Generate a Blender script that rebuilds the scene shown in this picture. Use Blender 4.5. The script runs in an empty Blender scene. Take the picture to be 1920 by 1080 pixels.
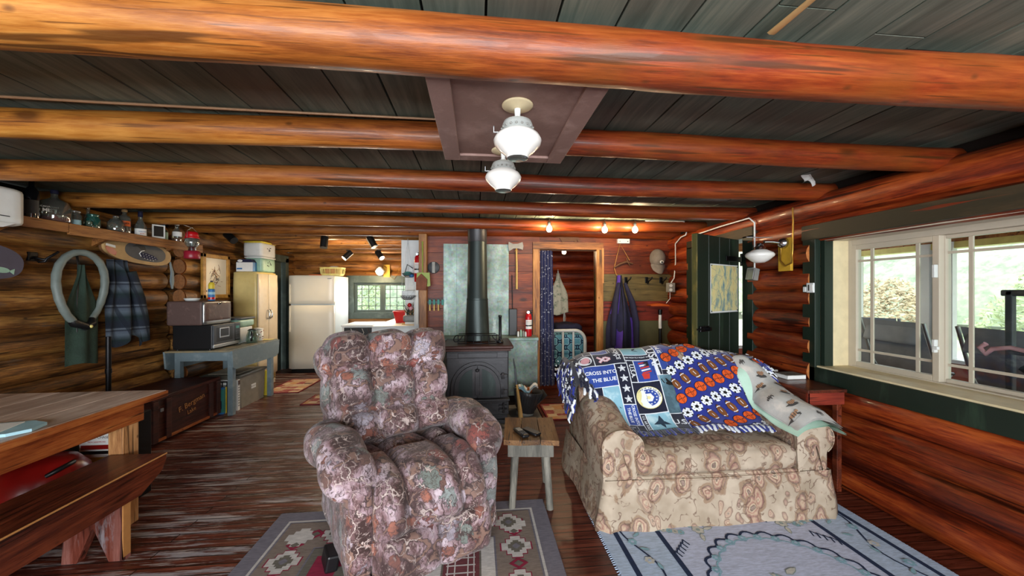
import bpy, bmesh, math, random
from mathutils import Vector, Matrix, Euler, noise as mnoise
rnd = random.Random(11)
sc = bpy.context.scene
COL = sc.collection
PI = math.pi
V = Vector

# ------------------------------------------------------------------ colour + node helpers
def lin(c):
    return c / 12.92 if c <= 0.04045 else ((c + 0.055) / 1.055) ** 2.4
def hx(h, k=1.0):
    h = h.lstrip('#')
    return tuple(min(1, lin(int(h[i:i + 2], 16) / 255) * k) for i in (0, 2, 4)) + (1.0,)

class G:
    def __init__(s, name):
        s.m = bpy.data.materials.new(name); s.m.use_nodes = True
        s.nt = s.m.node_tree; s.nt.nodes.clear()
        s.out = s.nt.nodes.new('ShaderNodeOutputMaterial')
    def n(s, t, ins=None, **props):
        nd = s.nt.nodes.new('ShaderNode' + t)
        for k, v in props.items(): setattr(nd, k, v)
        for k, v in (ins or {}).items():
            sk = nd.inputs[k]
            if isinstance(v, bpy.types.NodeSocket): s.nt.links.new(v, sk)
            else:
                try: sk.default_value = v
                except Exception: sk.default_value = v[:3]
        return nd
    def obj(s, scale=(1, 1, 1), rot=(0, 0, 0), loc=(0, 0, 0)):
        tc = s.n('TexCoord')
        return s.n('Mapping', {'Vector': tc.outputs['Object'], 'Scale': scale, 'Rotation': rot, 'Location': loc}).outputs[0]
    def map(s, v, scale=(1, 1, 1), loc=(0, 0, 0), rot=(0, 0, 0)):
        return s.n('Mapping', {'Vector': v, 'Scale': scale, 'Location': loc, 'Rotation': rot}).outputs[0]
    def noise(s, v, scale=5, detail=4, rough=.55, dist=0, col=False):
        nd = s.n('TexNoise', {'Vector': v, 'Scale': scale, 'Detail': detail, 'Roughness': rough, 'Distortion': dist})
        return nd.outputs['Color' if col else 'Fac']
    def vor(s, v, scale=5, feature='F1', rand=1.0, out='Distance'):
        return s.n('TexVoronoi', {'Vector': v, 'Scale': scale, 'Randomness': rand}, feature=feature).outputs[out]
    def ramp(s, f, stops, interp='LINEAR'):
        nd = s.n('ValToRGB', {'Fac': f}); cr = nd.color_ramp; cr.interpolation = interp
        while len(cr.elements) < len(stops): cr.elements.new(.5)
        for e, (p, c) in zip(cr.elements, stops):
            e.position = p; e.color = (c, c, c, 1) if isinstance(c, (int, float)) else (hx(c) if isinstance(c, str) else c)
        return nd.outputs[0]
    def mix(s, f, a, b, mode='MIX'):
        nd = s.n('Mix', data_type='RGBA', blend_type=mode)
        for i, v in ((0, f), (6, a), (7, b)):
            if isinstance(v, bpy.types.NodeSocket): s.nt.links.new(v, nd.inputs[i])
            else: nd.inputs[i].default_value = hx(v) if isinstance(v, str) else v
        return nd.outputs[2]
    def math(s, op, a, b=0.0, c=0.0, clamp=False):
        nd = s.n('Math', operation=op, use_clamp=clamp)
        for i, v in enumerate((a, b, c)):
            if isinstance(v, bpy.types.NodeSocket): s.nt.links.new(v, nd.inputs[i])
            else: nd.inputs[i].default_value = v
        return nd.outputs[0]
    def vadd(s, a, b, k=1.0):
        sc_ = s.n('VectorMath', {0: b}, operation='SCALE'); sc_.inputs['Scale'].default_value = k
        return s.n('VectorMath', {0: a, 1: sc_.outputs[0]}, operation='ADD').outputs[0]
    def sep(s, v):
        return s.n('SeparateXYZ', {0: v}).outputs
    def vcol(s):
        return s.n('VertexColor', layer_name='Col').outputs[0]
    def done(s, col, rough=.6, metal=0.0, bump=None, bs=.3, bd=.02, spec=.5, coat=0, sheen=0, trans=0, emit=None, es=0, alpha=1, ior=1.45):
        p = s.n('BsdfPrincipled', {'Base Color': col, 'Roughness': rough, 'Metallic': metal, 'Specular IOR Level': spec, 'Coat Weight': coat, 'Sheen Weight': sheen,
                                   'Transmission Weight': trans, 'Alpha': alpha, 'IOR': ior})
        if emit is not None:
            p.inputs['Emission Color'].default_value = hx(emit) if isinstance(emit, str) else emit
            p.inputs['Emission Strength'].default_value = es
        if bump is not None:
            b = s.n('Bump', {'Height': bump, 'Strength': bs, 'Distance': bd})
            s.nt.links.new(b.outputs[0], p.inputs['Normal'])
        s.nt.links.new(p.outputs[0], s.out.inputs[0])
        return s.m

def plain(name, c, rough=.6, metal=0.0, var=.12, scale=14, bump=0.0, **kw):
    g = G(name); v = g.obj()
    f = g.noise(v, scale, 3)
    a = hx(c) if isinstance(c, str) else c
    d = tuple(x * (1 - var) for x in a[:3]) + (1,); l = tuple(min(1, x * (1 + var)) for x in a[:3]) + (1,)
    col = g.ramp(f, [(.3, d), (.7, l)])
    return g.done(col, rough, metal, bump=(g.noise(v, scale * 6, 2) if bump else None), bs=bump, **kw)

def worn(name, c, c2, amount=.5, scale=6, rough=.6, metal=0.0, stretch=(1, 1, 1), bump=.2, **kw):
    g = G(name); v = g.obj(stretch)
    f = g.noise(v, scale, 6, .65)
    m = g.ramp(f, [(1 - amount - .08, 0.0), (1 - amount + .08, 1.0)])
    base = g.mix(g.noise(v, scale * 3, 3), tuple(x * .8 for x in hx(c)[:3]) + (1,), hx(c))
    col = g.mix(m, base, hx(c2))
    return g.done(col, rough, metal, bump=f, bs=bump, **kw)

def wood(name, dark, mid, light, axis='y', s=1.0, rough=.45, knots=True, coat=0.0, bump=.35, fine=1.0, wear=None, wear_at=.62, along=None):
    """grain stretched along one axis, tone per piece from the colour attribute"""
    g = G(name)
    st = {'x': (.09, 1, 1), 'y': (1, .09, 1), 'z': (1, 1, .09)}[axis]
    v0 = g.obj()
    tint = g.vcol()
    v1 = g.vadd(v0, tint, 3.7)
    v = g.map(v1, tuple(a * s for a in st))
    big = g.noise(v, 9, 3, .5, .6)
    fin = g.noise(v, 70 * fine, 4, .7)
    f = g.math('ADD', g.math('MULTIPLY', big, .55), g.math('MULTIPLY', fin, .45))
    col = g.ramp(f, [(.37, dark), (.49, mid), (.61, light)])
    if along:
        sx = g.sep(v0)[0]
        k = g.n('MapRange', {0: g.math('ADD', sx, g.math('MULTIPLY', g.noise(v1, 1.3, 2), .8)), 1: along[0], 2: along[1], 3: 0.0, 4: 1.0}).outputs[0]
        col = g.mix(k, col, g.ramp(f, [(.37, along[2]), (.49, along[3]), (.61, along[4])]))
    blot = g.noise(v1, 2.6, 3)
    col = g.mix(g.ramp(blot, [(.36, .5), (.56, 0.0)]), col, dark)
    if knots:
        kv = g.map(v1, tuple(a * s for a in {'x': (.45, 1, 1), 'y': (1, .45, 1), 'z': (1, 1, .45)}[axis]))
        k = g.vor(kv, 4.2)
        col = g.mix(g.ramp(k, [(.05, .85), (.13, 0.0)]), col, tuple(x * .35 for x in hx(dark)[:3]) + (1,))
        crack = g.noise(g.map(v1, tuple(a * s for a in {'x': (.05, 1, 1), 'y': (1, .05, 1), 'z': (1, 1, .05)}[axis])), 26, 2)
        col = g.mix(g.ramp(crack, [(.33, .85), (.38, 0.0)]), col, tuple(x * .3 for x in hx(dark)[:3]) + (1,))
        fine2 = g.noise(g.map(v1, tuple(a * s for a in {'x': (.03, 1, 1), 'y': (1, .03, 1), 'z': (1, 1, .03)}[axis])), 95, 2)
        col = g.mix(g.ramp(fine2, [(.32, .75), (.38, 0.0)]), col, tuple(x * .4 for x in hx(dark)[:3]) + (1,))
        k2 = g.vor(g.map(v1, tuple(a * s for a in {'x': (.6, 1, 1), 'y': (1, .6, 1), 'z': (1, 1, .6)}[axis])), 9)
        col = g.mix(g.ramp(k2, [(.04, .8), (.10, 0.0)]), col, tuple(x * .35 for x in hx(dark)[:3]) + (1,))
    if wear:
        w = g.noise(g.map(v1, tuple(a * s for a in {'x': (.25, 1, 1), 'y': (1, .25, 1), 'z': (1, 1, .25)}[axis])), 9, 5, .7)
        col = g.mix(g.ramp(w, [(wear_at, 0.0), (wear_at + .1, .85)]), col, wear)
    sep = g.n('SeparateColor', {0: tint}).outputs
    tone = g.math('ADD', g.math('MULTIPLY', sep[0], .75), .55)
    tc = g.n('CombineColor', {0: tone, 1: tone, 2: tone}).outputs[0]
    col = g.mix(1.0, col, tc, 'MULTIPLY')
    return g.done(col, rough, bump=f, bs=bump, bd=.01, coat=coat)

# ------------------------------------------------------------------ mesh builder
class MB:
    def __init__(s):
        s.v = []; s.f = []; s.mi = []; s.sm = []; s.c = []; s.mats = []
        s.col = None
    def mat(s, m):
        if m not in s.mats: s.mats.append(m)
        return s.mats.index(m)
    def add(s, vs, fs, m, smooth=False, T=None, tint=None):
        o = len(s.v); i = s.mat(m)
        if T is not None: vs = [T @ V(v) for v in vs]
        s.v.extend(tuple(v) for v in vs)
        t = tint if tint is not None else (s.col if s.col is not None else (.6, .6, .6))
        s.c.extend([t] * len(vs))
        for f in fs:
            s.f.append(tuple(o + k for k in f)); s.mi.append(i); s.sm.append(smooth)
        return s
    def addbm(s, bm, m, smooth=False, T=None, tint=None):
        bm.verts.ensure_lookup_table(); bm.verts.index_update()
        s.add([v.co.copy() for v in bm.verts], [[v.index for v in f.verts] for f in bm.faces], m, smooth, T, tint)
        bm.free(); return s
    def box(s, c, size, m, rot=None, bev=0.0, seg=2, T=None, tint=None):
        bm = bmesh.new(); bmesh.ops.create_cube(bm, size=1)
        bmesh.ops.scale(bm, vec=size, verts=bm.verts)
        if bev: bmesh.ops.bevel(bm, geom=bm.edges[:] , offset=min(bev, min(size) * .45), segments=seg, affect='EDGES', profile=.5)
        M = Matrix.Translation(c)
        if rot is not None: M = M @ (rot if isinstance(rot, Matrix) else Euler(rot).to_matrix().to_4x4())
        if T is not None: M = T @ M
        return s.addbm(bm, m, False, M, tint)
    def b2(s, x0, x1, y0, y1, z0, z1, m, bev=0.0, T=None, tint=None):
        return s.box(((x0 + x1) / 2, (y0 + y1) / 2, (z0 + z1) / 2), (abs(x1 - x0), abs(y1 - y0), abs(z1 - z0)), m, None, bev, 2, T, tint)
    def tube(s, pts, r, m, seg=10, caps=True, smooth=True, T=None, tint=None, closed=False, flat=1.0):
        pts = [V(p) for p in pts]; n = len(pts)
        rs = r if isinstance(r, (list, tuple)) else [r] * n
        vs = []; fs = []; prev = None
        for i, p in enumerate(pts):
            if closed: t = pts[(i + 1) % n] - pts[i - 1]
            else: t = pts[min(i + 1, n - 1)] - pts[max(i - 1, 0)]
            t.normalize()
            if prev is None:
                a = V((0, 0, 1)) if abs(t.z) < .9 else V((1, 0, 0))
                u = t.cross(a).normalized()
            else:
                u = (prev - t * prev.dot(t)).normalized()
            prev = u; w = t.cross(u)
            for k in range(seg):
                a = 2 * PI * k / seg
                vs.append(p + (u * math.cos(a) + w * math.sin(a) * flat) * rs[i])
        m_ = n if closed else n - 1
        for i in range(m_):
            for k in range(seg):
                j = (i + 1) % n
                fs.append((i * seg + k, i * seg + (k + 1) % seg, j * seg + (k + 1) % seg, j * seg + k))
        s.add(vs, fs, m, smooth, T, tint)
        if caps and not closed:
            s.add(vs[:seg], [tuple(range(seg))[::-1]], m, False, T, tint)
            s.add(vs[-seg:], [tuple(range(seg))], m, False, T, tint)
        return s
    def cyl(s, p0, p1, r0, m, r1=None, seg=20, T=None, tint=None, caps=True):
        return s.tube([p0, p1], [r0, r0 if r1 is None else r1], m, seg, caps, True, T, tint)
    def lathe(s, prof, m, seg=24, T=None, smooth=True, tint=None, ang=2 * PI):
        vs = []; fs = []; n = len(prof)
        full = abs(ang - 2 * PI) < 1e-6
        cols = seg if full else seg + 1
        for k in range(cols):
            a = ang * k / seg
            for r, z in prof: vs.append((r * math.cos(a), r * math.sin(a), z))
        for k in range(seg):
            k2 = (k + 1) % cols
            for i in range(n - 1):
                fs.append((k * n + i, k2 * n + i, k2 * n + i + 1, k * n + i + 1))
        return s.add(vs, fs, m, smooth, T, tint)
    def prism(s, poly, d, m, T=None, tint=None, bev=0.0):
        """2D polygon in local XY extruded along +Z by d"""
        n = len(poly)
        vs = [(x, y, 0) for x, y in poly] + [(x, y, d) for x, y in poly]
        fs = [tuple(range(n))[::-1], tuple(range(n, 2 * n))] + [(i, (i + 1) % n, n + (i + 1) % n, n + i) for i in range(n)]
        return s.add(vs, fs, m, False, T, tint)
    def grid(s, fn, nu, nv, m, smooth=True, T=None, tint=None, wrapu=False):
        vs = []; fs = []
        cu = nu if wrapu else nu + 1
        for i in range(cu):
            for j in range(nv + 1): vs.append(fn(i / nu, j / nv))
        for i in range(nu):
            i2 = (i + 1) % cu
            for j in range(nv):
                fs.append((i * (nv + 1) + j, i2 * (nv + 1) + j, i2 * (nv + 1) + j + 1, i * (nv + 1) + j + 1))
        return s.add(vs, fs, m, smooth, T, tint)
    def pillow(s, c, size, r, m, n=12, fn=None, rot=None, T=None, tint=None):
        """rounded soft box; fn(p, unit) -> displaced point (unit = position on the -1..1 cube)"""
        bm = bmesh.new(); bmesh.ops.create_cube(bm, size=2)
        bmesh.ops.subdivide_edges(bm, edges=bm.edges[:], cuts=n, use_grid_fill=True)
        h = V(size) / 2
        for v in bm.verts:
            q = v.co.copy()
            p = V((q.x * h.x, q.y * h.y, q.z * h.z))
            inn = V((max(-h.x + r, min(h.x - r, p.x)), max(-h.y + r, min(h.y - r, p.y)), max(-h.z + r, min(h.z - r, p.z))))
            d = p - inn
            if d.length > 1e-9: p = inn + d.normalized() * r
            if fn: p = fn(p, q)
            v.co = p
        M = Matrix.Translation(c)
        if rot is not None: M = M @ (rot if isinstance(rot, Matrix) else Euler(rot).to_matrix().to_4x4())
        if T is not None: M = T @ M
        return s.addbm(bm, m, True, M, tint)
    def ball(s, c, r, m, seg=16, T=None, tint=None):
        r = r if isinstance(r, (tuple, list)) else (r, r, r)
        bm = bmesh.new(); bmesh.ops.create_uvsphere(bm, u_segments=seg, v_segments=max(6, seg // 2), radius=1)
        M = Matrix.Translation(c) @ Matrix.Diagonal((*r, 1))
        if T is not None: M = T @ M
        return s.addbm(bm, m, True, M, tint)
    def text(s, txt, size, m, T, ext=0.0006, align='CENTER', bold=0.0):
        vs, fs = text_mesh(txt, size, ext, align, bold)
        return s.add(vs, fs, m, False, T)

_tc = {}
def text_mesh(txt, size, ext=0.0, align='CENTER', bold=0.0):
    key = (txt, size, ext, align, bold)
    if key in _tc: return _tc[key]
    cu = bpy.data.curves.new('t', 'FONT'); cu.body = txt; cu.size = size; cu.extrude = ext
    cu.align_x = align; cu.align_y = 'CENTER'; cu.resolution_u = 2; cu.offset = bold * size
    ob = bpy.data.objects.new('t', cu); COL.objects.link(ob)
    dg = bpy.context.evaluated_depsgraph_get()
    me = ob.evaluated_get(dg).to_mesh()
    vs = [tuple(v.co) for v in me.vertices]; fs = [tuple(p.vertices) for p in me.polygons]
    ob.evaluated_get(dg).to_mesh_clear()
    bpy.data.objects.remove(ob); bpy.data.curves.remove(cu)
    _tc[key] = (vs, fs)
    return vs, fs

WM = {}
def wm(o): return WM[o.name]
def tagp(o, label=None, cat=None, group=None, kind=None):
    if label: o['label'] = label
    if cat: o['category'] = cat
    if group: o['group'] = group
    if kind: o['kind'] = kind
    return o
def thing(name, label, cat, loc=(0, 0, 0), rz=0.0, group=None, kind=None):
    o = bpy.data.objects.new(name, None); COL.objects.link(o)
    o.empty_display_size = .05
    o.location = loc; o.rotation_euler = (0, 0, rz)
    WM[o.name] = Matrix.Translation(loc) @ Matrix.Rotation(rz, 4, 'Z')
    return tagp(o, label, cat, group, kind)
def obj(name, mb, parent=None, local=False, label=None, cat=None, group=None, kind=None, origin=None, fixn=True):
    """link one mesh object. Vertices are world coordinates unless local=True"""
    me = bpy.data.meshes.new(name)
    me.from_pydata([tuple(v) for v in mb.v], [], mb.f)
    for m in mb.mats: me.materials.append(m)
    me.polygons.foreach_set('material_index', mb.mi)
    me.polygons.foreach_set('use_smooth', mb.sm)
    ca = me.color_attributes.new('Col', 'FLOAT_COLOR', 'POINT')
    ca.data.foreach_set('color', [x for c in mb.c for x in (c[0], c[1], c[2], 1.0)])
    if fixn:
        bm = bmesh.new(); bm.from_mesh(me); bmesh.ops.recalc_face_normals(bm, faces=bm.faces[:]); bm.to_mesh(me); bm.free()
    o = bpy.data.objects.new(name, me); COL.objects.link(o)
    if parent is not None:
        o.parent = parent
        if not local: me.transform(wm(parent).inverted())
        WM[o.name] = wm(parent)
    else:
        if origin is None:
            xs = [v[0] for v in mb.v]; ys = [v[1] for v in mb.v]; zs = [v[2] for v in mb.v]
            origin = ((min(xs) + max(xs)) / 2, (min(ys) + max(ys)) / 2, min(zs))
        me.transform(Matrix.Translation([-a for a in origin])); o.location = origin
        WM[o.name] = Matrix.Translation(origin)
    me.update()
    return tagp(o, label, cat, group, kind)

def frame(o, x, y, z=None):
    """4x4 from an origin and two in-plane directions (local X, local Y); local Z = X x Y"""
    X = V(x).normalized(); Y = V(y).normalized(); Z = X.cross(Y).normalized(); Y = Z.cross(X)
    M = Matrix((X, Y, Z)).transposed().to_4x4(); M.translation = V(o); return M
def disc(r, n=24, cx=0, cy=0, ry=None):
    ry = r if ry is None else ry
    return [(cx + r * math.cos(2 * PI * k / n), cy + ry * math.sin(2 * PI * k / n)) for k in range(n)]
def rect(x0, y0, x1, y1): return [(x0, y0), (x1, y0), (x1, y1), (x0, y1)]
def star(r, cx=0, cy=0, n=5, k=.42, a0=PI / 2):
    return [(cx + (r if i % 2 == 0 else r * k) * math.cos(a0 + PI * i / n), cy + (r if i % 2 == 0 else r * k) * math.sin(a0 + PI * i / n)) for i in range(2 * n)]
def lerp(a, b, t): return a + (b - a) * t
def smooth(t): t = max(0, min(1, t)); return t * t * (3 - 2 * t)
def nz(x, y=0, z=0): return mnoise.noise(V((x, y, z)))
# ------------------------------------------------------------------ materials
m_log_r = wood('varnished_red_log', '#3c1006', '#7c2c10', '#a34c1e', 'y', 1.0, .40, coat=.12)
m_log_l = wood('brown_peeled_log', '#34200f', '#7c5024', '#ae7f40', 'y', 1.0, .55, wear='#5c5247', wear_at=.60)
m_log_k = wood('brown_cross_log', '#4a2a10', '#96602c', '#b98444', 'x', 1.0, .5)
m_log_b = wood('dark_red_cross_log', '#4a1408', '#8a3014', '#a8481e', 'x', 1.0, .5)
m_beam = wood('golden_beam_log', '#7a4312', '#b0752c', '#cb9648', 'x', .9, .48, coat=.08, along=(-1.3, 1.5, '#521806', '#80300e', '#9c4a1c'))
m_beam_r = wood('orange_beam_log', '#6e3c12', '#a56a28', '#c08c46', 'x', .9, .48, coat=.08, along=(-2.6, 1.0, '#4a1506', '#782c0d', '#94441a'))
m_end_l = plain('brown_cut_log_end', '#7a5230', .8, var=.3, scale=30)
m_end = plain('cut_log_end', '#b06c38', .7, var=.3, scale=30)
m_chink = plain('dark_chinking', '#1c120b', .95)
m_eg = worn('worn_yellow_green_edge', '#4c4a22', '#8a7434', .4, 9, .6, stretch=(1, 1, .3))
m_board = wood('red_brown_board', '#401408', '#6c2a10', '#864018', 'x', 1.0, .5, knots=True)
m_board_o = wood('olive_board', '#4a4024', '#6a5c36', '#7e6c42', 'x', 1.0, .6)
m_board_r = wood('dull_red_board', '#4c140c', '#772617', '#8a3420', 'x', 1.0, .6)
m_panel_g = plain('green_hardboard', '#59573a', .7, var=.1)
m_trimw = wood('honey_trim_wood', '#6a3c18', '#a06a34', '#bf8a4c', 'z', 1.0, .5)
m_trimx = wood('honey_trim_wood_flat', '#6a3c18', '#9a602e', '#b47c42', 'x', 1.0, .5)
m_green = worn('dark_green_paint', '#15241a', '#2c4030', .38, 5, .5, stretch=(1, 1, .2))
m_green_top = worn('faded_green_board', '#2e2a1c', '#4a3a26', .45, 5, .6, stretch=(1, .2, 1))
m_greydoor = worn('grey_green_paint', '#4d5a54', '#63706a', .4, 4, .5)
m_cream = plain('cream_pine', '#d9c9a2', .5, var=.08)
m_vinyl = plain('almond_vinyl', '#bdb3a2', .35, var=.03)
m_ceil = None
def _ceil():
    g = G('dark_green_ceiling_board'); v0 = g.obj(); t = g.vcol(); v1 = g.vadd(v0, t, 5.1)
    v = g.map(v1, (1, .07, 1)); f = g.noise(v, 16, 5, .6, .8); f2 = g.noise(v, 90, 3, .6)
    col = g.ramp(g.math('ADD', g.math('MULTIPLY', f, .7), g.math('MULTIPLY', f2, .3)), [(.3, '#3f4d44'), (.5, '#5f6c61'), (.68, '#7d8475')])
    st = g.noise(g.map(v1, (1, .35, 1)), 3.2, 4, .6)
    col = g.mix(g.ramp(st, [(.6, 0.0), (.76, .7)]), col, '#93a698')
    col = g.mix(g.ramp(g.noise(v1, 1.7, 2), [(.45, 0.0), (.7, .55)]), col, '#5c5048')
    tone = g.math('ADD', g.math('MULTIPLY', g.n('SeparateColor', {0: t}).outputs[0], .8), .55)
    col = g.mix(1.0, col, g.n('CombineColor', {0: tone, 1: tone, 2: tone}).outputs[0], 'MULTIPLY')
    return g.done(col, .55, bump=f, bs=.2, bd=.005)
m_ceil = _ceil()
def _floor():
    g = G('worn_red_brown_floorboards'); v = g.obj()
    br = g.n('TexBrick', {'Vector': v, 'Color1': (.2, .2, .2, 1), 'Color2': (.9, .9, .9, 1), 'Mortar': (0, 0, 0, 1), 'Scale': 1.0, 'Mortar Size': .0032, 'Mortar Smooth': .2,
                           'Brick Width': 1.7, 'Row Height': .066}, offset=.37, offset_frequency=2)
    tone = br.outputs['Color']; gap = br.outputs['Fac']
    vs = g.map(g.vadd(v, tone, 2.0), (.06, 1, 1))
    f = g.noise(vs, 26, 5, .65); f2 = g.noise(vs, 120, 3, .6)
    col = g.ramp(g.math('ADD', g.math('MULTIPLY', f, .65), g.math('MULTIPLY', f2, .35)), [(.36, '#2c1009'), (.5, '#5c281c'), (.64, '#824430')])
    tn = g.math('ADD', g.math('MULTIPLY', g.n('SeparateColor', {0: tone}).outputs[0], .55), .55)
    col = g.mix(1.0, col, g.n('CombineColor', {0: tn, 1: tn, 2: tn}).outputs[0], 'MULTIPLY')
    # worn bare wood: long scuffed streaks, strongest on the left walkway
    sx = g.sep(v)
    w = g.noise(g.map(v, (.35, 3.2, 1)), 4.0, 6, .72)
    zone = g.n('MapRange', {0: sx[0], 1: .9, 2: -.7, 3: -.09, 4: .075}).outputs[0]
    ww = g.math('ADD', w, zone)
    wm_ = g.ramp(ww, [(.60, 0.0), (.68, .85)])
    col = g.mix(wm_, col, '#a09a9c')
    edge = g.noise(g.map(v, (.5, 9, 1)), 7, 5, .7)
    col = g.mix(g.ramp(g.math('ADD', edge, zone), [(.63, 0.0), (.69, .6)]), col, '#c0b4ac')
    col = g.mix(g.ramp(gap, [(.0, 0.0), (.6, .92)]), col, '#0b0504')
    rg = g.math('ADD', g.math('MULTIPLY', wm_, .25), g.math('MULTIPLY', f, .35))
    h = g.math('SUBTRACT', f, g.math('MULTIPLY', gap, 1.5))
    return g.done(col, g.math('ADD', rg, .14), bump=h, bs=.35, bd=.006)
m_floor = _floor()
def _camo():
    g = G('woodland_camouflage_fabric'); v0 = g.obj()
    v = g.vadd(v0, g.noise(v0, 9, 3, .6, 0, True), .10)
    vf = g.vadd(v0, g.noise(v0, 24, 3, .6, 0, True), .05)
    base = g.ramp(g.noise(v, 6.5, 4, .6), [(.37, '#3a2522'), (.46, '#775a5a'), (.55, '#a89096'), (.66, '#d3c4cb')])
    bark = g.noise(g.map(v, (3.4, 1, .8), rot=(.3, .4, .8)), 30, 4, .7)
    base = g.mix(g.ramp(bark, [(.41, .85), (.48, 0.0)]), base, '#46302c')
    base = g.mix(g.ramp(g.noise(g.map(v, (.8, 3.8, 1.5), rot=(.9, .1, .5)), 36, 3, .7), [(.58, 0.0), (.64, .6)]), base, '#c6b4ac')
    def line(b, sc_, off, w, c, lim, amt=.9, edge=None):
        lv = g.map(vf, loc=off)
        d = g.math('ABSOLUTE', g.math('SUBTRACT', g.noise(lv, sc_, 1.5, .4), .5))
        m = g.math('MULTIPLY', g.ramp(d, [(w, amt), (w * 1.7, 0.0)]), g.ramp(g.noise(g.map(v0, loc=off), 6, 2), [(lim, 0.0), (lim + .05, 1.0)]))
        if edge: b = g.mix(g.math('MULTIPLY', g.ramp(d, [(w * 2.2, .8), (w * 2.9, 0.0)]), g.ramp(g.noise(g.map(v0, loc=off), 6, 2), [(lim, 0.0), (lim + .05, 1.0)])), b, edge)
        return g.mix(m, b, c)
    base = line(base, 7.0, (1, 5, 2), .016, '#8a6c5e', .42, .95, '#2c1c1a')
    def leaf(b, sc_, off, thr, keep, cols):
        lv = g.map(vf, loc=off)
        d = g.vor(lv, sc_); c = g.n('SeparateColor', {0: g.vor(lv, sc_, out='Color')}).outputs
        d2 = g.math('ADD', d, g.math('MULTIPLY', g.math('SUBTRACT', g.noise(lv, 30, 2), .5), .75))
        m = g.math('MULTIPLY', g.ramp(d2, [(thr, 1.0), (thr + .03, 0.0)]), g.ramp(c[0], [(keep, 0.0), (keep + .02, 1.0)]))
        lc = g.ramp(c[1], cols, 'CONSTANT')
        lc = g.mix(g.ramp(g.noise(lv, 55, 3, .7), [(.40, .4), (.55, 0.0)]), lc, '#5b4540')
        vein = g.math('ABSOLUTE', g.math('SUBTRACT', g.noise(lv, 20, 1), .5))
        lc = g.mix(g.ramp(vein, [(.010, .6), (.02, 0.0)]), lc, '#4b3a38')
        lc = g.mix(g.ramp(d2, [(thr - .07, 0.0), (thr, .75)]), lc, '#3a292c')
        return g.mix(m, b, lc)
    base = leaf(base, 7.0, (0, 0, 0), .40, .38, [(0, '#8f9a96'), (.28, '#a8705e'), (.46, '#aaa4ae'), (.6, '#915048'), (.76, '#7c8880')])
    base = leaf(base, 12.0, (3.1, 1.7, .4), .36, .52, [(0, '#a06450'), (.35, '#75584e'), (.55, '#c2b4bc'), (.75, '#8e5a4c')])
    base = line(base, 9.0, (7, 1, 4),   .007, '#cdbdb4', .47, .9, '#4a3430')
    base = line(base, 15.0, (2, 8, 3), .010, '#3a2825', .50, .85)
    base = line(base, 13.0, (4, 2, 9), .008, '#c8b8b0', .52, .8)
    base = g.mix(g.ramp(g.noise(v0, 3.6, 3), [(.36, .55), (.58, 0.0)]), base, '#3a2a2a')
    base = g.mix(1.0, base, (.95, .92, .94, 1), 'MULTIPLY')
    return g.done(base, .75, bump=g.noise(v0, 260, 2), bs=.15, bd=.004, sheen=.15)
m_camo = _camo()
def _paisley():
    g = G('tan_paisley_fabric'); v0 = g.obj()
    base = g.mix(g.ramp(g.noise(v0, 6, 3), [(.35, 0.0), (.65, 1.0)]), '#9a8a76', '#b7a794')
    vd = g.vadd(v0, g.noise(v0, 8, 2, .5, 0, True), .09)
    def pais(b, sc_, off, rot, lim, keep, amt):
        lv = g.map(vd, (1, 1, .62), loc=off, rot=rot)
        d = g.vor(lv, sc_, rand=.85)
        c = g.n('SeparateColor', {0: g.vor(lv, sc_, rand=.85, out='Color')}).outputs
        d = g.math('ADD', d, g.math('MULTIPLY', g.math('SUBTRACT', g.noise(g.map(v0, loc=off), 60, 2), .5), .10))
        ring = g.ramp(d, [(.0, '#5a4c4e'), (.06, '#8f7a70'), (.10, '#544440'), (.14, '#c8b598'), (.19, '#97665c'), (.24, '#b9a186'), (.30, '#8a6058'), (.335, '#524038'), (.36, '#8a6f58')], 'LINEAR')
        m = g.math('MULTIPLY', g.ramp(d, [(lim, amt), (lim + .03, 0.0)]), g.ramp(c[0], [(keep, 0.0), (keep + .02, 1.0)]))
        return g.mix(m, b, ring)
    base = pais(base, 15.0, (2, 3, 1), (.2, -.4, .1), .36, .15, .65)
    base = pais(base, 8.5, (0, 0, 0), (0, .5, .2), .42, .05, .8)
    base = pais(base, 8.0, (5, 1, 3), (.1, -.5, .4), .40, .25, .75)
    d = g.math('ABSOLUTE', g.math('SUBTRACT', g.noise(vd, 15, 1.5), .5))
    base = g.mix(g.math('MULTIPLY', g.ramp(d, [(.012, .8), (.024, 0.0)]), g.ramp(g.noise(v0, 13, 2), [(.46, 0.0), (.52, .9)])), base, '#63493c')
    return g.done(base, .85, bump=g.noise(v0, 220, 2), bs=.2, bd=.004)
m_pais = _paisley()
def _galv():
    g = G('galvanized_sheet_metal'); v = g.obj()
    c = g.vor(v, 45, out='Color'); f = g.noise(v, 5, 5, .6)
    col = g.ramp(f, [(.3, '#5d6e68'), (.5, '#7e8f88'), (.7, '#9fb0aa')])
    col = g.mix(.12, col, c, 'OVERLAY')
    col = g.mix(g.ramp(g.noise(g.map(v, (1, 1, .3)), 7, 4, .7), [(.6, 0.0), (.7, .6)]), col, '#c2cfcb')
    col = g.mix(g.ramp(g.noise(v, 11, 5, .7), [(.33, .5), (.42, 0.0)]), col, '#6a5a48')
    return g.done(col, .5, .45)
m_galv = _galv()
m_iron = worn('black_cast_iron', '#424144', '#565052', .35, 8, .42, .35)
m_iron_r = worn('rusty_stove_top', '#43231c', '#2b2220', .4, 6, .45, .3)
m_pipe = worn('grey_black_stovepipe', '#37403f', '#505b59', .35, 3, .4, .5, (1, 1, .3))
m_black = plain('black_plastic', '#121214', .4)
m_blackm = plain('black_metal', '#17171a', .35, .6)
m_chrome = plain('chrome', '#c8ccd0', .18, 1.0, var=.03)
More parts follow.
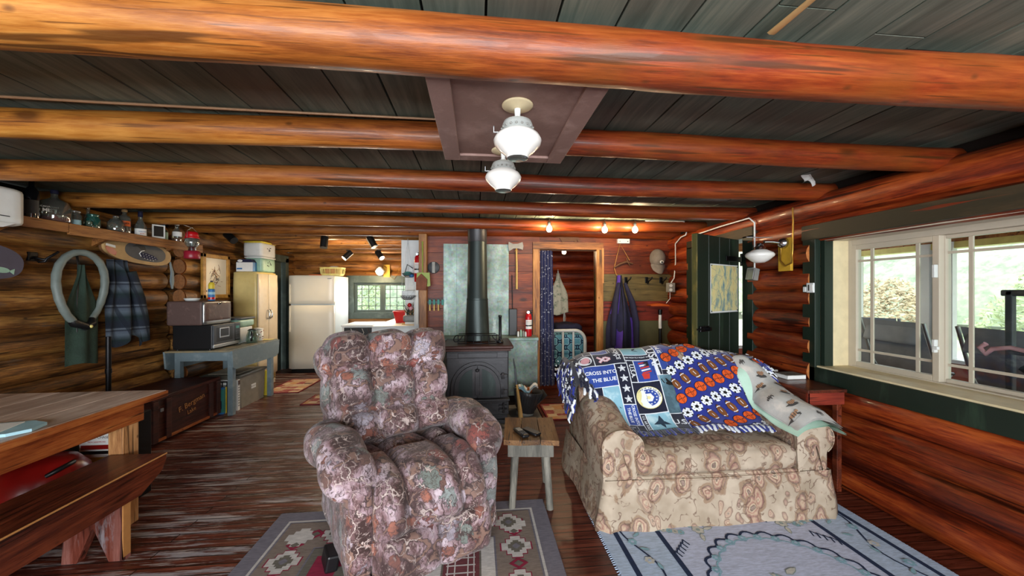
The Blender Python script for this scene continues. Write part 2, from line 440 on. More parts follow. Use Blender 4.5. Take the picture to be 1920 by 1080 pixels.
m_steel = plain('brushed_steel', '#a9adb0', .35, .9, var=.05)
m_brass = plain('brass', '#b38a3e', .3, .9)
m_white = plain('white_plastic', '#dfe3e2', .4, var=.04)
m_whitep = plain('white_paint', '#d5d8d6', .5, var=.05)
m_paper = plain('white_paper', '#e6e6e2', .8, var=.04)
m_fridge = plain('almond_white_enamel', '#d8d5c8', .32, var=.03, scale=4)
m_fridges = plain('white_enamel_side', '#d3dcdc', .3, var=.03, scale=4)
m_cabyel = worn('aged_yellow_enamel', '#dfca86', '#cdb169', .35, 5, .4)
m_cabdoor = worn('aged_white_enamel', '#d2c6ae', '#c0ab84', .3, 6, .35)
m_blue = worn('grey_blue_paint', '#76878e', '#8a979b', .4, 7, .5)
m_bluetop = worn('worn_blue_tabletop', '#6e7671', '#8f8061', .5, 5, .5)
m_red = plain('red_enamel', '#b3131c', .3, var=.08)
m_redd = plain('dark_red_enamel', '#8c1612', .28, var=.1)
m_maroon = plain('maroon_paint', '#8e1a2e', .35, var=.08)
m_orange = plain('orange_plastic', '#c6581c', .5)
m_yellow = plain('yellow_plastic', '#d9c23c', .45)
m_yelpale = plain('pale_yellow_plastic', '#ddd080', .45)
m_lime = plain('lime_plastic', '#8a9a3c', .5)
m_mint = plain('mint_enamel', '#8fb3a0', .4)
m_teal = plain('teal_cloth', '#3a8077', .6)
m_lblue = plain('pale_blue', '#9cc3cf', .6)
m_navy = plain('navy', '#16183a', .7)
m_bblue = plain('bright_blue', '#2f6fa8', .5)
m_purple = plain('purple_cloth', '#4a2f8f', .8, var=.15)
m_dknavy = plain('dark_navy_cloth', '#20203a', .85, var=.2)
m_greycap = plain('grey_canvas', '#79726a', .9, var=.15, bump=.2)
m_grey = plain('grey_plastic', '#8b8b86', .5)
m_dgrey = plain('dark_grey_plastic', '#3d4146', .5)
m_tote = plain('taupe_plastic', '#8c8577', .5)
m_totelid = plain('dark_taupe_plastic', '#625f55', .5)
m_greenbag = plain('dark_green_canvas', '#26382e', .85, var=.2, bump=.2)
m_hose = plain('grey_hose_plastic', '#6d7773', .5)
m_copper = plain('dull_copper', '#b08c6c', .4, .3)
m_leather = plain('tan_cord', '#a5773f', .7)
m_brown = worn('brown_enamel', '#5a4540', '#7a6058', .35, 9, .6)
m_cork = plain('cork', '#a98a5e', .8)
m_bone = plain('weathered_stick', '#5a3c28', .7)
m_concrete = worn('grey_hearth_slab', '#76726e', '#8c8884', .4, 6, .8)
m_kraft = plain('tan_wood_block', '#b98c58', .7)
m_straw = worn('straw_bristle', '#b08a4e', '#d0aa6a', .45, 12, .8, stretch=(1, 1, .05))
m_handle = plain('pale_ash_handle', '#c4a662', .5)
m_ydboard = plain('yellow_painted_board', '#c79a2c', .6, var=.15)
m_tablew = wood('old_table_top', '#9a8070', '#c8b0a2', '#e0d0c4', 'y', 1.6, .38, knots=False, bump=.15)
m_tableo = wood('orange_pine_apron', '#6a2c10', '#9a4f22', '#b06a34', 'y', 1.3, .42)
m_tablel = wood('bare_pine_leg', '#8a5a34', '#b98654', '#cf9e6a', 'z', 1.4, .6)
m_bench = wood('dark_varnished_bench', '#30120a', '#5a2616', '#7a3a22', 'y', 1.2, .35, coat=.2, wear='#6f5a58', wear_at=.66)
m_benchl = wood('worn_bench_leg', '#4a2018', '#7e3f30', '#98645a', 'z', 1.2, .45, wear='#8a8488', wear_at=.56)
m_edge = plain('pale_worn_edge', '#b9814a', .5)
m_stoolt = wood('walnut_stool_top', '#3c2512', '#664322', '#7c5a34', 'y', 1.5, .5)
m_stoolg = wood('grey_weathered_wood', '#4c4a44', '#716d64', '#8c877c', 'z', 1.5, .7, knots=False)
m_chest = wood('dark_chest_wood', '#2a100a', '#4a1f16', '#5c2c20', 'y', 1.2, .5)
m_shelfw = wood('brown_shelf_board', '#5a3418', '#94602e', '#aa763e', 'y', 1.0, .55)
m_picfr = worn('golden_oak_frame', '#a0742f', '#b98a3c', .5, 9, .5)
m_crossp = plain('pale_slab_wood', '#b39261', .6, var=.1)
m_bark = worn('rough_bark', '#5c3c22', '#7a5530', .5, 14, .9, bump=.6)

def glassy(name, c, rough=.05, mixf=.78, gl=.12, lwk=.5):
    """thin clear glass: mostly see-through, tinted, with a glossy skin"""
    g = G(name)
    lw = g.n('LayerWeight', {'Blend': .25}).outputs['Facing']
    tr = g.n('BsdfTransparent', {'Color': hx(c)})
    gs = g.n('BsdfGlossy', {'Color': (1, 1, 1, 1), 'Roughness': rough})
    df = g.n('BsdfDiffuse', {'Color': hx(c, .6)})
    m1 = g.n('MixShader', {'Fac': 1 - mixf, 1: tr.outputs[0], 2: df.outputs[0]})
    fac = g.math('ADD', g.math('MULTIPLY', lw, lwk), gl, clamp=True)
    m2 = g.n('MixShader', {'Fac': fac, 1: m1.outputs[0], 2: gs.outputs[0]})
    g.nt.links.new(m2.outputs[0], g.out.inputs[0]); return g.m
m_pane = glassy('window_glass', '#f6fbfa', .02, 1.0, .01, .10)
m_gclear = glassy('clear_bottle_glass', '#c3cbc6', .06, .82, .10)
m_gteal = glassy('teal_jar_glass', '#3f9a8e', .06, .55, .12)
m_ggreen = glassy('pale_green_glass', '#9fb8a4', .06, .7, .10)
m_gdark = plain('dark_bottle_glass', '#0e1016', .1, var=.05, coat=.5)
m_liqr = plain('red_liquor', '#a8321c', .2)
m_liqa = plain('amber_liquor', '#a85a1a', .2)
m_frost = None
def _frost():
    g = G('frosted_white_shade'); v = g.obj()
    col = g.ramp(g.noise(v, 6, 2), [(.3, '#e4e2dc'), (.7, '#f6f4ee')])
    return g.done(col, .25, coat=.4)
m_frost = _frost()
def glow(name, c, s):
    g = G(name); v = g.obj()
    col = g.ramp(g.noise(v, 8, 1), [(.3, tuple(x * .95 for x in hx(c)[:3]) + (1,)), (.7, hx(c))])
    e = g.n('Emission', {'Color': col, 'Strength': s}); g.nt.links.new(e.outputs[0], g.out.inputs[0]); return g.m
m_bulb = glow('lit_warm_bulb', '#fff0c8', 14.0)
m_bulbk = glow('lit_spot_lens', '#fff2d8', 6.0)
# ------------------------------------------------------------------ the room
XL, XR = -3.45, 2.58           # inner faces of the long log walls
YB, YK, YF = 4.6, 7.2, -2.6    # board wall with the stove, kitchen end, wall behind the camera
ZC = 2.215                     # underside of the ceiling boards
def rt(lo=.3, hi=.9): return (rnd.uniform(lo, hi), rnd.random(), rnd.random())

b = MB(); b.b2(XL - .3, XR + .3, YF - .2, YK + .2, -.12, 0, m_floor)
obj('floor', b, kind='structure', label='dark red-brown scuffed plank floor', cat='floor', origin=(0, 0, 0))

b = MB(); x = XL - .2
while x < XR + .25:
    w = rnd.choice((.185, .2, .215)); y = YF - .1
    while y < YK + .1:
        L = rnd.uniform(2.2, 4.2); y1 = min(y + L, YK + .15)
        b.b2(x + .004, x + w - .004, y, y1 - .004, ZC + rnd.uniform(0, .004), ZC + .03, m_ceil, tint=rt(.35, .8)); y = y1
    x += w
b.b2(XL - .3, XR + .3, YF - .2, YK + .2, ZC + .03, ZC + .05, m_chink)
obj('ceiling', b, kind='structure', label='ceiling of dark green stained boards', cat='ceiling', origin=(0, 0, 0))

def log(b, p0, p1, r, m, tint=None, seg=18, wob=.05, ends=True, step=.14, em=None):
    em = em or m_end
    p0, p1 = V(p0), V(p1); L = (p1 - p0).length; n = max(3, int(L / step)); t = tint or rt()
    ax = (p1 - p0).normalized(); up = V((0, 0, 1)); sd = ax.cross(up).normalized(); up = sd.cross(ax)
    vs = []; fs = []; s0 = rnd.random() * 50; ph = rnd.random() * 6
    for i in range(n + 1):
        f = i / n; c = p0.lerp(p1, f) + up * (.010 * math.sin(ph + f * L * 1.3)) + sd * (.006 * math.sin(ph * 2 + f * L * 1.1))
        for k in range(seg):
            a = 2 * PI * k / seg
            q = r * (1 + 1.3 * wob * nz(s0 + f * L * 2.1, math.cos(a) * 1.2, math.sin(a) * 1.2) + .03 * nz(s0 + f * L * 9, math.cos(a) * 3, math.sin(a) * 3))
            vs.append(c + (sd * math.cos(a) + up * math.sin(a)) * q)
    for i in range(n):
        for k in range(seg): fs.append((i * seg + k, i * seg + (k + 1) % seg, (i + 1) * seg + (k + 1) % seg, (i + 1) * seg + k))
    b.add(vs, fs, m, True, None, t)
    if ends:
        b.add(vs[:seg], [tuple(range(seg))], em, False, None, t); b.add(vs[-seg:], [tuple(range(seg))], em, False, None, t)

# right wall: logs broken by the window and the door opening
WY0, WY1, WZ0, WZ1 = .85, 2.50, .82, 1.79
DY0, DY1, DZ = 3.24, 4.07, 1.90
b = MB(); r = .098; H = .178
b.b2(XR + .10, XR + .14, YF, WY0 - .02, 0, ZC, m_chink); b.b2(XR + .10, XR + .14, WY1 + .02, DY0 - .02, 0, ZC, m_chink); b.b2(XR + .10, XR + .14, DY1 + .02, YB + .3, 0, ZC, m_chink)
b.b2(XR + .10, XR + .14, WY0, WY1, 0, WZ0 - .06, m_chink); b.b2(XR + .10, XR + .14, WY0, WY1, WZ1 + .05, ZC, m_chink); b.b2(XR + .10, XR + .14, DY0, DY1, DZ + .03, ZC, m_chink)
zc = .075; k = 0
while zc < 2.19:
    rr = r * rnd.uniform(.97, 1.05); xx = XR + .055 + rnd.uniform(-.008, .008)
    cut = []
    if zc + .07 > WZ0 and zc - .06 < WZ1: cut.append((WY0 - .06, WY1 + .045))
    if zc - .05 < DZ: cut.append((DY0 - .07, DY1 + .07))
    y = YF
    for a, c in cut:
        log(b, (xx, y, zc), (xx, a, zc), rr, m_log_r); y = c
    log(b, (xx, y, zc), (xx, YB + .25, zc), rr, m_log_r)
    zc += H * (1.0 if k else 1.02); k += 1
obj('wall_right', b, kind='structure', label='varnished reddish log wall with the big window', cat='wall', origin=(XR, 0, 0))

# left wall: weathered brown logs, notched cross-wall ends at the kitchen line, a door to the kitchen side
KY0, KY1, KZ = 6.02, 6.78, 1.90
b = MB(); zc = .075
b.b2(XL - .15, XL - .11, YF, KY0, 0, ZC, m_chink); b.b2(XL - .15, XL - .11, KY1, YK, 0, ZC, m_chink); b.b2(XL - .15, XL - .11, KY0, KY1, KZ + .08, ZC, m_chink)
while zc < 2.2:
    rr = .1 * rnd.uniform(.97, 1.06); xx = XL - .075 + rnd.uniform(-.012, .012)
    log(b, (xx, YF, zc), (xx, 4.37, zc), rr, m_log_l)
    log(b, (XL - .3, 4.49, zc + .01), (XL + .03, 4.49, zc + .01), .086, m_log_l, None, 18, .05, True, .14, m_end_l)
    if zc - .05 < KZ:
        log(b, (xx, 4.62, zc), (xx, KY0 - .04, zc), rr, m_log_l); log(b, (xx, KY1 + .04, zc), (xx, YK + .2, zc), rr, m_log_l)
    else: log(b, (xx, 4.62, zc), (xx, YK + .2, zc), rr, m_log_l)
    zc += .178
obj('wall_left', b, kind='structure', label='weathered brown log wall behind the dining table', cat='wall', origin=(XL, 0, 0))

# kitchen end wall with its window opening
KX0, KX1, KWZ0, KWZ1 = -2.36, -1.30, .98, 1.55
b = MB(); zc = .09
b.b2(XL - .1, KX0 - .06, YK + .12, YK + .16, 0, ZC, m_chink); b.b2(KX1 + .06, .5, YK + .12, YK + .16, 0, ZC, m_chink); b.b2(KX0 - .06, KX1 + .06, YK + .12, YK + .16, 0, KWZ0 - .1, m_chink); b.b2(KX0 - .06, KX1 + .06, YK + .12, YK + .16, KWZ1 + .1, ZC, m_chink)
while zc < 2.2:
    yy = YK + .075; rr = .1 * rnd.uniform(.97, 1.05)
    if zc + .05 > KWZ0 and zc - .05 < KWZ1:
        log(b, (XL - .2, yy, zc), (KX0 - .06, yy, zc), rr, m_log_k); log(b, (KX1 + .06, yy, zc), (.5, yy, zc), rr, m_log_k)
    else: log(b, (XL - .2, yy, zc), (.5, yy, zc), rr, m_log_k)
    zc += .178
obj('wall_kitchen', b, kind='structure', label='honey-brown log wall at the kitchen end', cat='wall', origin=(-1.5, YK, 0))

# board wall behind the stove, doorway to the bedroom
BX0, BX1, BZ = .80, 1.55, 1.935
b = MB()
def boards(x0, x1, y0, y1, z0, z1, mat_, hh=.235):
    z = z0
    while z < z1 - .01:
        zz = min(z + hh, z1); b.b2(x0, x1, y0 + rnd.uniform(0, .004), y1, z + .0015, zz - .0015, mat_, tint=rt(.35, .8)); z = zz
boards(-.66, BX0, YB, YB + .05, 0, ZC, m_board)
boards(BX0, BX1, YB, YB + .05, BZ, ZC, m_board)
boards(BX1, XR + .05, YB, YB + .05, 1.62, ZC, m_board)
boards(BX1, XR + .05, YB, YB + .05, 1.26, 1.62, m_board_o, .36)
boards(BX1, XR + .05, YB, YB + .05, 1.0, 1.26, m_board_r, .26)
b.b2(BX1, XR + .05, YB + .002, YB + .05, 0, 1.0, m_panel_g)
b.b2(-.66, BX0, YB + .05, YB + .08, 0, ZC, m_chink); b.b2(BX1, XR, YB + .05, YB + .08, 0, ZC, m_chink)
obj('wall_stove', b, kind='structure', label='red-brown board wall behind the wood stove', cat='wall', origin=(1, YB, 0))

# bedroom beyond the doorway
b = MB()
for zz in [.09 + .178 * i for i in range(13)]:
    if zz < 2.25: log(b, (-.4, 6.75, zz), (XR + .2, 6.75, zz), .1, m_log_b); log(b, (XR + .09, YB + .2, zz), (XR + .09, 6.75, zz), .1, m_log_r)
obj('wall_bedroom', b, kind='structure', label='dark red log walls of the bedroom beyond the doorway', cat='wall', origin=(1, 6.7, 0))
b = MB(); b.b2(-.42, -.36, YB + .09, YK, 0, ZC, m_board, tint=(.5, .2, .1))
obj('wall_partition', b, kind='structure', label='board partition between kitchen and bedroom', cat='wall')

# wall behind the camera with three daylight windows
b = MB()
for x0, x1, z0, z1 in ((XL - .2, -2.9, 0, ZC), (-2.9, 2.1, 0, .62), (-2.9, 2.1, 1.98, ZC), (-1.35, -1.15, .62, 1.98), (.35, .55, .62, 1.98), (2.1, XR + .2, 0, ZC)):
    b.b2(x0, x1, YF - .12, YF, z0, z1, m_board, tint=(.6, .4, .2))
obj('wall_front', b, kind='structure', label='board wall with windows behind the viewer', cat='wall')

# door frame, post and trims
b = MB()
b.b2(BX0 - .09, BX0, YB - .03, YB + .09, 0, BZ, m_trimw, .004, tint=(.5, .1, .2)); b.b2(BX1, BX1 + .09, YB - .03, YB + .09, 0, BZ, m_trimw, .004, tint=(.6, .5, .9))
b.prism([(BX0 - .09, BZ), (BX1 + .09, BZ), (BX1 + .09, BZ + .09), (BX0 - .09, BZ + .09)], .12, m_trimx, frame((0, YB + .09, 0), (1, 0, 0), (0, 0, 1)), tint=(.55, .3, .3))
b.b2(BX1 + .075, BX1 + .095, YB - .034, YB - .028, 1.5, BZ + .02, m_edge)
obj('trim_1', b, kind='structure', label='honey wood frame of the bedroom doorway', cat='door frame')
b = MB(); b.b2(-.715, -.62, YB - .1, YB + .08, 0, 2.10, m_trimw, .006, tint=(.5, .8, .1))
obj('trim_2', b, kind='structure', label='square honey wood post at the kitchen corner', cat='post')
b = MB(); b.prism([(0, 0), (.05, 0), (.05, .02), (.02, .06), (0, .06)], 5.5, m_log_r, frame((XR - .035, YB - .1, 0), (-1, 0, 0), (0, 0, 1)) @ Matrix.Translation((-.05, 0, 0)), tint=(.4, .2, .2))
obj('baseboard_right', b, kind='structure', label='small wood strip where log wall meets floor', cat='baseboard')

# ceiling beams
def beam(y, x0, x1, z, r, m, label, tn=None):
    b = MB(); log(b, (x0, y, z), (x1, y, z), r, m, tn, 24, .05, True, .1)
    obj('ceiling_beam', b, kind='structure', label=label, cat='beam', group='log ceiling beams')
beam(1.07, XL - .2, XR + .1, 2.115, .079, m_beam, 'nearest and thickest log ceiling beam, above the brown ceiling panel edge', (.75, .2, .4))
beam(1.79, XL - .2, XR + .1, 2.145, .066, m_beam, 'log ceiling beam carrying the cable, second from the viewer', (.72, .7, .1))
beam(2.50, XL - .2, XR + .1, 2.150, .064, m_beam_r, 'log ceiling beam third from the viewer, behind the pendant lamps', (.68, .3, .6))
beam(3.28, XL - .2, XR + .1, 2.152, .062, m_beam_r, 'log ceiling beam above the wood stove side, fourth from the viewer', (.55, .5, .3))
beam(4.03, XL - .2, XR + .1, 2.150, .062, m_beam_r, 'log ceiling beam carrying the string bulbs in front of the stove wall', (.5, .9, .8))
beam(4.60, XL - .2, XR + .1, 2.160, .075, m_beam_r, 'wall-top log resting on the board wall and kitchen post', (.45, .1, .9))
for i, (y, lb) in enumerate(((5.2, 'first log beam inside the kitchen, carrying three black spotlights'), (5.75, 'second log beam inside the kitchen'), (6.3, 'third log beam inside the kitchen'), (6.85, 'last log beam before the kitchen end wall'))):
    beam(y, XL - .2, -.4, 2.155, .058, m_log_k, lb, (.72, .2 + .2 * i, .4))

# ------------------------------------------------------------------ right window
w = thing('window_1', 'large almond framed sliding window with green trim in the log wall', 'window', (XR, (WY0 + WY1) / 2, WZ0), kind='structure')
b = MB()
b.b2(XR - .03, XR + .02, WY1 - .0, WY1 + .105, WZ0 - .12, WZ1 + .10, m_green, .004)
b.b2(XR - .02, XR + .02, WY0 - .1, WY0, WZ0 - .12, WZ1 + .10, m_green, .004)
b.b2(XR - .03, XR + .02, WY0 - .1, WY1 + .105, WZ0 - .13, WZ0, m_green, .004)
obj('green_trim', b, w, label='dark green painted casing boards')
b = MB(); b.b2(XR - .035, XR + .02, WY0 - .1, WY1 + .11, WZ1, WZ1 + .115, m_green_top, .004)
obj('head_trim', b, w, label='faded brown-green head board')
b = MB()
b.b2(XR + .02, XR + .09, WY1 - .03, WY1, WZ0, WZ1, m_green); b.b2(XR + .02, XR + .25, WY0, WY0 + .02, WZ0, WZ1, m_cream)
b.b2(XR + .09, XR + .25, WY1 - .018, WY1, WZ0, WZ1, m_cream); b.b2(XR - .015, XR + .27, WY0, WY1 - .0, WZ0 - .015, WZ0 + .012, m_cream, .002); b.b2(XR + .02, XR + .25, WY0, WY1, WZ1 - .012, WZ1, m_vinyl)
obj('jamb_lining', b, w, label='cream pine sill and jamb')
FX = XR + .25
b = MB()
for y0, y1, z0, z1 in ((WY1 - .045, WY1, WZ0, WZ1), (WY0, WY0 + .045, WZ0, WZ1), (WY0 + .045, WY1 - .045, WZ1 - .05, WZ1), (WY0 + .045, WY1 - .045, WZ0, WZ0 + .02)):
    b.b2(FX - .02, FX + .06, y0, y1, z0, z1, m_vinyl, .003)
obj('window_frame', b, w)
def sash(y0, y1, z0, z1, x, st, vm, lab):
    b = MB()
    for a0, a1, c0, c1 in ((y0, y0 + st, z0, z1), (y1 - st, y1, z0, z1), (y0 + st, y1 - st, z0, z0 + st), (y0 + st, y1 - st, z1 - st, z1)):
        b.b2(x - .02, x + .02, a0, a1, c0, c1, m_vinyl, .003)
    s_ = obj('sash', b, w, label=lab)
    b = MB()
    for y in vm: b.b2(x - .006, x + .006, y - .009, y + .009, z0 + st, z1 - st, m_vinyl)
    for z in (z0 + st + .085, z1 - st - .085): b.b2(x - .005, x + .005, y0 + st, y1 - st, z - .008, z + .008, m_vinyl)
    obj('grille', b, s_)
    b = MB(); b.b2(x - .0015, x + .0015, y0 + st * .7, y1 - st * .7, z0 + st * .7, z1 - st * .7, m_pane)
    obj('pane', b, s_)
sash(1.94, WY1 - .04, WZ0 + .02, WZ1 - .05, FX, .035, (2.33, 2.06), 'sliding sash nearer the door')
sash(WY0 + .04, 1.955, WZ0 + .02, WZ1 - .05, FX + .035, .022, (1.83, 1.02), 'fixed sash further from the door')
b = MB(); b.b2(FX - .045, FX - .02, 1.945, 1.96, 1.02, 1.10, m_whitep, .003); b.b2(FX - .05, FX - .03, 1.93, 1.955, 1.04, 1.06, m_whitep, .003)
b.b2(FX - .045, FX - .02, 1.945, 1.96, 1.48, 1.56, m_whitep, .003)
obj('latch', b, w, label='worn white sash latches')

# kitchen window: two leaded casements in grey-green paint
w2 = thing('window_2', 'grey-green kitchen window with two leaded casements', 'window', ((KX0 + KX1) / 2, YK, KWZ0), kind='structure')
b = MB()
for x0, x1, z0, z1 in ((KX0 - .13, KX0, KWZ0 - .12, KWZ1 + .14), (KX1, KX1 + .13, KWZ0 - .12, KWZ1 + .14), (KX0, KX1, KWZ1, KWZ1 + .14), (KX0, KX1, KWZ0 - .12, KWZ0)):
    b.b2(x0, x1, YK - .05, YK + .06, z0, z1, m_greydoor, .004)
obj('casing', b, w2)
xm = (KX0 + KX1) / 2
for x0, x1 in ((KX0, xm), (xm, KX1)):
    b = MB()
    for a0, a1, c0, c1 in ((x0, x0 + .05, KWZ0, KWZ1), (x1 - .05, x1, KWZ0, KWZ1), (x0 + .05, x1 - .05, KWZ0, KWZ0 + .05), (x0 + .05, x1 - .05, KWZ1 - .05, KWZ1)): b.b2(a0, a1, YK + .0, YK + .04, c0, c1, m_greydoor, .003)
    s_ = obj('casement', b, w2)
    b = MB(); gx0, gx1, gz0, gz1 = x0 + .05, x1 - .05, KWZ0 + .05, KWZ1 - .05
    for f in (.2, .5, .8): b.b2(lerp(gx0, gx1, f) - .005, lerp(gx0, gx1, f) + .005, YK + .014, YK + .024, gz0, gz1, m_dgrey)
    for f in (.16, .5, .84): b.b2(gx0, gx1, YK + .015, YK + .023, lerp(gz0, gz1, f) - .005, lerp(gz0, gz1, f) + .005, m_dgrey)
    obj('leading', b, s_)
    b = MB(); b.b2(gx0, gx1, YK + .018, YK + .021, gz0, gz1, m_pane); obj('pane', b, s_)

# green plank door, standing open into the room
hinge = V((XR - .02, 3.30, 0)); fe = V((1.856, 2.92, 0)); dv = (fe - hinge).normalized(); dn = V((-dv.y, dv.x, 0))
if dn.y > 0: dn = -dn          # the side that faces the viewer
dl = .80
d1 = thing('door_1', 'dark green plank door standing open beside the loveseat', 'door', tuple(hinge), kind='structure')
F = frame(hinge, dv, (0, 0, 1)); sg0 = 1 if V(F.col[2][:3]).dot(dn) > 0 else -1
nn = V(F.col[2][:3])
b = MB()
for i in range(4):
    a0 = .06 + i * (dl - .06) / 4; a1 = .06 + (i + 1) * (dl - .06) / 4
    b.box(((a0 + a1) / 2, .96, 0), (a1 - a0 - .003, 1.86, .042), m_green, None, .003, 1, F, tint=rt())
b.box((dl / 2 + .02, .96, -sg0 * .016), (dl - .07, 1.85, .008), m_green, None, 0, 1, F)
obj('door_leaf', b, d1)
b = MB(); b.box((dl + .004, .96, 0), (.012, 1.86, .046), m_eg, None, .002, 1, F)
obj('worn_edge', b, d1, label='yellowed worn door edge')
sg = 1 if nn.dot(dn) > 0 else -1
for zz in (.35, 1.70):
    b = MB(); b.box((.17, zz, sg * .026), (.30, .05, .008), m_blackm, None, .003, 1, F); b.cyl((.012, zz - .06, sg * .022), (.012, zz + .06, sg * .022), .012, m_blackm, T=F)
    obj('strap_hinge', b, d1, label='black strap hinge')
b = MB(); b.box((dl - .09, 1.07, sg * .03), (.14, .05, .018), m_blackm, None, .004, 1, F); b.cyl((dl - .12, 1.07, sg * .03), (dl - .12, 1.07, sg * .075), .016, m_blackm, T=F); b.tube([(dl - .05, 1.07, sg * .05), (dl - .02, 1.07, sg * .055), (dl + .02, 1.07, sg * .03)], .007, m_blackm, T=F)
obj('door_latch', b, d1, label='black iron latch')
# door opening: jambs and header
b = MB()
b.b2(XR - .04, XR + .2, DY0 - .13, DY0, 0, DZ + .02, m_green, .004); b.b2(XR - .04, XR + .2, DY1, DY1 + .1, 0, DZ + .02, m_green, .004); b.b2(XR - .04, XR + .2, DY0 - .13, DY1 + .1, DZ, DZ + .1, m_green_top, .004)
obj('trim_3', b, kind='structure', label='dark green frame around the side door opening', cat='door frame')
# kitchen door in the left wall
d2 = thing('door_2', 'grey-green kitchen door behind the yellow cabinet', 'door', (XL, (KY0 + KY1) / 2, 0), kind='structure')
b = MB(); b.b2(XL - .06, XL - .02, KY0 + .02, KY1 - .02, 0, KZ, m_greydoor, .003)
for z0, z1 in ((.15, .85), (1.0, 1.75)): b.b2(XL - .03, XL - .012, KY0 + .12, KY1 - .12, z0, z1, m_greydoor, .006)
obj('door_leaf', b, d2)
b = MB(); b.b2(XL - .1, XL + .05, KY0 - .1, KY0, 0, KZ + .08, m_greydoor, .004); b.b2(XL - .1, XL + .05, KY1, KY1 + .1, 0, KZ + .08, m_greydoor, .004); b.b2(XL - .1, XL + .05, KY0 - .1, KY1 + .1, KZ + .0, KZ + .12, m_greydoor, .004)
obj('door_frame', b, d2)

# hearth slab
b = MB(); b.b2(-.75, .70, 3.42, YB - .02, 0, .022, m_concrete, .004)
obj('trim_4', b, kind='structure', label='grey hearth slab under the wood stove', cat='hearth')
b = MB(); b.b2(.705, .735, 3.42, 4.57, 0, .03, m_board, .003, tint=(.3, .2, .1))
obj('trim_5', b, kind='structure', label='dark wood strip edging the hearth slab', cat='trim')
# galvanized ledge around the back of the hearth
lg = thing('metal_ledge', 'low galvanized ledge running along the wall behind the stove', 'ledge', (.05, 4.45, .02))
b = MB(); b.b2(-.61, .725, 4.30, YB - .005, .14, .80, m_galv, .003); obj('front_sheet', b, lg)
b = MB(); b.b2(-.61, .735, 4.285, YB - .005, .80, .835, m_galv, .004); obj('top_sheet', b, lg, label='galvanized top sheet')
b = MB(); b.b2(-.60, .715, 4.32, YB - .01, .022, .14, m_chink, .003); obj('plinth', b, lg)
b = MB(); b.b2(.725, .745, 4.31, 4.57, .02, .80, m_trimw, .002, tint=(.4, .2, .1)); obj('side_board', b, lg, label='bare wood end board')
# galvanized panel behind the stovepipe
hp = thing('heat_shield', 'tall galvanized sheet panel on the wall behind the stovepipe', 'heat shield', (-.01, YB - .01, .835))
for i, (x0, x1) in enumerate(((-.425, -.26), (-.26, -.08), (-.08, .12), (.12, .26), (.26, .395))):
    b = MB(); b.b2(x0 + .001, x1 + .004, YB - .02 - (i % 2) * .006, YB - .004, .836, 1.99, m_galv, .002); obj('sheet', b, hp)
# ------------------------------------------------------------------ camouflage recliner (local frame: +x viewer's right of the chair, -y its front)
rc = thing('recliner', 'overstuffed recliner armchair in woodland camouflage fabric standing on the geometric rug', 'armchair', (-.445, 2.25, 0), math.radians(30))
def bulge(u, n):                                            # rounded lobes across n columns
    f = (u * n) % 1.0
    return (1 - abs(2 * f - 1) ** 2.6)
def back_fn(cols, rows, amp):
    def fn(p, q):
        u = (q.x + 1) / 2; v = (q.z + 1) / 2
        # columns: outer ones wider
        k = bulge(u, cols) ** .45 * bulge(min(.999, v * .98 + .01), rows) ** .38
        if q.y < .2:
            e = min(1, (1 - abs(q.x)) * 6) * min(1, (1 - abs(q.z)) * 6)
            p.y -= amp * (k - .15) * e + .03 * (1 - q.x * q.x)
        side = bulge(min(.999, v), rows)
        p.x *= 1 + .05 * side * abs(q.x)
        top = bulge(u, cols)
        if q.z > 0: p.z += .045 * top * q.z
        p.x *= 1 + .06 * v - .10 * (1 - v)
        p += V((nz(p.x * 7, p.z * 7, 1), nz(p.x * 7, p.z * 7, 5), nz(p.x * 7, p.z * 7, 9))) * .012
        return p
    return fn
b = MB(); b.pillow((0, .33, .735), (.80, .26, .70), .10, m_camo, 46, back_fn(3, 3, .135), (math.radians(-19), 0, 0))
obj('backrest', b, rc, True)
# seat: a chaise pad running over the front edge down to the footrest
prof = [(.30, .40), (.12, .43), (-.10, .465), (-.30, .475), (-.41, .455), (-.47, .40), (-.50, .32), (-.515, .25)]
prof2 = [(-.505, .27), (-.535, .22), (-.545, .15), (-.535, .085), (-.49, .045), (-.42, .04)]
def along(pr, t):
    L = [0]
    for i in range(1, len(pr)): L.append(L[-1] + math.hypot(pr[i][0] - pr[i - 1][0], pr[i][1] - pr[i - 1][1]))
    d = t * L[-1]
    for i in range(1, len(pr)):
        if d <= L[i] + 1e-9:
            f = (d - L[i - 1]) / (L[i] - L[i - 1]); y = lerp(pr[i - 1][0], pr[i][0], f); z = lerp(pr[i - 1][1], pr[i][1], f)
            ty, tz = pr[i][0] - pr[i - 1][0], pr[i][1] - pr[i - 1][1]; l = math.hypot(ty, tz)
            return y, z, ty / l, tz / l
    return pr[-1][0], pr[-1][1], 0, -1
def pad(pr, w, cols, seams, amp, nu=60, nv=50):
    b = MB()
    def fn(u, v):
        y, z, ty, tz = along(pr, v)
        for d in (-.06, -.03, .03, .06):
            ya, za, ta, tb = along(pr, min(1, max(0, v + d))); ty += ta; tz += tb
        l = math.hypot(ty, tz); ny, nz_ = tz / l, -ty / l
        k = 1.0
        for c in cols: k = min(k, min(1, abs(u - c) * 9) ** .5)
        for s_ in seams: k = min(k, min(1, abs(v - s_) * 11) ** .5)
        e = min(1, u * 14, (1 - u) * 14) ** .5 * min(1, (1 - v) * 14 + .2) ** .5
        x = (u - .5) * w
        o = amp * k * e - (1 - e) * .05 + .010 * nz(x * 8, y * 8, z * 8)
        return (x, y + o * ny, z + o * nz_)
    b.grid(fn, nu, nv, m_camo)
    return b
b = pad(prof, .60, (0.0, .27, .73, 1.0), (.40,), .062)
b.b2(-.29, .29, -.42, .30, .10, .42, m_camo, .03)
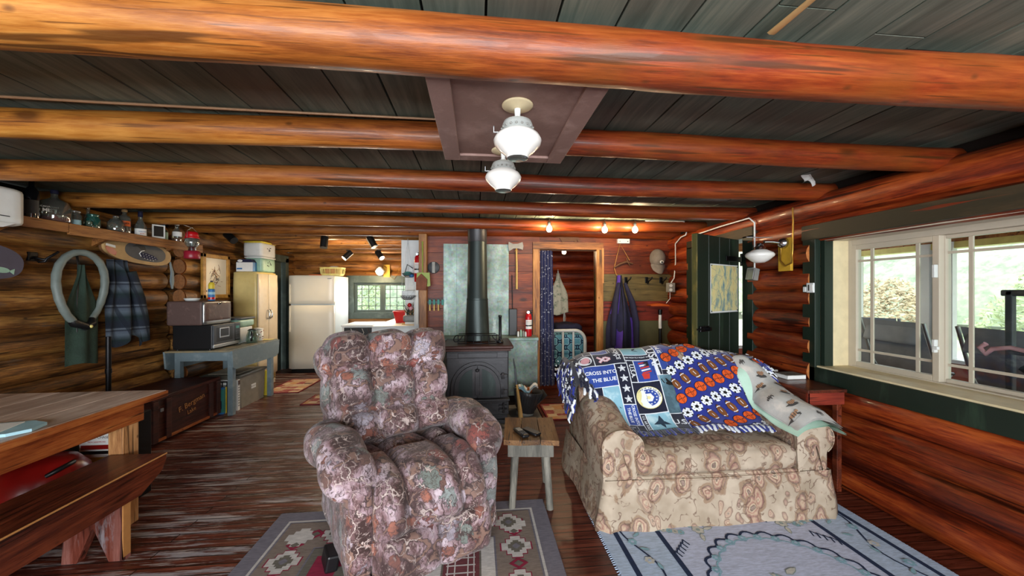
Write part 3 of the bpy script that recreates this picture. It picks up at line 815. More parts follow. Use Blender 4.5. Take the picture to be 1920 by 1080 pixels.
obj('seat', b, rc, True)
b = pad(prof2, .62, (0, .5, 1), (0,), .035, 50, 30)
b.b2(-.30, .30, -.49, -.40, .06, .26, m_camo, .02)
obj('footrest', b, rc, True)
for s in (-1, 1):
    def afn(p, q, s=s):
        p.z += .03 * math.cos(q.y * PI / 2) - .035 * (1 if q.y < 0 else 0) * q.y * q.y
        p.x += s * .02 * math.cos(q.y * 1.4)
        w = math.sin(q.y * 9 + q.x * 2) * .006 + .012 * nz(p.x * 8 + s * 4, p.y * 8, p.z * 8)
        if q.y < -.5: p.z -= .02
        return p + V((0, 0, w if q.z > 0 else 0)) + V((s * .01 * math.sin(q.y * 7), 0, 0))
    b = MB(); b.pillow((s * .378, -.06, .535), (.235, .70, .21), .095, m_camo, 22, afn, (math.radians(-4), 0, s * math.radians(-4)))
    b.pillow((s * .345, -.02, .27), (.12, .84, .46), .04, m_camo, 10, lambda p, q: p + V((nz(p.y * 6, p.z * 6, s) * .012, 0, 0)))
    obj('arm', b, rc, True)
b = MB(); b.pillow((0, .42, .45), (.76, .10, .78), .04, m_camo, 8, None, (math.radians(-12), 0, 0)); b.b2(-.33, .33, -.38, .40, .05, .34, m_camo, .03)
obj('base', b, rc, True)
for s in (-1, 1):
    for y in (-.36, .34): b = MB(); b.b2(s * .29 - .03, s * .29 + .03, y - .03, y + .03, .011, .07, m_black, .005); obj('glide_foot', b, rc, True, label='black plastic foot')
b = MB(); b.box((-.43, -.16, .052), (.06, .12, .08), m_black, (0, .2, 0), .01); obj('tip_guard', b, rc, True, label='black plastic tip guard')

# ------------------------------------------------------------------ paisley loveseat
LX0, LX1 = .72, 2.20
lv = thing('loveseat', 'tan paisley slipcovered loveseat standing on the pale blue rug', 'sofa', (1.46, 2.42, 0))
def ztop(x): return .955 - .10 * abs((x - 1.45) / .75) ** 2.4 + .012 * math.sin(x * 9)
def bprof(x):
    zt = ztop(x)
    return [(2.215, .475), (2.32, .495), (2.40, .585), (2.47, .70), (2.545, .82), (2.61, zt - .045), (2.69, zt), (2.79, zt - .012), (2.86, zt - .10), (2.885, zt - .25), (2.89, .45), (2.89, .06)]
def cat(p, t):                                              # smooth polyline sampling by arc length (t in metres from start)
    for i in range(1, len(p)):
        l = math.hypot(p[i][0] - p[i - 1][0], p[i][1] - p[i - 1][1])
        if t <= l or i == len(p) - 1:
            f = min(1.0, t / l); return lerp(p[i - 1][0], p[i][0], f), lerp(p[i - 1][1], p[i][1], f)
        t -= l
def plen(p, k): return sum(math.hypot(p[i][0] - p[i - 1][0], p[i][1] - p[i - 1][1]) for i in range(1, k + 1))
def back_pt(x, d):                                          # smoothed point on the sofa back, d metres from the front foot of the back
    p = bprof(x); y = z = 0
    for o in (-.06, -.03, 0, .03, .06):
        a, c = cat(p, max(0, d + o)); y += a / 5; z += c / 5
    return V((x, y, z))
b = MB()
def fback(u, v):
    x = lerp(.73, 2.19, u); p = back_pt(x, v * 1.75)
    e = min(1, u * 9, (1 - u) * 9) ** .5
    p.y = lerp(2.62, p.y, .55 + .45 * e); p.z = p.z - (1 - e) * .05 * (1 if v < .8 else 0) + .006 * nz(x * 6, p.y * 6, p.z * 6)
    return p
b.grid(fback, 60, 44, m_pais); b.b2(.74, 2.18, 2.52, 2.87, .05, .74, m_pais, .02)
obj('backrest', b, lv)
b = MB()
def seatf(p, q):
    p.z += .018 * (1 - q.x ** 2) * (1 - q.y ** 2) * (1 if q.z > 0 else .2) + .006 * nz(p.x * 6, p.y * 6, 3)
    if q.y < -.9: p.y -= .012 * (1 - q.z * q.z)
    return p
b.pillow((1.44, 2.24, .375), (1.03, .44, .155), .05, m_pais, 20, seatf); obj('seat_cushion', b, lv)
for s, xa, nm in ((-1, .845, 'left'), (1, 2.075, 'right')):
    def af(u, v, s=s, xa=xa):
        # cross-section: rolled arm, v = front to back
        y = lerp(2.03, 2.62, v); top = .585 + .10 * smooth(v * 1.1)
        a = lerp(-.35 * PI, 1.12 * PI, u); rx = .125; rz = .10
        cx = xa + s * .01 * math.sin(v * 5)
        x = cx + rx * math.cos(a) * (1.0 if s > 0 else 1.0); z = top - rz + rz * math.sin(a)
        if u == 0 or u == 1: z = .28
        return (x, y - .0 + .006 * nz(x * 9, y * 9, z * 9), z + .006 * nz(x * 7, y * 7, 2))
    b = MB(); b.grid(af, 22, 16, m_pais)
    # front face
    pts = [af(k / 22, 0) for k in range(23)]; c = V((xa, 2.022, .45))
    b.add([c] + [V(p) for p in pts], [(0, i + 1, i + 2) for i in range(22)], m_pais, True)
    b.b2(xa - .10, xa + .10, 2.04, 2.62, .06, .50, m_pais, .02)
    # piping along the scroll
    b.tube([V(p) + V((0, -.004, 0)) for p in pts[1:-1]], .004, m_pais, 6)
    obj('arm', b, lv)
b = MB()
b.b2(.93, 1.98, 2.035, 2.50, .06, .305, m_pais, .015)
b.tube([(.90, 2.028, .285), (1.44, 2.022, .28), (2.0, 2.028, .285)], .006, m_pais, 6)
obj('front_rail', b, lv)
def skirt(pts, h, flare, fold):
    b = MB(); P_ = [V((*p, 0)) for p in pts]; L = [0]
    for i in range(1, len(P_)): L.append(L[-1] + (P_[i] - P_[i - 1]).length)
    def fn(u, v):
        d = u * L[-1]; i = 1
        while i < len(L) - 1 and d > L[i]: i += 1
        f = (d - L[i - 1]) / (L[i] - L[i - 1]); p = P_[i - 1].lerp(P_[i], f); t = (P_[i] - P_[i - 1]).normalized(); n = V((t.y, -t.x, 0))
        corner = min(abs(d - l) for l in L[1:-1]) if len(L) > 2 else 1
        o = flare * (1 - v) ** 1.2 + fold * (1 - v) * (math.sin(d * 13) * .5 + nz(d * 5, v * 2, 3)) + .03 * (1 - v) * max(0, 1 - corner / .09)
        return p + n * o + V((0, 0, .006 + v * h + .01 * nz(d * 4, 7) * (1 - v)))
    b.grid(fn, 120, 10, m_pais); return b
b = skirt([(.715, 2.87), (.735, 2.03), (2.185, 2.03), (2.20, 2.87)], .285, .035, .014)
obj('skirt', b, lv)
for x in (.80, 2.12):
    for y in (2.10, 2.80): b = MB(); b.b2(x - .03, x + .03, y - .03, y + .03, .015 if y < 2.3 else 0, .07, m_stoolg, .004); obj('foot', b, lv)

# ------------------------------------------------------------------ blankets over the back of the loveseat
m_fb = plain('royal_blue_fleece', '#1f2c82', .95, var=.15, sheen=.3); m_fn = plain('black_navy_fleece', '#10122a', .95, var=.2, sheen=.3)
m_fp = plain('panel_blue_fleece', '#2a4596', .95, sheen=.3); m_fw = plain('white_fleece', '#e4e8ee', .95, var=.06, sheen=.3)
m_fs = worn('sky_blue_fleece', '#8fc0d2', '#bfd9e0', .4, 9, .95); m_fg = worn('stormy_sky_fleece', '#6f97a8', '#48606c', .5, 5, .95)
m_fo = plain('orange_fleece', '#d9571e', .95, var=.15); m_fbr = plain('brown_fleece', '#7a4a24', .95, var=.2); m_fbl = plain('black_fleece', '#15120f', .95)
m_fpk = plain('pink_fleece', '#d8a0a8', .95); m_fy = plain('cream_yellow_fleece', '#e0d69a', .95); m_fr = plain('red_fleece', '#c23a30', .95)
m_fplane = plain('slate_plane_fleece', '#27394a', .95, var=.2)
RIDGE = lambda x: plen(bprof(x), 6)
def cloth(x, s, off, seed=0.0):
    if s > 0: s *= .88
    p = back_pt(x, RIDGE(x) - s)
    q = back_pt(x, RIDGE(x) - s - .01); t = (q - p).normalized()
    n = V((1, 0, 0)).cross(t); n = -n if n.dot(V((0, 2.62 - p.y, .5 - p.z))) > 0 else n
    w = .010 * nz(x * 8 + seed, s * 4, seed) + .006 * math.sin(x * 23 + s * 3 + seed)
    return p + n.normalized() * (off + .014 + w)
class Cloth:
    """flat artwork in (x, s) laid on the draped surface"""
    def __init__(c, mb, seed): c.mb = mb; c.seed = seed
    def quad(c, x0, s0, x1, s1, m, lay=1):
        nu = max(1, int(abs(x1 - x0) / .03)); nv = max(1, int(abs(s1 - s0) / .03))
        c.mb.grid(lambda u, v: cloth(lerp(x0, x1, u), lerp(s0, s1, v), lay * .0016, c.seed), nu, nv, m)
    def poly(c, pts, m, lay=2):
        cx = sum(p[0] for p in pts) / len(pts); cs = sum(p[1] for p in pts) / len(pts)
        vs = [cloth(cx, cs, lay * .0016, c.seed)] + [cloth(p[0], p[1], lay * .0016, c.seed) for p in pts]; n = len(pts)
        c.mb.add(vs, [(0, 1 + i, 1 + (i + 1) % n) for i in range(n)], m, True)
    def text(c, t, size, x, s, m, rot=0, lay=2.6, bold=.02):
        vs, fs = text_mesh(t, size, 0, 'CENTER', bold)
        pts = []
        for a, e, _ in vs:
            if rot == 0: px, ps = x + a, s - e
            else: px, ps = x + e, s + a
            pts.append(cloth(px, ps, lay * .0016, c.seed))
        c.mb.add(pts, fs, m, False)
    def line(c, pts, w, m, lay=2):
        for (x0, s0), (x1, s1) in zip(pts, pts[1:]):
            d = math.hypot(x1 - x0, s1 - s0) or 1; nx, ns = -(s1 - s0) / d * w, (x1 - x0) / d * w
            c.poly([(x0 + nx, s0 + ns), (x1 + nx, s1 + ns), (x1 - nx, s1 - ns), (x0 - nx, s0 - ns)], m, lay)
def fringe(mb, p, down, out, L, w, m):
    pts = [V(p)]
    for k in range(1, 5):
        f = k / 4; pts.append(V(p) + V(down) * L * f + V(out) * L * .5 * math.sin(f * 2.2) + V((rnd.uniform(-.006, .006), 0, 0)))
    mb.tube(pts, [w, w * 1.15, w * .9, w, w * .7], m, 6, flat=.35)
# patchwork blanket
us = thing('throw_blanket', 'navy patchwork air force fleece blanket draped over the left of the loveseat back', 'blanket', (1.05, 2.62, .5))
b = MB(); c = Cloth(b, 2.0)
xl = lambda s: .70 + .18 * smooth((s - .12) / .5)          # the left edge runs slantwise down over the arm
b.grid(lambda u, v: cloth(lerp(xl(lerp(.79, -.42, v)), 1.41, u), lerp(.79, -.42, v), 0, 2.0), 50, 70, m_fn)
# end hanging over the side of the back
def sidef(u, v):
    y = lerp(2.40, 2.86, u); zt = ztop(.72) - .0 - .10 * max(0, (2.58 - y) / .18) ** 1.2
    z = lerp(zt + .005, .63 - .07 * math.sin(u * 6), v); x = .70 - .03 * math.sin(min(1, v * 3) * PI / 2) + .015 * math.sin(u * 16) * v
    return (x, y, z)
b.grid(sidef, 22, 14, m_fn)
W_ = .0035
def panel(x0, s0, x1, s1, m):
    c.quad(x0, s0, x1, s1, m_fw, 1); c.quad(x0 + W_, s0 + W_, x1 - W_, s1 - W_, m, 1.8)
panel(.74, -.10, .86, .03, m_fn); panel(.86, -.10, .99, .03, m_fp); c.text('INTEGRITY', .022, .925, -.03, m_fw)
panel(.73, .03, .86, .16, m_fn); c.poly([(.795 + a, .095 + e) for a, e in disc(.05)], m_fw, 2.2); c.poly([(.795 + a, .095 + e) for a, e in disc(.034)], m_fpk, 2.6)
panel(.86, .03, 1.02, .16, m_fn)
c.line([(.89, .07), (.95, .12), (.985, .10), (.95, .075), (.90, .13)], .011, m_fpk, 2.4); c.line([(.89, .07), (.95, .12), (.985, .10), (.95, .075), (.90, .13)], .003, m_fw, 2.8)
panel(.76, .16, 1.0, .345, m_fp); c.text('CROSS INTO', .042, .885, .225, m_fw); c.text('THE BLUE', .042, .90, .285, m_fw)
panel(.875, .345, 1.0, .70, m_fs)
c.poly([(.90, .37), (.91, .44), (.985, .53), (.92, .50), (.89, .56), (.885, .47)], m_fplane); c.poly([(.895, .56), (.95, .60), (.93, .66), (.89, .62)], m_fw); c.poly([(.93, .56), (.975, .585), (.96, .68), (.93, .64)], m_fplane)
panel(1.0, -.14, 1.09, .16, m_fn); c.text('AIR FORCE', .042, 1.045, .02, m_fw, 90)
panel(1.0, .16, 1.095, .50, m_fn)
for i in range(4):
    c.poly([(a, e) for a, e in star(.034, 1.048, .205 + i * .084, a0=-PI / 2)], m_fw, 2.4); c.poly([(a, e) for a, e in star(.022, 1.048, .205 + i * .084, a0=-PI / 2)], m_fn, 2.9); c.poly([(a, e) for a, e in star(.017, 1.048, .205 + i * .084, a0=-PI / 2)], m_fw, 3.3)
panel(1.0, .50, 1.10, .69, m_fp); c.text('CROSS INTO', .031, 1.066, .595, m_fw, 90); c.text('THE BLUE', .031, 1.03, .595, m_fw, 90)
panel(.86, .70, 1.05, .78, m_fn); c.text('UNITED STATES', .021, .955, .725, m_fw); c.text('AIR FORCE', .022, .955, .755, m_fw)
panel(1.09, -.16, 1.28, .08, m_fs); c.poly([(1.14, -.06), (1.22, -.02), (1.24, .05), (1.18, .02)], m_fplane)
panel(1.09, .08, 1.30, .135, m_fn); c.text('AIM HIGH FLY FIGHT WIN', .0175, 1.195, .107, m_fw)
panel(1.095, .135, 1.15, .325, m_fn); c.text('U.S.A.', .048, 1.123, .23, m_fw, 90)
panel(1.15, .135, 1.30, .325, m_fp)
for i in range(5): c.line([(1.185 + i * .004, .165 + i * .021), (1.255 + i * .003, .155 + i * .021)], .006, m_fr if i % 2 == 0 else m_fw, 2.5)
c.poly([(1.225, .15), (1.262, .147), (1.262, .19), (1.225, .195)], m_fn, 3.1); c.poly([(1.19, .255), (1.25, .255), (1.24, .30), (1.20, .30)], m_fr, 2.7)
panel(1.095, .325, 1.305, .58, m_fn)
for r_, m_, l_ in ((.090, m_fy, 2.2), (.084, m_fw, 2.5), (.066, m_fp, 2.8)): c.poly([(1.20 + a, .452 + e) for a, e in disc(r_, 30)], m_, l_)
c.poly([(1.198 + a, .452 + e) for a, e in disc(.036, 6)], m_fw, 3.2); c.poly([(1.198 + a, .452 + e) for a, e in disc(.014, 10)], m_fy, 3.6)
for i in range(13): c.poly([(1.20 + .052 * math.cos(i * 2 * PI / 13) + a, .452 + .052 * math.sin(i * 2 * PI / 13) + e) for a, e in star(.008)], m_fw, 3.4)
for i, ch in enumerate('DEPARTMENT OF THE AIR FORCE'):
    a = PI * 1.02 + i * .118; vs, fs = text_mesh(ch, .018, 0, 'CENTER', .02)
    c.mb.add([cloth(1.20 + (.0745 + e) * math.cos(a) - t * math.sin(a), .452 + (.0745 + e) * math.sin(a) + t * math.cos(a), 2.9 * .0016, 2.0) for t, e, _ in vs], fs, m_fn, False)
panel(1.10, .58, 1.14, .78, m_fn); c.text('U.S. AIR FORCE', .024, 1.12, .68, m_fw, 90)
panel(1.14, .58, 1.31, .77, m_fs); c.poly([(1.23, .60), (1.25, .66), (1.285, .71), (1.245, .70), (1.235, .75), (1.215, .69), (1.17, .685), (1.21, .65)], m_fplane)
panel(1.28, -.16, 1.345, .28, m_fn); c.text('USAF', .085, 1.312, .12, m_fw, 90)
panel(1.345, -.12, 1.41, .24, m_fp); c.text('US', .05, 1.375, .06, m_fw, 90)
panel(1.305, .28, 1.41, .60, m_fg); c.poly([(1.315, .315), (1.36, .312), (1.405, .36), (1.41, .375), (1.37, .37), (1.33, .35)], m_fbl)
panel(1.31, .60, 1.41, .78, m_fn); c.text('U.S.', .075, 1.36, .69, m_fw)
obj('patchwork_cloth', b, us)
b = MB()
for i in range(34):
    x = lerp(.86, 1.42, i / 33); p = cloth(x, .785, .004, 2.0); fringe(b, p, (0, -.75, -.1), (0, 0, .05), rnd.uniform(.06, .10), .012, rnd.choice((m_fb, m_fn, m_fn)))
for i in range(150):
    u = rnd.random(); v = rnd.uniform(.02, 1.0) ** .7
    p = V(sidef(u, v)); p.x -= .012
    fringe(b, p, (0, rnd.uniform(-.4, .2), -1), (-.5, rnd.uniform(-.4, .4), 0), rnd.uniform(.05, .10), .011, rnd.choice((m_fb, m_fn, m_fb, m_fn, m_fb, m_fw) if i % 3 else (m_fb, m_fn)))
for i in range(110):                                        # front left corner, over the arm
    f = rnd.random(); s_ = lerp(.02, .74, f); x = xl(s_) + rnd.uniform(-.02, .04); p = cloth(x, s_, .012, 2.0)
    fringe(b, p, (rnd.uniform(-.4, .4), -.5, -.7), (0, -.5, .3), rnd.uniform(.05, .09), .011, rnd.choice((m_fb, m_fn, m_fn, m_fn, m_fw)))
for i in range(45):
    p = V(sidef(rnd.random(), rnd.random() ** .8)); p.x -= rnd.uniform(.03, .05)
    a = rnd.random() * PI; d_ = V((0, math.cos(a), math.sin(a))) * .012
    b.tube([p - d_, p + d_], .004, m_fw, 5)
obj('knotted_fringe', b, us, kind='stuff', label='knotted navy and white fringe')
# sports blanket
sp = thing('throw_blanket', 'royal blue fleece blanket printed with sports balls on the right of the loveseat back', 'blanket', (1.78, 2.62, .5))
b = MB(); c = Cloth(b, 7.0)
b.grid(lambda u, v: cloth(lerp(1.405, 2.19, u), lerp(.76, -.40, v), -.002, 7.0), 50, 66, m_fb)
def inside(x, s, r=0): return 1.42 + r < x < 2.175 - r and -.22 < s < .75 - r
row = 0; q = -.75
ca, sa = math.cos(math.radians(-28)), math.sin(math.radians(-28))
while q < 1.3:
    kind = ('soccer', 'football', 'basket')[row % 3] if False else ('basket', 'soccer', 'football', )[row % 3]
    tstep = .093; t = -.6 + (row % 2) * .045
    while t < 1.3:
        x = 1.41 + t * ca - q * sa * 1.0; s = .25 + t * sa + q * ca
        if 1.40 < x < 2.19 and -.25 < s < .74:
            L_ = 2.2
            if kind == 'basket':
                c.poly([(x + a, s + e) for a, e in disc(.043, 18)], m_fbl, L_); c.poly([(x + a, s + e) for a, e in disc(.040, 18)], m_fo, L_ + .3)
                c.line([(x - .038, s + .012), (x, s), (x + .038, s - .012)], .0016, m_fbl, L_ + .7); c.line([(x - .012, s - .037), (x, s), (x + .012, s + .037)], .0016, m_fbl, L_ + .7)
                for g_ in (-1, 1): c.line([(x + g_ * .028 + .010, s - .028), (x + g_ * .014, s), (x + g_ * .028 - .010, s + .030)], .0014, m_fbl, L_ + .7)
            elif kind == 'soccer':
                c.poly([(x + a, s + e) for a, e in disc(.041, 18)], m_fw, L_)
                c.poly([(x + a, s + e) for a, e in disc(.015, 5)], m_fbl, L_ + .5)
                for k in range(5):
                    a0 = 2 * PI * k / 5; cx_, cs_ = x + .036 * math.cos(a0 + .63), s + .036 * math.sin(a0 + .63)
                    c.poly([(cx_ + a, cs_ + e) for a, e in disc(.0085, 5)], m_fbl, L_ + .5)
                    c.line([(x + .014 * math.cos(a0), s + .014 * math.sin(a0)), (x + .030 * math.cos(a0), s + .030 * math.sin(a0))], .0012, m_fbl, L_ + .6)
            else:
                def rot_(a, e, k=math.radians(62)): return (x + a * math.cos(k) - e * math.sin(k), s + a * math.sin(k) + e * math.cos(k))
                ell = [(.056 * math.cos(2 * PI * i / 20), .031 * math.sin(2 * PI * i / 20) * (1 - .25 * abs(math.cos(2 * PI * i / 20)))) for i in range(20)]
                c.poly([rot_(*p_) for p_ in ell], m_fbl, L_); c.poly([rot_(a * .95, e * .93) for a, e in ell], m_fbr, L_ + .3)
                for g_ in (-1, 1): c.line([rot_(g_ * .036, -.019), rot_(g_ * .040, 0), rot_(g_ * .036, .019)], .003, m_fw, L_ + .7)
                c.line([rot_(-.016, 0), rot_(.016, 0)], .0022, m_fw, L_ + .7)
        t += tstep
    row += 1; q += .108
obj('ball_print_cloth', b, sp)
b = MB()
for i in range(40):
    x = lerp(1.43, 2.16, i / 39); p = cloth(x, .752, .003, 7.0); fringe(b, p, (rnd.uniform(-.2, .2), -.6, -.25), (0, 0, .1), rnd.uniform(.06, .10), .013, m_fw if i % 2 else m_fb)
for i in range(26):
    f = rnd.random(); p = cloth(2.175 + rnd.uniform(-.01, .015), lerp(-.2, .5, f), .008, 7.0); fringe(b, p, (.5, -.2, -.6), (.2, -.3, .2), rnd.uniform(.05, .08), .011, rnd.choice((m_fw, m_fb, m_fb)))
obj('knotted_fringe', b, sp, kind='stuff', label='blue and white knotted fringe')

# folded deer-print sheet and the mint sheet below it, on the right arm
def armtop(x, y):
    v = (y - 2.03) / .59; top = .585 + .10 * smooth(min(1, max(0, v)) * 1.1); d = (x - 2.075) / .15
    return top - .10 * min(1.6, d * d) if abs(d) < 1.6 else top - .26
m_deer = worn('grey_white_printed_cotton', '#c3c2be', '#d6cfc6', .45, 7, .9); m_mintc = plain('mint_cotton', '#bfe0cd', .9, var=.06); m_dk = plain('charcoal_print', '#4a4745', .9); m_tanp = plain('tan_deer_print', '#b58a6a', .9)
def sheetf(o, x0, x1, y0, y1, sd, thick):
    def fn(u, v):
        x = lerp(x0, x1, u); y = lerp(y0, y1, v)
        z = armtop(x * .75 + 2.075 * .25, y) + o + .012 * nz(x * 9 + sd, y * 7, sd) + thick * (math.sin(min(1, u * 5) * PI / 2) * math.sin(min(1, (1 - u) * 5) * PI / 2) * math.sin(min(1, v * 6) * PI / 2))
        z += .17 * smooth((v - .62) / .38) * (1 - .6 * u)
        return V((x + .02 * nz(y * 6, sd), y + .015 * nz(x * 6, sd + 3), z))
    return fn
b = MB(); f1 = sheetf(.006, 1.915, 2.245, 1.985, 2.54, 4.0, .012); b.grid(f1, 26, 30, m_mintc)
b.grid(lambda u, v: f1(u, v) - V((0, 0, .008 + .02 * math.sin(u * PI) * math.sin(v * PI))), 14, 14, m_mintc)
obj('folded_sheet', b, label='pale mint folded cotton sheet lying under the deer-print cloth', cat='folded cloth')
b = MB(); f2 = sheetf(.035, 1.93, 2.23, 2.0, 2.62, 8.0, .045)
b.grid(f2, 34, 44, m_deer)
b.grid(lambda u, v: f2(u, v) - V((0, 0, .012 + .030 * math.sin(u * PI) * math.sin(v * PI))), 16, 20, m_deer)
def dp(pts, m, k=.003):
    n = len(pts); vs = [f2(*p_) + V((0, -.001, k)) for p_ in pts]; b.add(vs, [tuple(range(n))], m)
def blob(u, v, ru, rv, m, k=.003, n=9): dp([(u + ru * math.cos(2 * PI * i / n) * (1 + .3 * math.sin(i * 2.3)), v + rv * math.sin(2 * PI * i / n)) for i in range(n)], m, k)
for u, v in ((.55, .42), (.78, .15), (.22, .60), (.45, .72), (.30, .22), (.72, .62), (.12, .10), (.86, .40)):
    blob(u, v, .12, .022, m_dk, .003, 13); blob(u, v + .022, .075, .022, m_tanp, .005, 8)
    for k in range(4): blob(u - .06 + .04 * k, v + .018, .006, .030, m_dk, .006, 6)
    blob(u + .085, v + .035, .03, .014, m_tanp, .006, 7)
for u, v in ((.2, .88), (.5, .90), (.75, .62), (.15, .40), (.6, .06), (.9, .35)):
    for k in range(5): blob(u - .05 + .025 * k, v + .008 * (k % 2), .012, .016 + .01 * (k % 3), m_dk, .004, 6)
obj('folded_sheet', b, label='grey-white deer-print cotton cloth folded on the right loveseat arm', cat='folded cloth')
# ------------------------------------------------------------------ dining table and bench (long axis runs toward the viewer)
tb = thing('dining_table', 'long plank dining table with pale worn top standing along the log wall', 'table', (-2.52, 1.3, 0))
b = MB()
for i in range(5):
    x0 = -3.05 + i * .206; b.b2(x0, x0 + .204, -.6, 2.56, .715, .752, m_tablew, .004, tint=rt(.45, .75))
b.b2(-2.022, -2.012, -.6, 2.56, .714, .750, m_tableo, .002)
obj('tabletop', b, tb)
b = MB(); b.b2(-2.085, -2.055, -.5, 2.44, .60, .715, m_tableo, .004); b.b2(-3.0, -2.97, -.5, 2.44, .60, .715, m_tableo, .004); b.b2(-3.0, -2.06, 2.41, 2.44, .60, .715, m_tableo, .004)
obj('apron', b, tb)
for x in (-2.10, -2.95):
    for y in (2.31, .2, 1.74):
        if y == 1.74 and x < -2.5: continue
        b = MB(); x_ = x if y == 2.31 or x < -2.5 else -2.19; b.b2(x_ - .04, x_ + .04, y, y + .10, 0, .60 if y != 2.31 else .70, m_tablel if y > 2 else m_tableo, .005); obj('leg', b, tb)
be = thing('bench', 'dark varnished plank bench with notched board legs beside the dining table', 'bench', (-1.97, 1.3, 0))
b = MB(); b.prism([(-2.14, 0), (-1.83, 0), (-1.83, 0), (-2.14, 0)][:2] + [(-1.83, 0), (-2.14, 0)], .001, m_bench) if False else None
b.b2(-2.125, -1.815, -.6, 2.30, .415, .448, m_bench, .005, tint=(.55, .3, .2))
obj('seat', b, be)
b = MB(); b.tube([(-1.817, -.6, .446), (-1.817, 2.30, .446)], .0045, m_edge, 8); obj('worn_edge', b, be, label='pale worn front edge')
for x in (-1.83, -2.12):
    b = MB(); b.prism([(-.6, .415), (2.30, .415), (2.27, .36), (2.14, .29), (-.6, .29)], .024, m_bench, frame((x + .012, 0, 0), (0, 1, 0), (0, 0, 1)) @ Matrix.Translation((0, 0, -.024)), tint=(.6, .6, .3)); obj('apron', b, be)
def bleg(y):
    b = MB()
    prof_ = [(-.145, 0), (-.075, 0), (-.005, .17), (.005, .17), (.075, 0), (.145, 0), (.12, .415), (-.12, .415)]
    F = frame((-1.97, y, 0), (1, 0, 0), (0, 0, 1))
    n = len(prof_)
    b.prism(prof_, .04, m_benchl, F, tint=rt()); b.b2(-1.832, -1.826, y - .04, y, .005, .40, m_edge)
    obj('leg', b, be)
bleg(2.09); bleg(.2)
b = MB(); b.b2(-2.0, -1.94, .2, 2.09, .30, .34, m_bench, .004); obj('stretcher', b, be)
# things on and under the table
b = MB(); b.prism([(-.20, -.10), (.16, -.10), (.21, -.05), (.20, .04), (.12, .09), (-.18, .09)], .014, m_lblue, Matrix.Translation((-2.25, 1.86, .7535)) @ Matrix.Rotation(math.radians(12), 4, 'Z'))
b.prism([(-.19, -.085), (.12, -.085), (.10, .07), (-.18, .07)], .003, m_paper, Matrix.Translation((-2.25, 1.86, .7675)) @ Matrix.Rotation(math.radians(12), 4, 'Z'))
obj('place_mat', b, label='pale blue-white plastic mat lying on the table edge', cat='mat')
sv = thing('shop_vacuum', 'red round canister vacuum on the floor under the dining table', 'vacuum', (-2.43, 2.27, 0))
b = MB(); b.lathe([(0, .10), (.17, .10), (.19, .14), (.19, .30), (.175, .38), (.13, .44), (.06, .465), (0, .47)], m_redd, 28, Matrix.Translation((-2.43, 2.27, .0))); obj('canister', b, sv)
b = MB(); b.lathe([(0, .05), (.2, .05), (.205, .12), (.19, .14), (0, .14)], m_black, 28, Matrix.Translation((-2.43, 2.27, 0)))
for a in range(4): b.ball((-2.43 + .16 * math.cos(a * PI / 2 + .7), 2.27 + .16 * math.sin(a * PI / 2 + .7), .03), .03, m_black, 10)
obj('base', b, sv, label='black wheeled base')
b = MB(); b.cyl((-2.275, 2.19, .30), (-2.235, 2.165, .305), .035, m_chrome); b.tube([(-2.31, 2.17, .40), (-2.27, 2.19, .425), (-2.28, 2.27, .43), (-2.33, 2.30, .41)], .012, m_black, 8); obj('handle', b, sv, label='black handle with chrome port')
cb = thing('cardboard_box', 'black box with a white printed cooking label under the dining table', 'box', (-2.45, 2.64, 0))
b = MB(); b.b2(-2.64, -2.27, 2.535, 2.75, 0, .57, m_black, .004); obj('carton', b, cb)
lx, ly = -2.41, 2.534
FR = lambda dx, z, dy=.0015: frame((lx + dx, ly - dy, z), (1, 0, 0), (0, 0, 1))
b = MB(); b.b2(lx - .10, lx + .10, ly - .002, ly + .002, .29, .50, m_paper); sheet = obj('label', b, cb, label='white printed label')
b = MB(); b.text('GIANT CHASE', .022, m_black, FR(0, .465, .0025), .0003); b.text('FRESH SANDWICHES', .011, m_red, FR(0, .437, .0025), .0003)
b.prism([(-.09, 0), (.09, 0), (.09, .028), (-.09, .028)], .001, m_redd, FR(0, .39, .002)); b.prism([(-.10, 0), (.10, .0), (.10, .02), (-.10, .02)], .001, m_black, FR(0, .36, .002)); b.prism([(-.085, 0), (.06, 0), (.08, .03), (-.085, .03)], .001, m_yellow, FR(0, .31, .002))
obj('printing', b, sheet)
# chest
ch = thing('storage_chest', 'dark wooden chest with chalk writing against the log wall', 'chest', (-3.13, 3.92, 0))
b = MB(); b.b2(-3.38, -2.88, 3.50, 4.33, .03, .40, m_chest, .006, tint=(.5, .4, .3)); obj('body', b, ch)
b = MB(); b.b2(-3.39, -2.87, 3.49, 4.34, .40, .435, m_chest, .006, tint=(.62, .8, .3)); obj('lid', b, ch)
b = MB()
for y in (3.52, 3.66, 4.20, 4.31): b.b2(-2.882, -2.862, y - .035, y + .02, .03, .40, m_chest, .003, tint=(.35, .1, .1))
b.b2(-2.882, -2.864, 3.50, 4.33, .03, .055, m_tableo, .002)
obj('battens', b, ch)
b = MB(); T = frame((-2.8745, 3.94, .27), (0, 1, 0), (0, 0, 1)) @ Matrix.Rotation(.18, 4, 'Z')
b.text('F. Bergman', .075, m_edge, T, .0004); b.text('Lake', .06, m_edge, T @ Matrix.Translation((-.02, -.075, 0)), .0004)
obj('chalk_writing', b, ch, label='faint chalk handwriting')
b = MB(); b.b2(-2.862, -2.85, 3.55, 3.58, .30, .33, m_steel, .003); obj('clasp', b, ch)

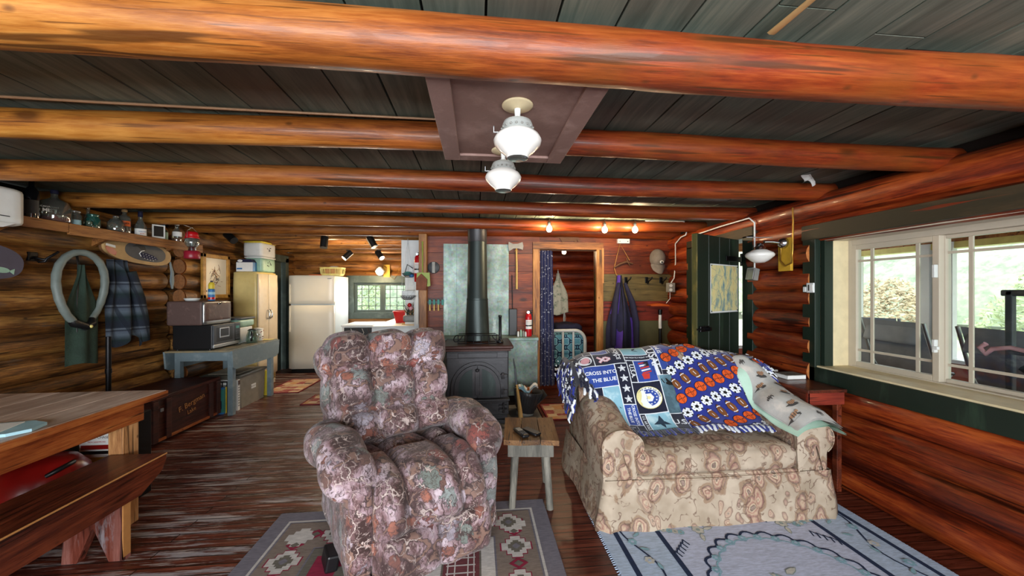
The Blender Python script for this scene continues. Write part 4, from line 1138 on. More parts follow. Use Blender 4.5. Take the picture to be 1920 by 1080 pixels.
# drop-leaf table
dt = thing('drop_leaf_table', 'grey-blue painted drop-leaf table holding the microwave', 'table', (-3.05, 4.72, 0))
b = MB(); b.b2(-3.36, -2.70, 4.22, 5.19, .725, .745, m_bluetop, .004); obj('tabletop', b, dt, label='worn bare tabletop')
for x, s in ((-2.69, 1), (-3.37, -1)):
    b = MB(); b.prism([(4.23, .735), (4.25, .55), (4.30, .525), (5.10, .525), (5.16, .56), (5.18, .735)], .02, m_blue, frame((x - .01, 0, 0), (0, 1, 0), (0, 0, 1))); obj('drop_leaf', b, dt)
for x in (-2.755, -3.30):
    for y in (4.34, 5.10):
        b = MB(); b.b2(x - .028, x + .028, y - .028, y + .028, .0, .72, m_blue, .004); obj('leg', b, dt)
b = MB(); b.b2(-3.30, -2.75, 4.315, 4.335, .615, .722, m_blue, .003); b.b2(-3.30, -2.75, 5.09, 5.11, .615, .722, m_blue, .003); b.b2(-2.77, -2.755, 4.33, 5.1, .615, .722, m_blue); b.b2(-3.305, -3.29, 4.33, 5.1, .615, .722, m_blue); obj('apron', b, dt)
# microwave
mw = thing('microwave', 'black microwave with steel base strip on the blue table', 'microwave', (-3.07, 4.47, .746))
b = MB(); b.b2(-3.30, -2.90, 4.25, 4.70, .755, 1.02, m_black, .008); obj('body', b, mw)
b = MB(); b.b2(-2.902, -2.885, 4.255, 4.60, .80, 1.015, m_dgrey, .004); md = obj('door', b, mw, label='grey door with dark window'); b = MB(); b.b2(-2.886, -2.882, 4.30, 4.56, .83, .99, m_black, .004); b.b2(-2.883, -2.880, 4.345, 4.50, .87, .98, m_steel, .003); b.b2(-2.881, -2.879, 4.355, 4.49, .885, .97, m_black, .003); obj('window', b, md, label='dark window with bright edge')
b = MB(); b.b2(-2.902, -2.885, 4.60, 4.70, .80, 1.015, m_black, .004); b.b2(-2.886, -2.883, 4.62, 4.68, .95, .98, m_teal)
for i in range(4):
    for j in range(3): b.b2(-2.886, -2.884, 4.615 + j * .025, 4.633 + j * .025, .82 + i * .028, .84 + i * .028, m_dgrey)
obj('control_panel', b, mw)
b = MB(); b.b2(-2.903, -2.884, 4.255, 4.70, .765, .80, m_steel, .003); obj('trim_strip', b, mw, label='brushed steel base strip')
b = MB()
for x in (-3.27, -2.94):
    for y in (4.28, 4.67): b = MB(); b.cyl((x, y, .745), (x, y, .757), .015, m_black, seg=10); obj('foot', b, mw)
# bread box
bb = thing('bread_box', 'old brown enamel bread box standing on the microwave', 'bread box', (-3.12, 4.42, 1.021))
b = MB(); b.b2(-3.32, -2.96, 4.19, 4.63, 1.022, 1.285, m_brown, .02); obj('body', b, bb)
b = MB(); b.pillow((-2.955, 4.41, 1.15), (.03, .43, .25), .012, m_steel, 6); b.pillow((-2.944, 4.41, 1.165), (.02, .405, .20), .008, m_brown, 6); bbd = obj('door', b, bb, label='brown door edged in bright metal')
b = MB(); b.ball((-2.93, 4.42, 1.255), (.008, .025, .014), m_chrome, 12); b.ball((-2.924, 4.42, 1.255), (.008, .015, .008), m_black, 10); obj('latch', b, bbd)
b = MB(); b.lathe([(0, 0), (.055, 0), (.07, .022), (.072, .03), (.06, .028), (0, .01)], m_white, 20, Matrix.Translation((-3.16, 4.33, 1.286))); obj('dish', b, label='small white dish on top of the bread box', cat='dish')
cn = thing('spray_can', 'yellow-capped blue spray can on top of the bread box', 'spray can', (-3.0, 4.49 - .10, 1.286))
p = (-3.02, 4.42, 1.286); T = Matrix.Translation(p)
b = MB(); b.lathe([(0, 0), (.031, 0), (.033, .01), (.033, .12), (.03, .135), (0, .135)], m_bblue, 18, T); b.lathe([(.0335, .015), (.0335, .04)], m_red, 18, T); b.lathe([(.0336, .07), (.0336, .10)], m_lblue, 18, T); obj('can', b, cn)
b = MB(); b.lathe([(.030, .132), (.030, .18), (.022, .205), (.012, .21), (0, .21)], m_yellow, 16, T); obj('cap', b, cn, label='yellow cap'); b = MB(); b.cyl((p[0], p[1], 1.49), (p[0], p[1], 1.515), .012, m_black); obj('nozzle', b, cn)
# green toaster-like tray, coffee pot, canister, papers
gt = thing('enamel_tray', 'mint green roasting pan with dark lid behind the bread box', 'pan', (-2.98, 4.86, 1.0))
b = MB(); b.pillow((-3.05, 4.885, .99), (.26, .34, .10), .03, m_mint, 6); obj('pan', b, gt); b = MB(); b.pillow((-3.05, 4.885, 1.05), (.27, .35, .03), .012, m_dgrey, 4); obj('lid', b, gt)
b = MB(); b.b2(-3.19, -2.92, 4.74, 5.0, .746, .94, m_whitep, .01); obj('storage_tin', b, label='white tin carrying the mint roasting pan, half hidden behind the microwave', cat='tin')
cp = thing('coffee_pot', 'green glass coffee pot with black handle beside the microwave', 'coffee pot', (-2.83, 4.83, .746)); T = Matrix.Translation((-2.83, 4.84, .746))
b = MB(); b.lathe([(0, 0), (.055, 0), (.068, .03), (.06, .10), (.045, .14), (.05, .155)], m_ggreen, 20, T); obj('carafe', b, cp)
b = MB(); b.tube([(-2.81, 4.80, .885), (-2.785, 4.755, .88), (-2.775, 4.74, .83), (-2.80, 4.77, .775)], .011, m_black, 8); obj('handle', b, cp, label='black handle'); b = MB(); b.lathe([(0, .175), (.03, .172), (.052, .155), (0, .15)], m_black, 20, T); obj('lid', b, cp)
cs = thing('canister', 'mint and white canister with red floral print on the blue table', 'canister', (-2.86, 5.02, .746)); T = Matrix.Translation((-2.87, 5.02, .746))
b = MB(); b.lathe([(0, 0), (.062, 0), (.064, .01), (.064, .15), (0, .15)], m_whitep, 22, T); b.lathe([(.0645, .0), (.0645, .15)], m_mint, 8, T @ Matrix.Rotation(3.4, 4, 'Z'), ang=1.6)
for i in range(14): b.ball(V((-2.87, 5.02, .746)) + V((.064 * math.cos(-1.4 + .16 * i), .064 * math.sin(-1.4 + .16 * i), rnd.uniform(.02, .13))), .006, (m_red, m_greenbag, m_maroon)[i % 3], 6)
obj('body', b, cs); b = MB(); b.lathe([(0, .17), (.02, .168), (.066, .155), (.066, .15)], m_whitep, 22, T); obj('lid', b, cs)
b = MB()
for i in range(3): b.box((-2.80, 5.12 - .02 * i, .7465 + .002 * i), (.14, .1, .0015), m_yelpale, (0, 0, .2 * i))
obj('paper_sheets', b, label='loose pale papers at the far corner of the blue table', cat='papers')
# things below the blue table
tt = thing('storage_tote', 'taupe plastic storage tote with dark lid under the blue table', 'storage tote', (-3.05, 4.83, 0))
b = MB(); b.prism([(4.585, 0), (5.03, 0), (5.06, .37), (4.555, .37)], .42, m_tote, frame((-3.22, 0, 0), (0, 1, 0), (0, 0, 1))); obj('bin', b, tt)
b = MB(); b.b2(-3.24, -2.78, 4.53, 5.08, .365, .40, m_totelid, .012); b.b2(-3.18, -2.84, 4.59, 5.02, .40, .41, m_tote, .008); obj('lid', b, tt)
b = MB(); b.b2(-2.80, -2.797, 4.77, 4.86, .21, .235, m_paper); b.b2(-2.80, -2.797, 4.77, 4.86, .18, .203, m_paper); obj('label', b, tt, label='white label strips')
for nm, lab, y0, y1, x1, h, m_, mf in (('game_box', 'teal and yellow slim box beside the chest under the blue table', 4.37, 4.42, -2.86, .30, m_bblue, m_yellow), ('game_box', 'black and white printed box standing behind the near blue table leg', 4.44, 4.475, -2.83, .35, m_black, m_paper),
                                       ('game_box', 'white printed box leaning on the taupe tote', 4.485, 4.525, -2.78, .36, m_paper, m_dgrey), ('game_box', 'yellow slim box standing behind the taupe tote', 5.105, 5.135, -2.80, .33, m_yellow, m_orange)):
    t_ = thing(nm, lab, 'box', ((x1 - .1), (y0 + y1) / 2, 0), group='boxes under the blue table')
    b = MB(); b.b2(x1 - .22, x1, y0, y1, 0, h, m_, .003); obj('carton', b, t_)
    b = MB()
    if m_ is m_bblue: b.b2(x1 - .2, x1 + .002, y0 - .002, y0 + .03, .02, h - .02, m_teal); b.b2(x1 - .001, x1 + .003, y0 + .03, y1, .0, h, m_yellow); b.b2(x1 - .12, x1 - .02, y0 - .003, y0, .06, .15, m_navy)
    elif m_ is m_black:
        for i in range(12): b.b2(x1 - .18 + .05 * (i % 3), x1 - .145 + .05 * (i % 3), y0 - .002, y0 + .001, .19 + .04 * (i // 3), .22 + .04 * (i // 3), m_paper)
        obj('print', b, t_); b = MB()
        b.tube([(x1 - .10 + .035 * math.cos(a * .35), y0 - .002, .075 + .035 * math.sin(a * .35)) for a in range(9, 19)], .006, m_paper, 6)
        obj('print', b, t_); b = MB()
        b.text('LIFE', .06, m_paper, frame((x1 + .001, (y0 + y1) / 2, .12), (0, 0, 1), (0, -1, 0)), .0005)
    elif m_ is m_paper:
        for i in range(9): b.b2(x1 - .001, x1 + .002, y0 + .008, y1 - .01, .05 + .03 * i, .062 + .03 * i, m_grey)
        b.b2(x1 - .001, x1 + .002, y0 + .004, y1 - .004, .30, .35, m_brown); b.b2(x1 - .16, x1 - .05, y0 - .002, y0, .16, .28, m_yellow)
    else: b.b2(x1 - .001, x1 + .002, y0 + .004, y1 - .004, .26, .32, m_orange); b.b2(x1 - .001, x1 + .002, y0 + .008, y1 - .012, .02, .2, m_teal)
    obj('print', b, t_)

# yellow cabinet
cab = thing('metal_cabinet', 'tall aged yellow enamel kitchen cabinet with two doors', 'cabinet', (-3.25, 5.63, 0))
def cabf(p, q): return p
b = MB(); b.pillow((-3.245, 5.63, .865), (.33, .50, 1.61), .03, m_cabyel, 8); obj('body', b, cab)
b = MB(); b.b2(-3.40, -3.09, 5.40, 5.86, 0, .07, m_cabdoor, .004); obj('plinth', b, cab)
for y0, y1 in ((5.385, 5.628), (5.632, 5.875)):
    b = MB(); b.pillow((-3.075, (y0 + y1) / 2, .90), (.022, y1 - y0, 1.48), .009, m_cabdoor, 6); d_ = obj('door', b, cab, label='aged white door')
    yh = y1 - .03 if y1 < 5.7 else y0 + .03
    b = MB(); b.tube([(-3.064, yh, .99), (-3.035, yh, 1.01), (-3.03, yh, 1.06), (-3.045, yh, 1.10), (-3.064, yh, 1.115)], .010, m_chrome, 8); obj('handle', b, d_, label='chrome handle')
for nm, lab, c_, sz, m1, m2 in (('bread_bin', 'green and white tin bin on the yellow cabinet, lower of the two stacked bins', (-3.20, 5.67, 1.671), (.24, .34, .20), m_mint, m_whitep), ('bread_bin', 'white tin bin with yellow lid, on top of the stacked bins', (-3.20, 5.66, 1.893), (.25, .36, .20), m_whitep, m_yellow)):
    t_ = thing(nm, lab, 'bin', c_, group='bins on the yellow cabinet')
    b = MB(); b.pillow((c_[0], c_[1], c_[2] + sz[2] / 2), sz, .02, m1, 6); obj('body', b, t_)
    b = MB(); b.pillow((c_[0], c_[1], c_[2] + sz[2] + .008), (sz[0] + .01, sz[1] + .01, .025), .01, m2, 6); obj('lid', b, t_)
    b = MB()
    for i in range(7): b.ball((c_[0] + sz[0] / 2 + .001, c_[1] + rnd.uniform(-.05, .08), c_[2] + rnd.uniform(.08, .17)), (.003, .012, .008), m_dgrey, 8)
    obj('floral_print', b, t_)
tb_ = thing('tissue_box', 'blue and white carton beside the bins on the yellow cabinet', 'box', (-3.26, 5.44, 1.671))
b = MB(); b.b2(-3.37, -3.15, 5.40, 5.49, 1.671, 1.80, m_paper, .004); b.prism([(-3.37, 1.80), (-3.15, 1.80), (-3.18, 1.845), (-3.34, 1.845)], .085, m_navy, frame((0, 5.488, 0), (1, 0, 0), (0, 0, 1))); b.b2(-3.152, -3.148, 5.402, 5.488, 1.672, 1.80, m_bblue)
b.ball((-3.32, 5.40, 1.82), (.035, .004, .018), m_paper, 12); b.b2(-3.36, -3.29, 5.398, 5.401, 1.70, 1.72, m_bblue); b.text('TISSUES', .022, m_bblue, frame((-3.26, 5.3985, 1.755), (1, 0, 0), (0, 0, 1))) if False else None
obj('carton', b, tb_)

# framed picture
pf = thing('framed_picture', 'drawing of animals in a golden oak frame on the log wall', 'picture', (XL + .05, 5.08, 1.31))
b = MB()
for y0, y1, z0, z1 in ((4.83, 4.88, 1.30, 1.87), (5.27, 5.32, 1.30, 1.87), (4.83, 5.32, 1.82, 1.87), (4.83, 5.32, 1.30, 1.35)): b.b2(XL + .02, XL + .055, y0, y1, z0, z1, m_picfr, .006)
obj('frame', b, pf)
b = MB(); b.b2(XL + .02, XL + .035, 4.87, 5.28, 1.34, 1.83, m_fridge)
for i in range(46):
    y = 5.075 + rnd.gauss(0, .05); z = 1.58 + rnd.gauss(0, .085); a = rnd.random() * PI; l = rnd.uniform(.015, .045)
    b.tube([(XL + .0355, y - l * math.cos(a), z - l * math.sin(a)), (XL + .0358, y + .01, z), (XL + .0355, y + l * math.cos(a), z + l * math.sin(a))], .0022, (m_bone, m_leather, m_dgrey)[i % 3], 5)
b.b2(XL + .034, XL + .037, 4.90, 4.92, 1.385, 1.405, m_dgrey)
obj('drawing', b, pf)

# ------------------------------------------------------------------ bottle shelf
SZ = 1.925
sh = thing('wall_shelf', 'long brown board shelf carrying bottles on the log wall', 'shelf', (-3.32, 3.7, SZ))
b = MB(); b.b2(XL + .01, -3.20, 2.62, 4.52, SZ - .025, SZ, m_shelfw, .003); obj('board', b, sh)
b = MB(); b.b2(-3.205, -3.185, 2.62, 3.14, SZ - .07, SZ + .004, m_shelfw, .003, tint=(.6, .1, .2)); b.b2(-3.205, -3.183, 3.145, 4.52, SZ - .085, SZ + .004, m_shelfw, .003, tint=(.62, .7, .4)); obj('front_lip', b, sh)
b = MB()
for y in (2.9, 3.6, 4.3): b.prism([(0, 0), (.2, 0), (0, -.1)], .03, m_shelfw, frame((XL + .01, y, SZ - .026), (1, 0, 0), (0, 0, 1)))
obj('bracket', b, sh)
def bottle(y, label, prof_, m_, capm=None, cap=None, liq=None, lab=None, name='bottle', x=-3.27, flat=1.0, cat_='bottle', text=None):
    t_ = thing(name, label, cat_, (x, y, SZ), group='bottles and jars on the wall shelf'); T = Matrix.Translation((x, y, SZ + .0005)) @ Matrix.Diagonal((1 if flat == 1 else flat, 1, 1, 1))
    b = MB(); b.lathe([(0, 0)] + prof_, m_, 22, T); obj('glass', b, t_)
    if liq: b = MB(); r_ = prof_[1][0] * .93; b.lathe([(0, .004), (r_, .004), (r_, liq[1]), (0, liq[1])], liq[0], 20, T); obj('liquor', b, t_)
    if cap: b = MB(); z0, r_, h_ = cap; b.lathe([(0, z0 + h_), (r_ * .9, z0 + h_), (r_, z0 + h_ - .004), (r_, z0), (0, z0)], capm, 18, T); obj('cap', b, t_)
    if lab:
        lm, z0, z1, r_ = lab; b = MB(); b.lathe([(r_, z0), (r_, z1)], lm, 14, T @ Matrix.Rotation(-1.9, 4, 'Z'), ang=2.2)
        if text:
            for tx, sz, zz, tm in text: b.text(tx, sz, tm, frame((x + r_ * .80 * (1 if flat == 1 else flat) + .004, y - r_ * .62, SZ + zz), (.62, .78, 0), (0, 0, 1)), .0004)
        obj('label', b, t_)
    return t_
wine = [(.036, .0), (.038, .01), (.038, .19), (.032, .215), (.014, .245), (.013, .31), (.015, .315)]
bottle(2.98, 'dark wine bottle standing leftmost on the shelf', wine, m_gdark, m_gdark, (.30, .0155, .022), None, (m_dgrey, .04, .14, .0385))
jug = [(.080, .0), (.088, .02), (.088, .12), (.07, .165), (.035, .185), (.02, .20), (.018, .235)]
bottle(3.135, 'big round whisky jug with blue cap on the shelf', jug, m_gclear, m_navy, (.228, .022, .03), (m_liqr, .045), None, x=-3.28)
b = MB(); b.text('CANADIAN', .017, m_paper, frame((-3.235, 3.06, SZ + .112), (.50, .86, 0), (0, 0, 1)), .0005); b.text('MIST', .034, m_paper, frame((-3.235, 3.06, SZ + .085), (.50, .86, 0), (0, 0, 1)), .0005, bold=.03)
b.b2(-3.215, -3.213, 3.09, 3.16, SZ + .047, SZ + .058, m_paper); jo = [o for o in bpy.data.objects if o.type == 'EMPTY' and o.get('label', '').startswith('big round whisky')][0]; obj('white_lettering', b, jo)
jar = [(.036, .0), (.038, .008), (.038, .085), (.030, .10), (.030, .118), (.032, .12)]
bottle(3.265, 'clear glass canning jar between the whisky jug and the teal jar', jar, m_gclear, m_steel, (.112, .033, .014), None, (m_lblue, .012, .05, .0383), 'jar', cat_='jar')
bottle(3.405, 'teal glass canning jar on the shelf', [(a * 1.18, z) for a, z in jar], m_gteal, m_gteal, (.112, .038, .014), None, None, 'jar', cat_='jar')
bottle(3.46, 'tall clear empty bottle behind the teal jar', [(.03, 0), (.031, .01), (.031, .10), (.012, .15), (.012, .19), (.014, .195)], m_gclear, None, None, None, None, x=-3.36)
bottle(3.60, 'round embossed clear bottle with short neck right of the teal jar', [(.05, 0), (.056, .015), (.056, .085), (.04, .115), (.018, .128), (.018, .15), (.021, .152)], m_gclear, None, None, None, None)
bottle(3.705, 'square whisky bottle with cork top and orange label', [(.040, 0), (.042, .008), (.042, .15), (.034, .17), (.016, .18), (.016, .215)], m_gclear, m_cork, (.21, .02, .025), (m_liqa, .03), (m_orange, .075, .125, .0424), text=[('KIRK', .022, .10, m_black)], x=-3.29)
bottle(3.83, 'rum bottle with white label and dark capped long neck', [(.043, 0), (.045, .01), (.042, .10), (.03, .13), (.016, .165), (.015, .235)], m_gclear, m_navy, (.19, .018, .055), None, (m_paper, .0, .072, .0455), text=[('SAILOR', .016, .045, m_bblue), ('RUM', .014, .025, m_red)], x=-3.26)
bottle(3.945, 'small bottle of red liquor behind the rum bottle', [(.035, 0), (.036, .008), (.036, .10), (.02, .12), (.012, .135), (.012, .16)], m_gclear, m_black, (.155, .013, .012), (m_liqr, .06), None, x=-3.34)
t_ = bottle(4.03, 'flat square flask with black label in a pale surround', [(.055, 0), (.058, .008), (.058, .14), (.05, .15), (.018, .158), (.016, .185)], m_gclear, m_grey, (.175, .018, .02), None, None, flat=.55)
b = MB(); F_ = frame((-3.236, 4.00, SZ + .08), (.55, .83, 0), (0, 0, 1)); b.prism(rect(-.05, -.07, .05, .065), .002, m_whitep, F_); b.prism(rect(-.037, -.052, .037, .052), .004, m_black, F_); obj('label', b, t_, label='black label framed in white')
bottle(4.135, 'pale green bottle with bright blue cap right of the black-labelled flask', [(.045, 0), (.048, .01), (.044, .10), (.025, .13), (.014, .15), (.014, .17)], m_ggreen, m_bblue, (.165, .022, .032), None, (m_mint, .01, .09, .0484), x=-3.31)
bottle(4.27, 'clear spirit bottle with pale cap behind the red lantern', [(.04, 0), (.043, .01), (.043, .10), (.026, .13), (.017, .15), (.017, .19)], m_gclear, m_whitep, (.185, .019, .022), (m_liqa, .05), (m_paper, .065, .115, .0434))
b = MB(); b.lathe([(0, 0), (.016, 0), (.017, .05), (.015, .055)], m_ggreen, 14, Matrix.Translation((-3.22, 3.325, SZ + .0005))); obj('shot_glass', b, label='tiny green shot glass left of the teal jar', cat='glass', group='bottles and jars on the wall shelf')

# red lantern hanging near the shelf end
ln = thing('lantern', 'red and chrome camping lantern hanging at the end of the shelf', 'lantern', (-3.08, 4.22, 1.76)); T = Matrix.Translation((-3.08, 4.22, 1.745))
b = MB(); b.lathe([(0, 0), (.066, 0), (.07, .008), (.07, .075), (.06, .085), (0, .085)], m_maroon, 24, T); obj('fuel_tank', b, ln, label='dark red fuel tank')
b = MB(); b.lathe([(.03, .085), (.034, .09), (.034, .125), (.045, .13)], m_chrome, 20, T); obj('burner_collar', b, ln, label='chrome collar')
b = MB(); b.lathe([(.042, .13), (.058, .15), (.064, .18), (.058, .215), (.045, .225)], m_gclear, 24, T); obj('globe', b, ln); b = MB(); b.lathe([(.012, .13), (.022, .16), (.022, .19), (.01, .21)], m_steel, 14, T); obj('mantle', b, ln)
b = MB(); b.lathe([(.064, .22), (.066, .228), (.055, .245), (.058, .252), (.05, .285), (.03, .295), (0, .297)], m_red, 24, T); obj('ventilator', b, ln, label='bright red ventilator cap')
b = MB(); b.tube([(-3.08, 4.15, 1.97), (-3.08, 4.155, 2.045), (-3.08, 4.22, 2.085), (-3.08, 4.285, 2.045), (-3.08, 4.29, 1.97)], .0025, m_steel, 6); b.cyl((-3.08, 4.22, 2.08), (-3.08, 4.05, 2.10), .002, m_steel); obj('bail', b, ln)

# wall things: oval slice plaque, hose, canvas bag, plaid scarf, pole, hook, paddle, white box
op = thing('wood_slice_plaque', 'oval wood slice plaque painted with a loon below the bottle shelf', 'plaque', (XL + .04, 3.97, 1.67))
F = frame((XL + .03, 3.97, 1.79), (0, 1, -.02), (0, 0, 1)) @ Matrix.Rotation(math.radians(-4), 4, 'Z')
oval = lambda rx, ry: [(rx * math.copysign(abs(math.cos(a)) ** .75, math.cos(a)), ry * math.copysign(abs(math.sin(a)) ** .85, math.sin(a))) for a in [2 * PI * k / 40 for k in range(40)]]
b = MB(); b.prism(oval(.36, .118), .045, m_crossp, F); obj('slice', b, op)
b = MB(); n = 40; o1 = oval(.363, .121)
b.add([(x_, y_, .0) for x_, y_ in o1] + [(x_ * .985, y_ * .96, .040) for x_, y_ in o1], [(i, (i + 1) % n, n + (i + 1) % n, n + i) for i in range(n // 2, n)], m_bark, True, F); obj('bark_rim', b, op, label='rough bark edge')
b = MB(); b.prism([(x_ + .06, y_ + .004) for x_, y_ in oval(.225, .088)], .048, m_dgrey, F)
b.prism([(-.10, .035), (-.05, .075), (.03, .065), (.05, .03), (.0, .02), (-.04, .045)], .0495, m_black, F); b.prism([(-.01, -.01), (.06, .0), (.16, -.02), (.20, -.05), (.08, -.06), (.0, -.05), (-.02, -.03)], .0495, m_navy, F)
for i in range(14): b.ball(F @ V((.02 + .011 * i, -.015 - .02 * (i % 3) - .001 * i, .049)), .0035, m_paper, 6)
b.tube([F @ V(p_) for p_ in ((.03, .02, .05), (.0, .008, .05), (-.02, -.02, .05), (.0, -.045, .05))], .004, m_paper, 6)
obj('painting', b, op, label='dark grey oval painting')
b = MB(); b.prism([(-.345, -.03), (-.345, -.01), (-.27, -.02), (-.24, -.05), (-.25, -.08), (-.31, -.07)], .0465, m_redd, F); b.prism([(-.345, -.005), (-.345, .015), (-.26, .01), (-.255, -.012)], .0465, m_paper, F); obj('end_stain', b, op, label='red and white mark at one end')
b = MB(); b.tube([(XL + .06, 4.335, 1.72), (XL + .07, 4.35, 1.60), (XL + .06, 4.36, 1.50), (XL + .07, 4.35, 1.42)], [.012, .022, .03, .012], m_blue, 8, flat=.4); b.tube([(XL + .06, 4.33, 1.83), (XL + .06, 4.34, 1.70)], .004, m_leather, 6); obj('ribbon', b, op, label='faded blue ribbon')
b = MB(); hp_ = []
for k in range(34):
    a = math.radians(-62 + 305 * k / 33); hp_.append((XL + .11 + .02 * math.sin(a * 2), 3.39 + .185 * math.cos(a), 1.42 + .305 * math.sin(a)))
hp_ = hp_
vh = thing('vacuum_hose', 'looped grey vacuum hose hanging on the log wall', 'hose', (XL + .1, 3.40, 1.1))
b.tube(hp_, [.026 if k % 2 else .0285 for k in range(34)], m_hose, 12); obj('hose', b, vh)
b = MB(); b.tube([hp_[0], (XL + .12, 3.46, 1.115), (XL + .14, 3.38, 1.09)], .03, m_black, 12); b.tube([hp_[-1], (XL + .13, 3.31, 1.13), (XL + .15, 3.40, 1.09)], [.03, .033, .026], m_black, 12); b.ball((XL + .17, 3.40, 1.095), .014, m_yelpale, 8); obj('cuff', b, vh, label='black hose cuffs')
cb_ = thing('canvas_bag', 'dark green canvas bag hanging inside the hose loop', 'bag', (XL + .05, 3.42, .78))
def bagf(u, v):
    z = lerp(1.62, .77, v); w = lerp(.02, .135, smooth(v * 2.0)); y = lerp(3.415, 3.43, v) + (u - .5) * 2 * w
    return (XL + .075 + .05 * math.sin(u * PI) * (.4 + .6 * v) + .012 * math.sin(u * 14 + v * 3) * (1 - .4 * v), y, z + .015 * math.sin(u * 5) * v)
b = MB(); b.grid(bagf, 24, 24, m_greenbag); b.grid(lambda u, v: V(bagf(u, v)) * 1 + V((-.03 * math.sin(u * PI), 0, 0)), 8, 8, m_greenbag); obj('body', b, cb_)
b = MB(); b.tube([(XL + .10, 3.37, 1.05), (XL + .09, 3.38, 1.3), (XL + .07, 3.405, 1.62), (XL + .05, 3.41, 1.72)], .012, m_black, 8, flat=.4); obj('strap', b, cb_, label='dark strap')
m_plaid = None
def _plaid():
    g = G('navy_grey_plaid_wool'); v = g.obj()
    s_ = g.sep(v)
    wz = g.math('FRACT', g.math('MULTIPLY', s_[2], 4.6)); wy = g.math('FRACT', g.math('MULTIPLY', g.math('ADD', s_[1], g.math('MULTIPLY', s_[2], .3)), 6.0))
    col = g.ramp(wz, [(0, '#1d2431'), (.25, '#1a2a2c'), (.48, '#4f5a66'), (.62, '#464f5c'), (.68, '#171d2a'), (.74, '#5a636e'), (.8, '#1d2431')])
    col = g.mix(g.ramp(wy, [(.0, .7), (.12, .7), (.16, 0.0), (.5, 0.0), (.54, .5), (.7, 0.0)]), col, '#141a26')
    return g.done(col, .95, bump=g.noise(v, 120, 2), bs=.4, bd=.006)
m_plaid = _plaid()
sf = thing('plaid_shirt', 'navy and grey plaid wool shirt hanging below the loon plaque', 'shirt', (XL + .1, 3.78, .88))
def shf(u, v):
    z = lerp(1.69, .92 - .05 * math.sin(u * 9) - .10 * (u > .6) * (u - .6), v); w0 = lerp(-.10, -.155, smooth(v * 1.5)); w1 = lerp(.07, .20, smooth(v * 1.2))
    return (XL + .05 + .10 * math.sin(u * PI) ** .6 * (.5 + .5 * smooth(v * 3)) + .022 * math.sin(u * 17 + v * 2), 3.755 + lerp(w0, w1, u) + .03 * v, z)
b = MB(); b.grid(shf, 36, 26, m_plaid); obj('body', b, sf)
b = MB(); b.tube([(XL + .13, 3.80, 1.58), (XL + .15, 3.86, 1.32), (XL + .15, 3.905, 1.10), (XL + .14, 3.935, .90)], [.05, .06, .058, .05], m_plaid, 12, flat=.6); obj('sleeve', b, sf)
fl = thing('pole_stand', 'slim black metal pole standing between the table and the chest', 'pole', (-3.2, 3.46, 0))
b = MB(); b.cyl((-3.2, 3.46, .02), (-3.2, 3.46, 1.0), .018, m_blackm); b.cyl((-3.2, 3.46, .68), (-3.2, 3.46, .72), .022, m_blackm); obj('pole', b, fl); b = MB(); b.lathe([(0, 0), (.13, 0), (.13, .012), (.03, .03), (0, .03)], m_blackm, 24, Matrix.Translation((-3.2, 3.46, 0))); obj('base', b, fl)
b = MB(); hk = V((XL + .03, 3.13, 1.66))
b.b2(XL + .0, XL + .03, 3.10, 3.16, 1.63, 1.70, m_blackm, .004); b.tube([hk, hk + V((.05, .02, -.02)), hk + V((.08, .05, .02)), hk + V((.09, .08, .05))], .009, m_blackm, 8); b.tube([hk, hk + V((.05, -.01, -.04)), hk + V((.08, .0, -.035)), hk + V((.085, .01, -.005))], .008, m_blackm, 8)
obj('coat_hook', b, label='black iron coat hook on the left log wall beside the hose', cat='hook')
pd = thing('paddle_sign', 'dark violet-grey paddle blade with a green fish on the left log wall', 'sign', (XL + .1, 2.86, 1.5)); F = frame((XL + .10, 2.73, 1.615), (0, 1, 0), (0, 0, 1)) @ Matrix.Rotation(math.radians(-8), 4, 'Z')
b = MB(); b.prism(oval(.26, .125), .02, plain('violet_grey_paint', '#4a4656', .6, var=.12), F); obj('blade', b, pd)
b = MB(); b.prism([(.14 + .045 * math.cos(a), -.05 + .02 * math.sin(a)) for a in [2 * PI * k / 14 for k in range(14)]], .024, m_mint, F); b.prism([(.18, -.05), (.21, -.03), (.21, -.07)], .024, m_mint, F); b.ball(F @ V((.08, -.055, .024)), .010, m_paper, 8); obj('fish', b, pd, label='green fish figure')
wb = thing('wall_dispenser', 'white plastic wall box hanging left of the bottle shelf', 'dispenser', (-3.2, 2.45, 1.83))
b = MB(); b.pillow((-3.17, 2.53, 1.945), (.34, .36, .25), .035, m_white, 8); obj('housing', b, wb)
b = MB(); b.b2(-3.005, -2.998, 2.42, 2.62, 1.875, 1.881, m_dgrey); b.text('emergency', .022, m_dgrey, frame((-2.9985, 2.58, 1.905), (0, 1, 0), (0, 0, 1)), .0005) if False else None; b.ball((-2.998, 2.52, 1.965), (.004, .018, .02), m_lblue, 10); obj('badge', b, wb, label='blue badge and dark line')
b = MB(); b.prism([(-.10, 0), (.16, 0), (.10, -.03), (-.02, -.05), (-.08, -.04)], .02, m_white, frame((-3.01, 2.48, 1.835), (0, 1, 0), (0, 0, 1))); obj('lower_lip', b, wb)
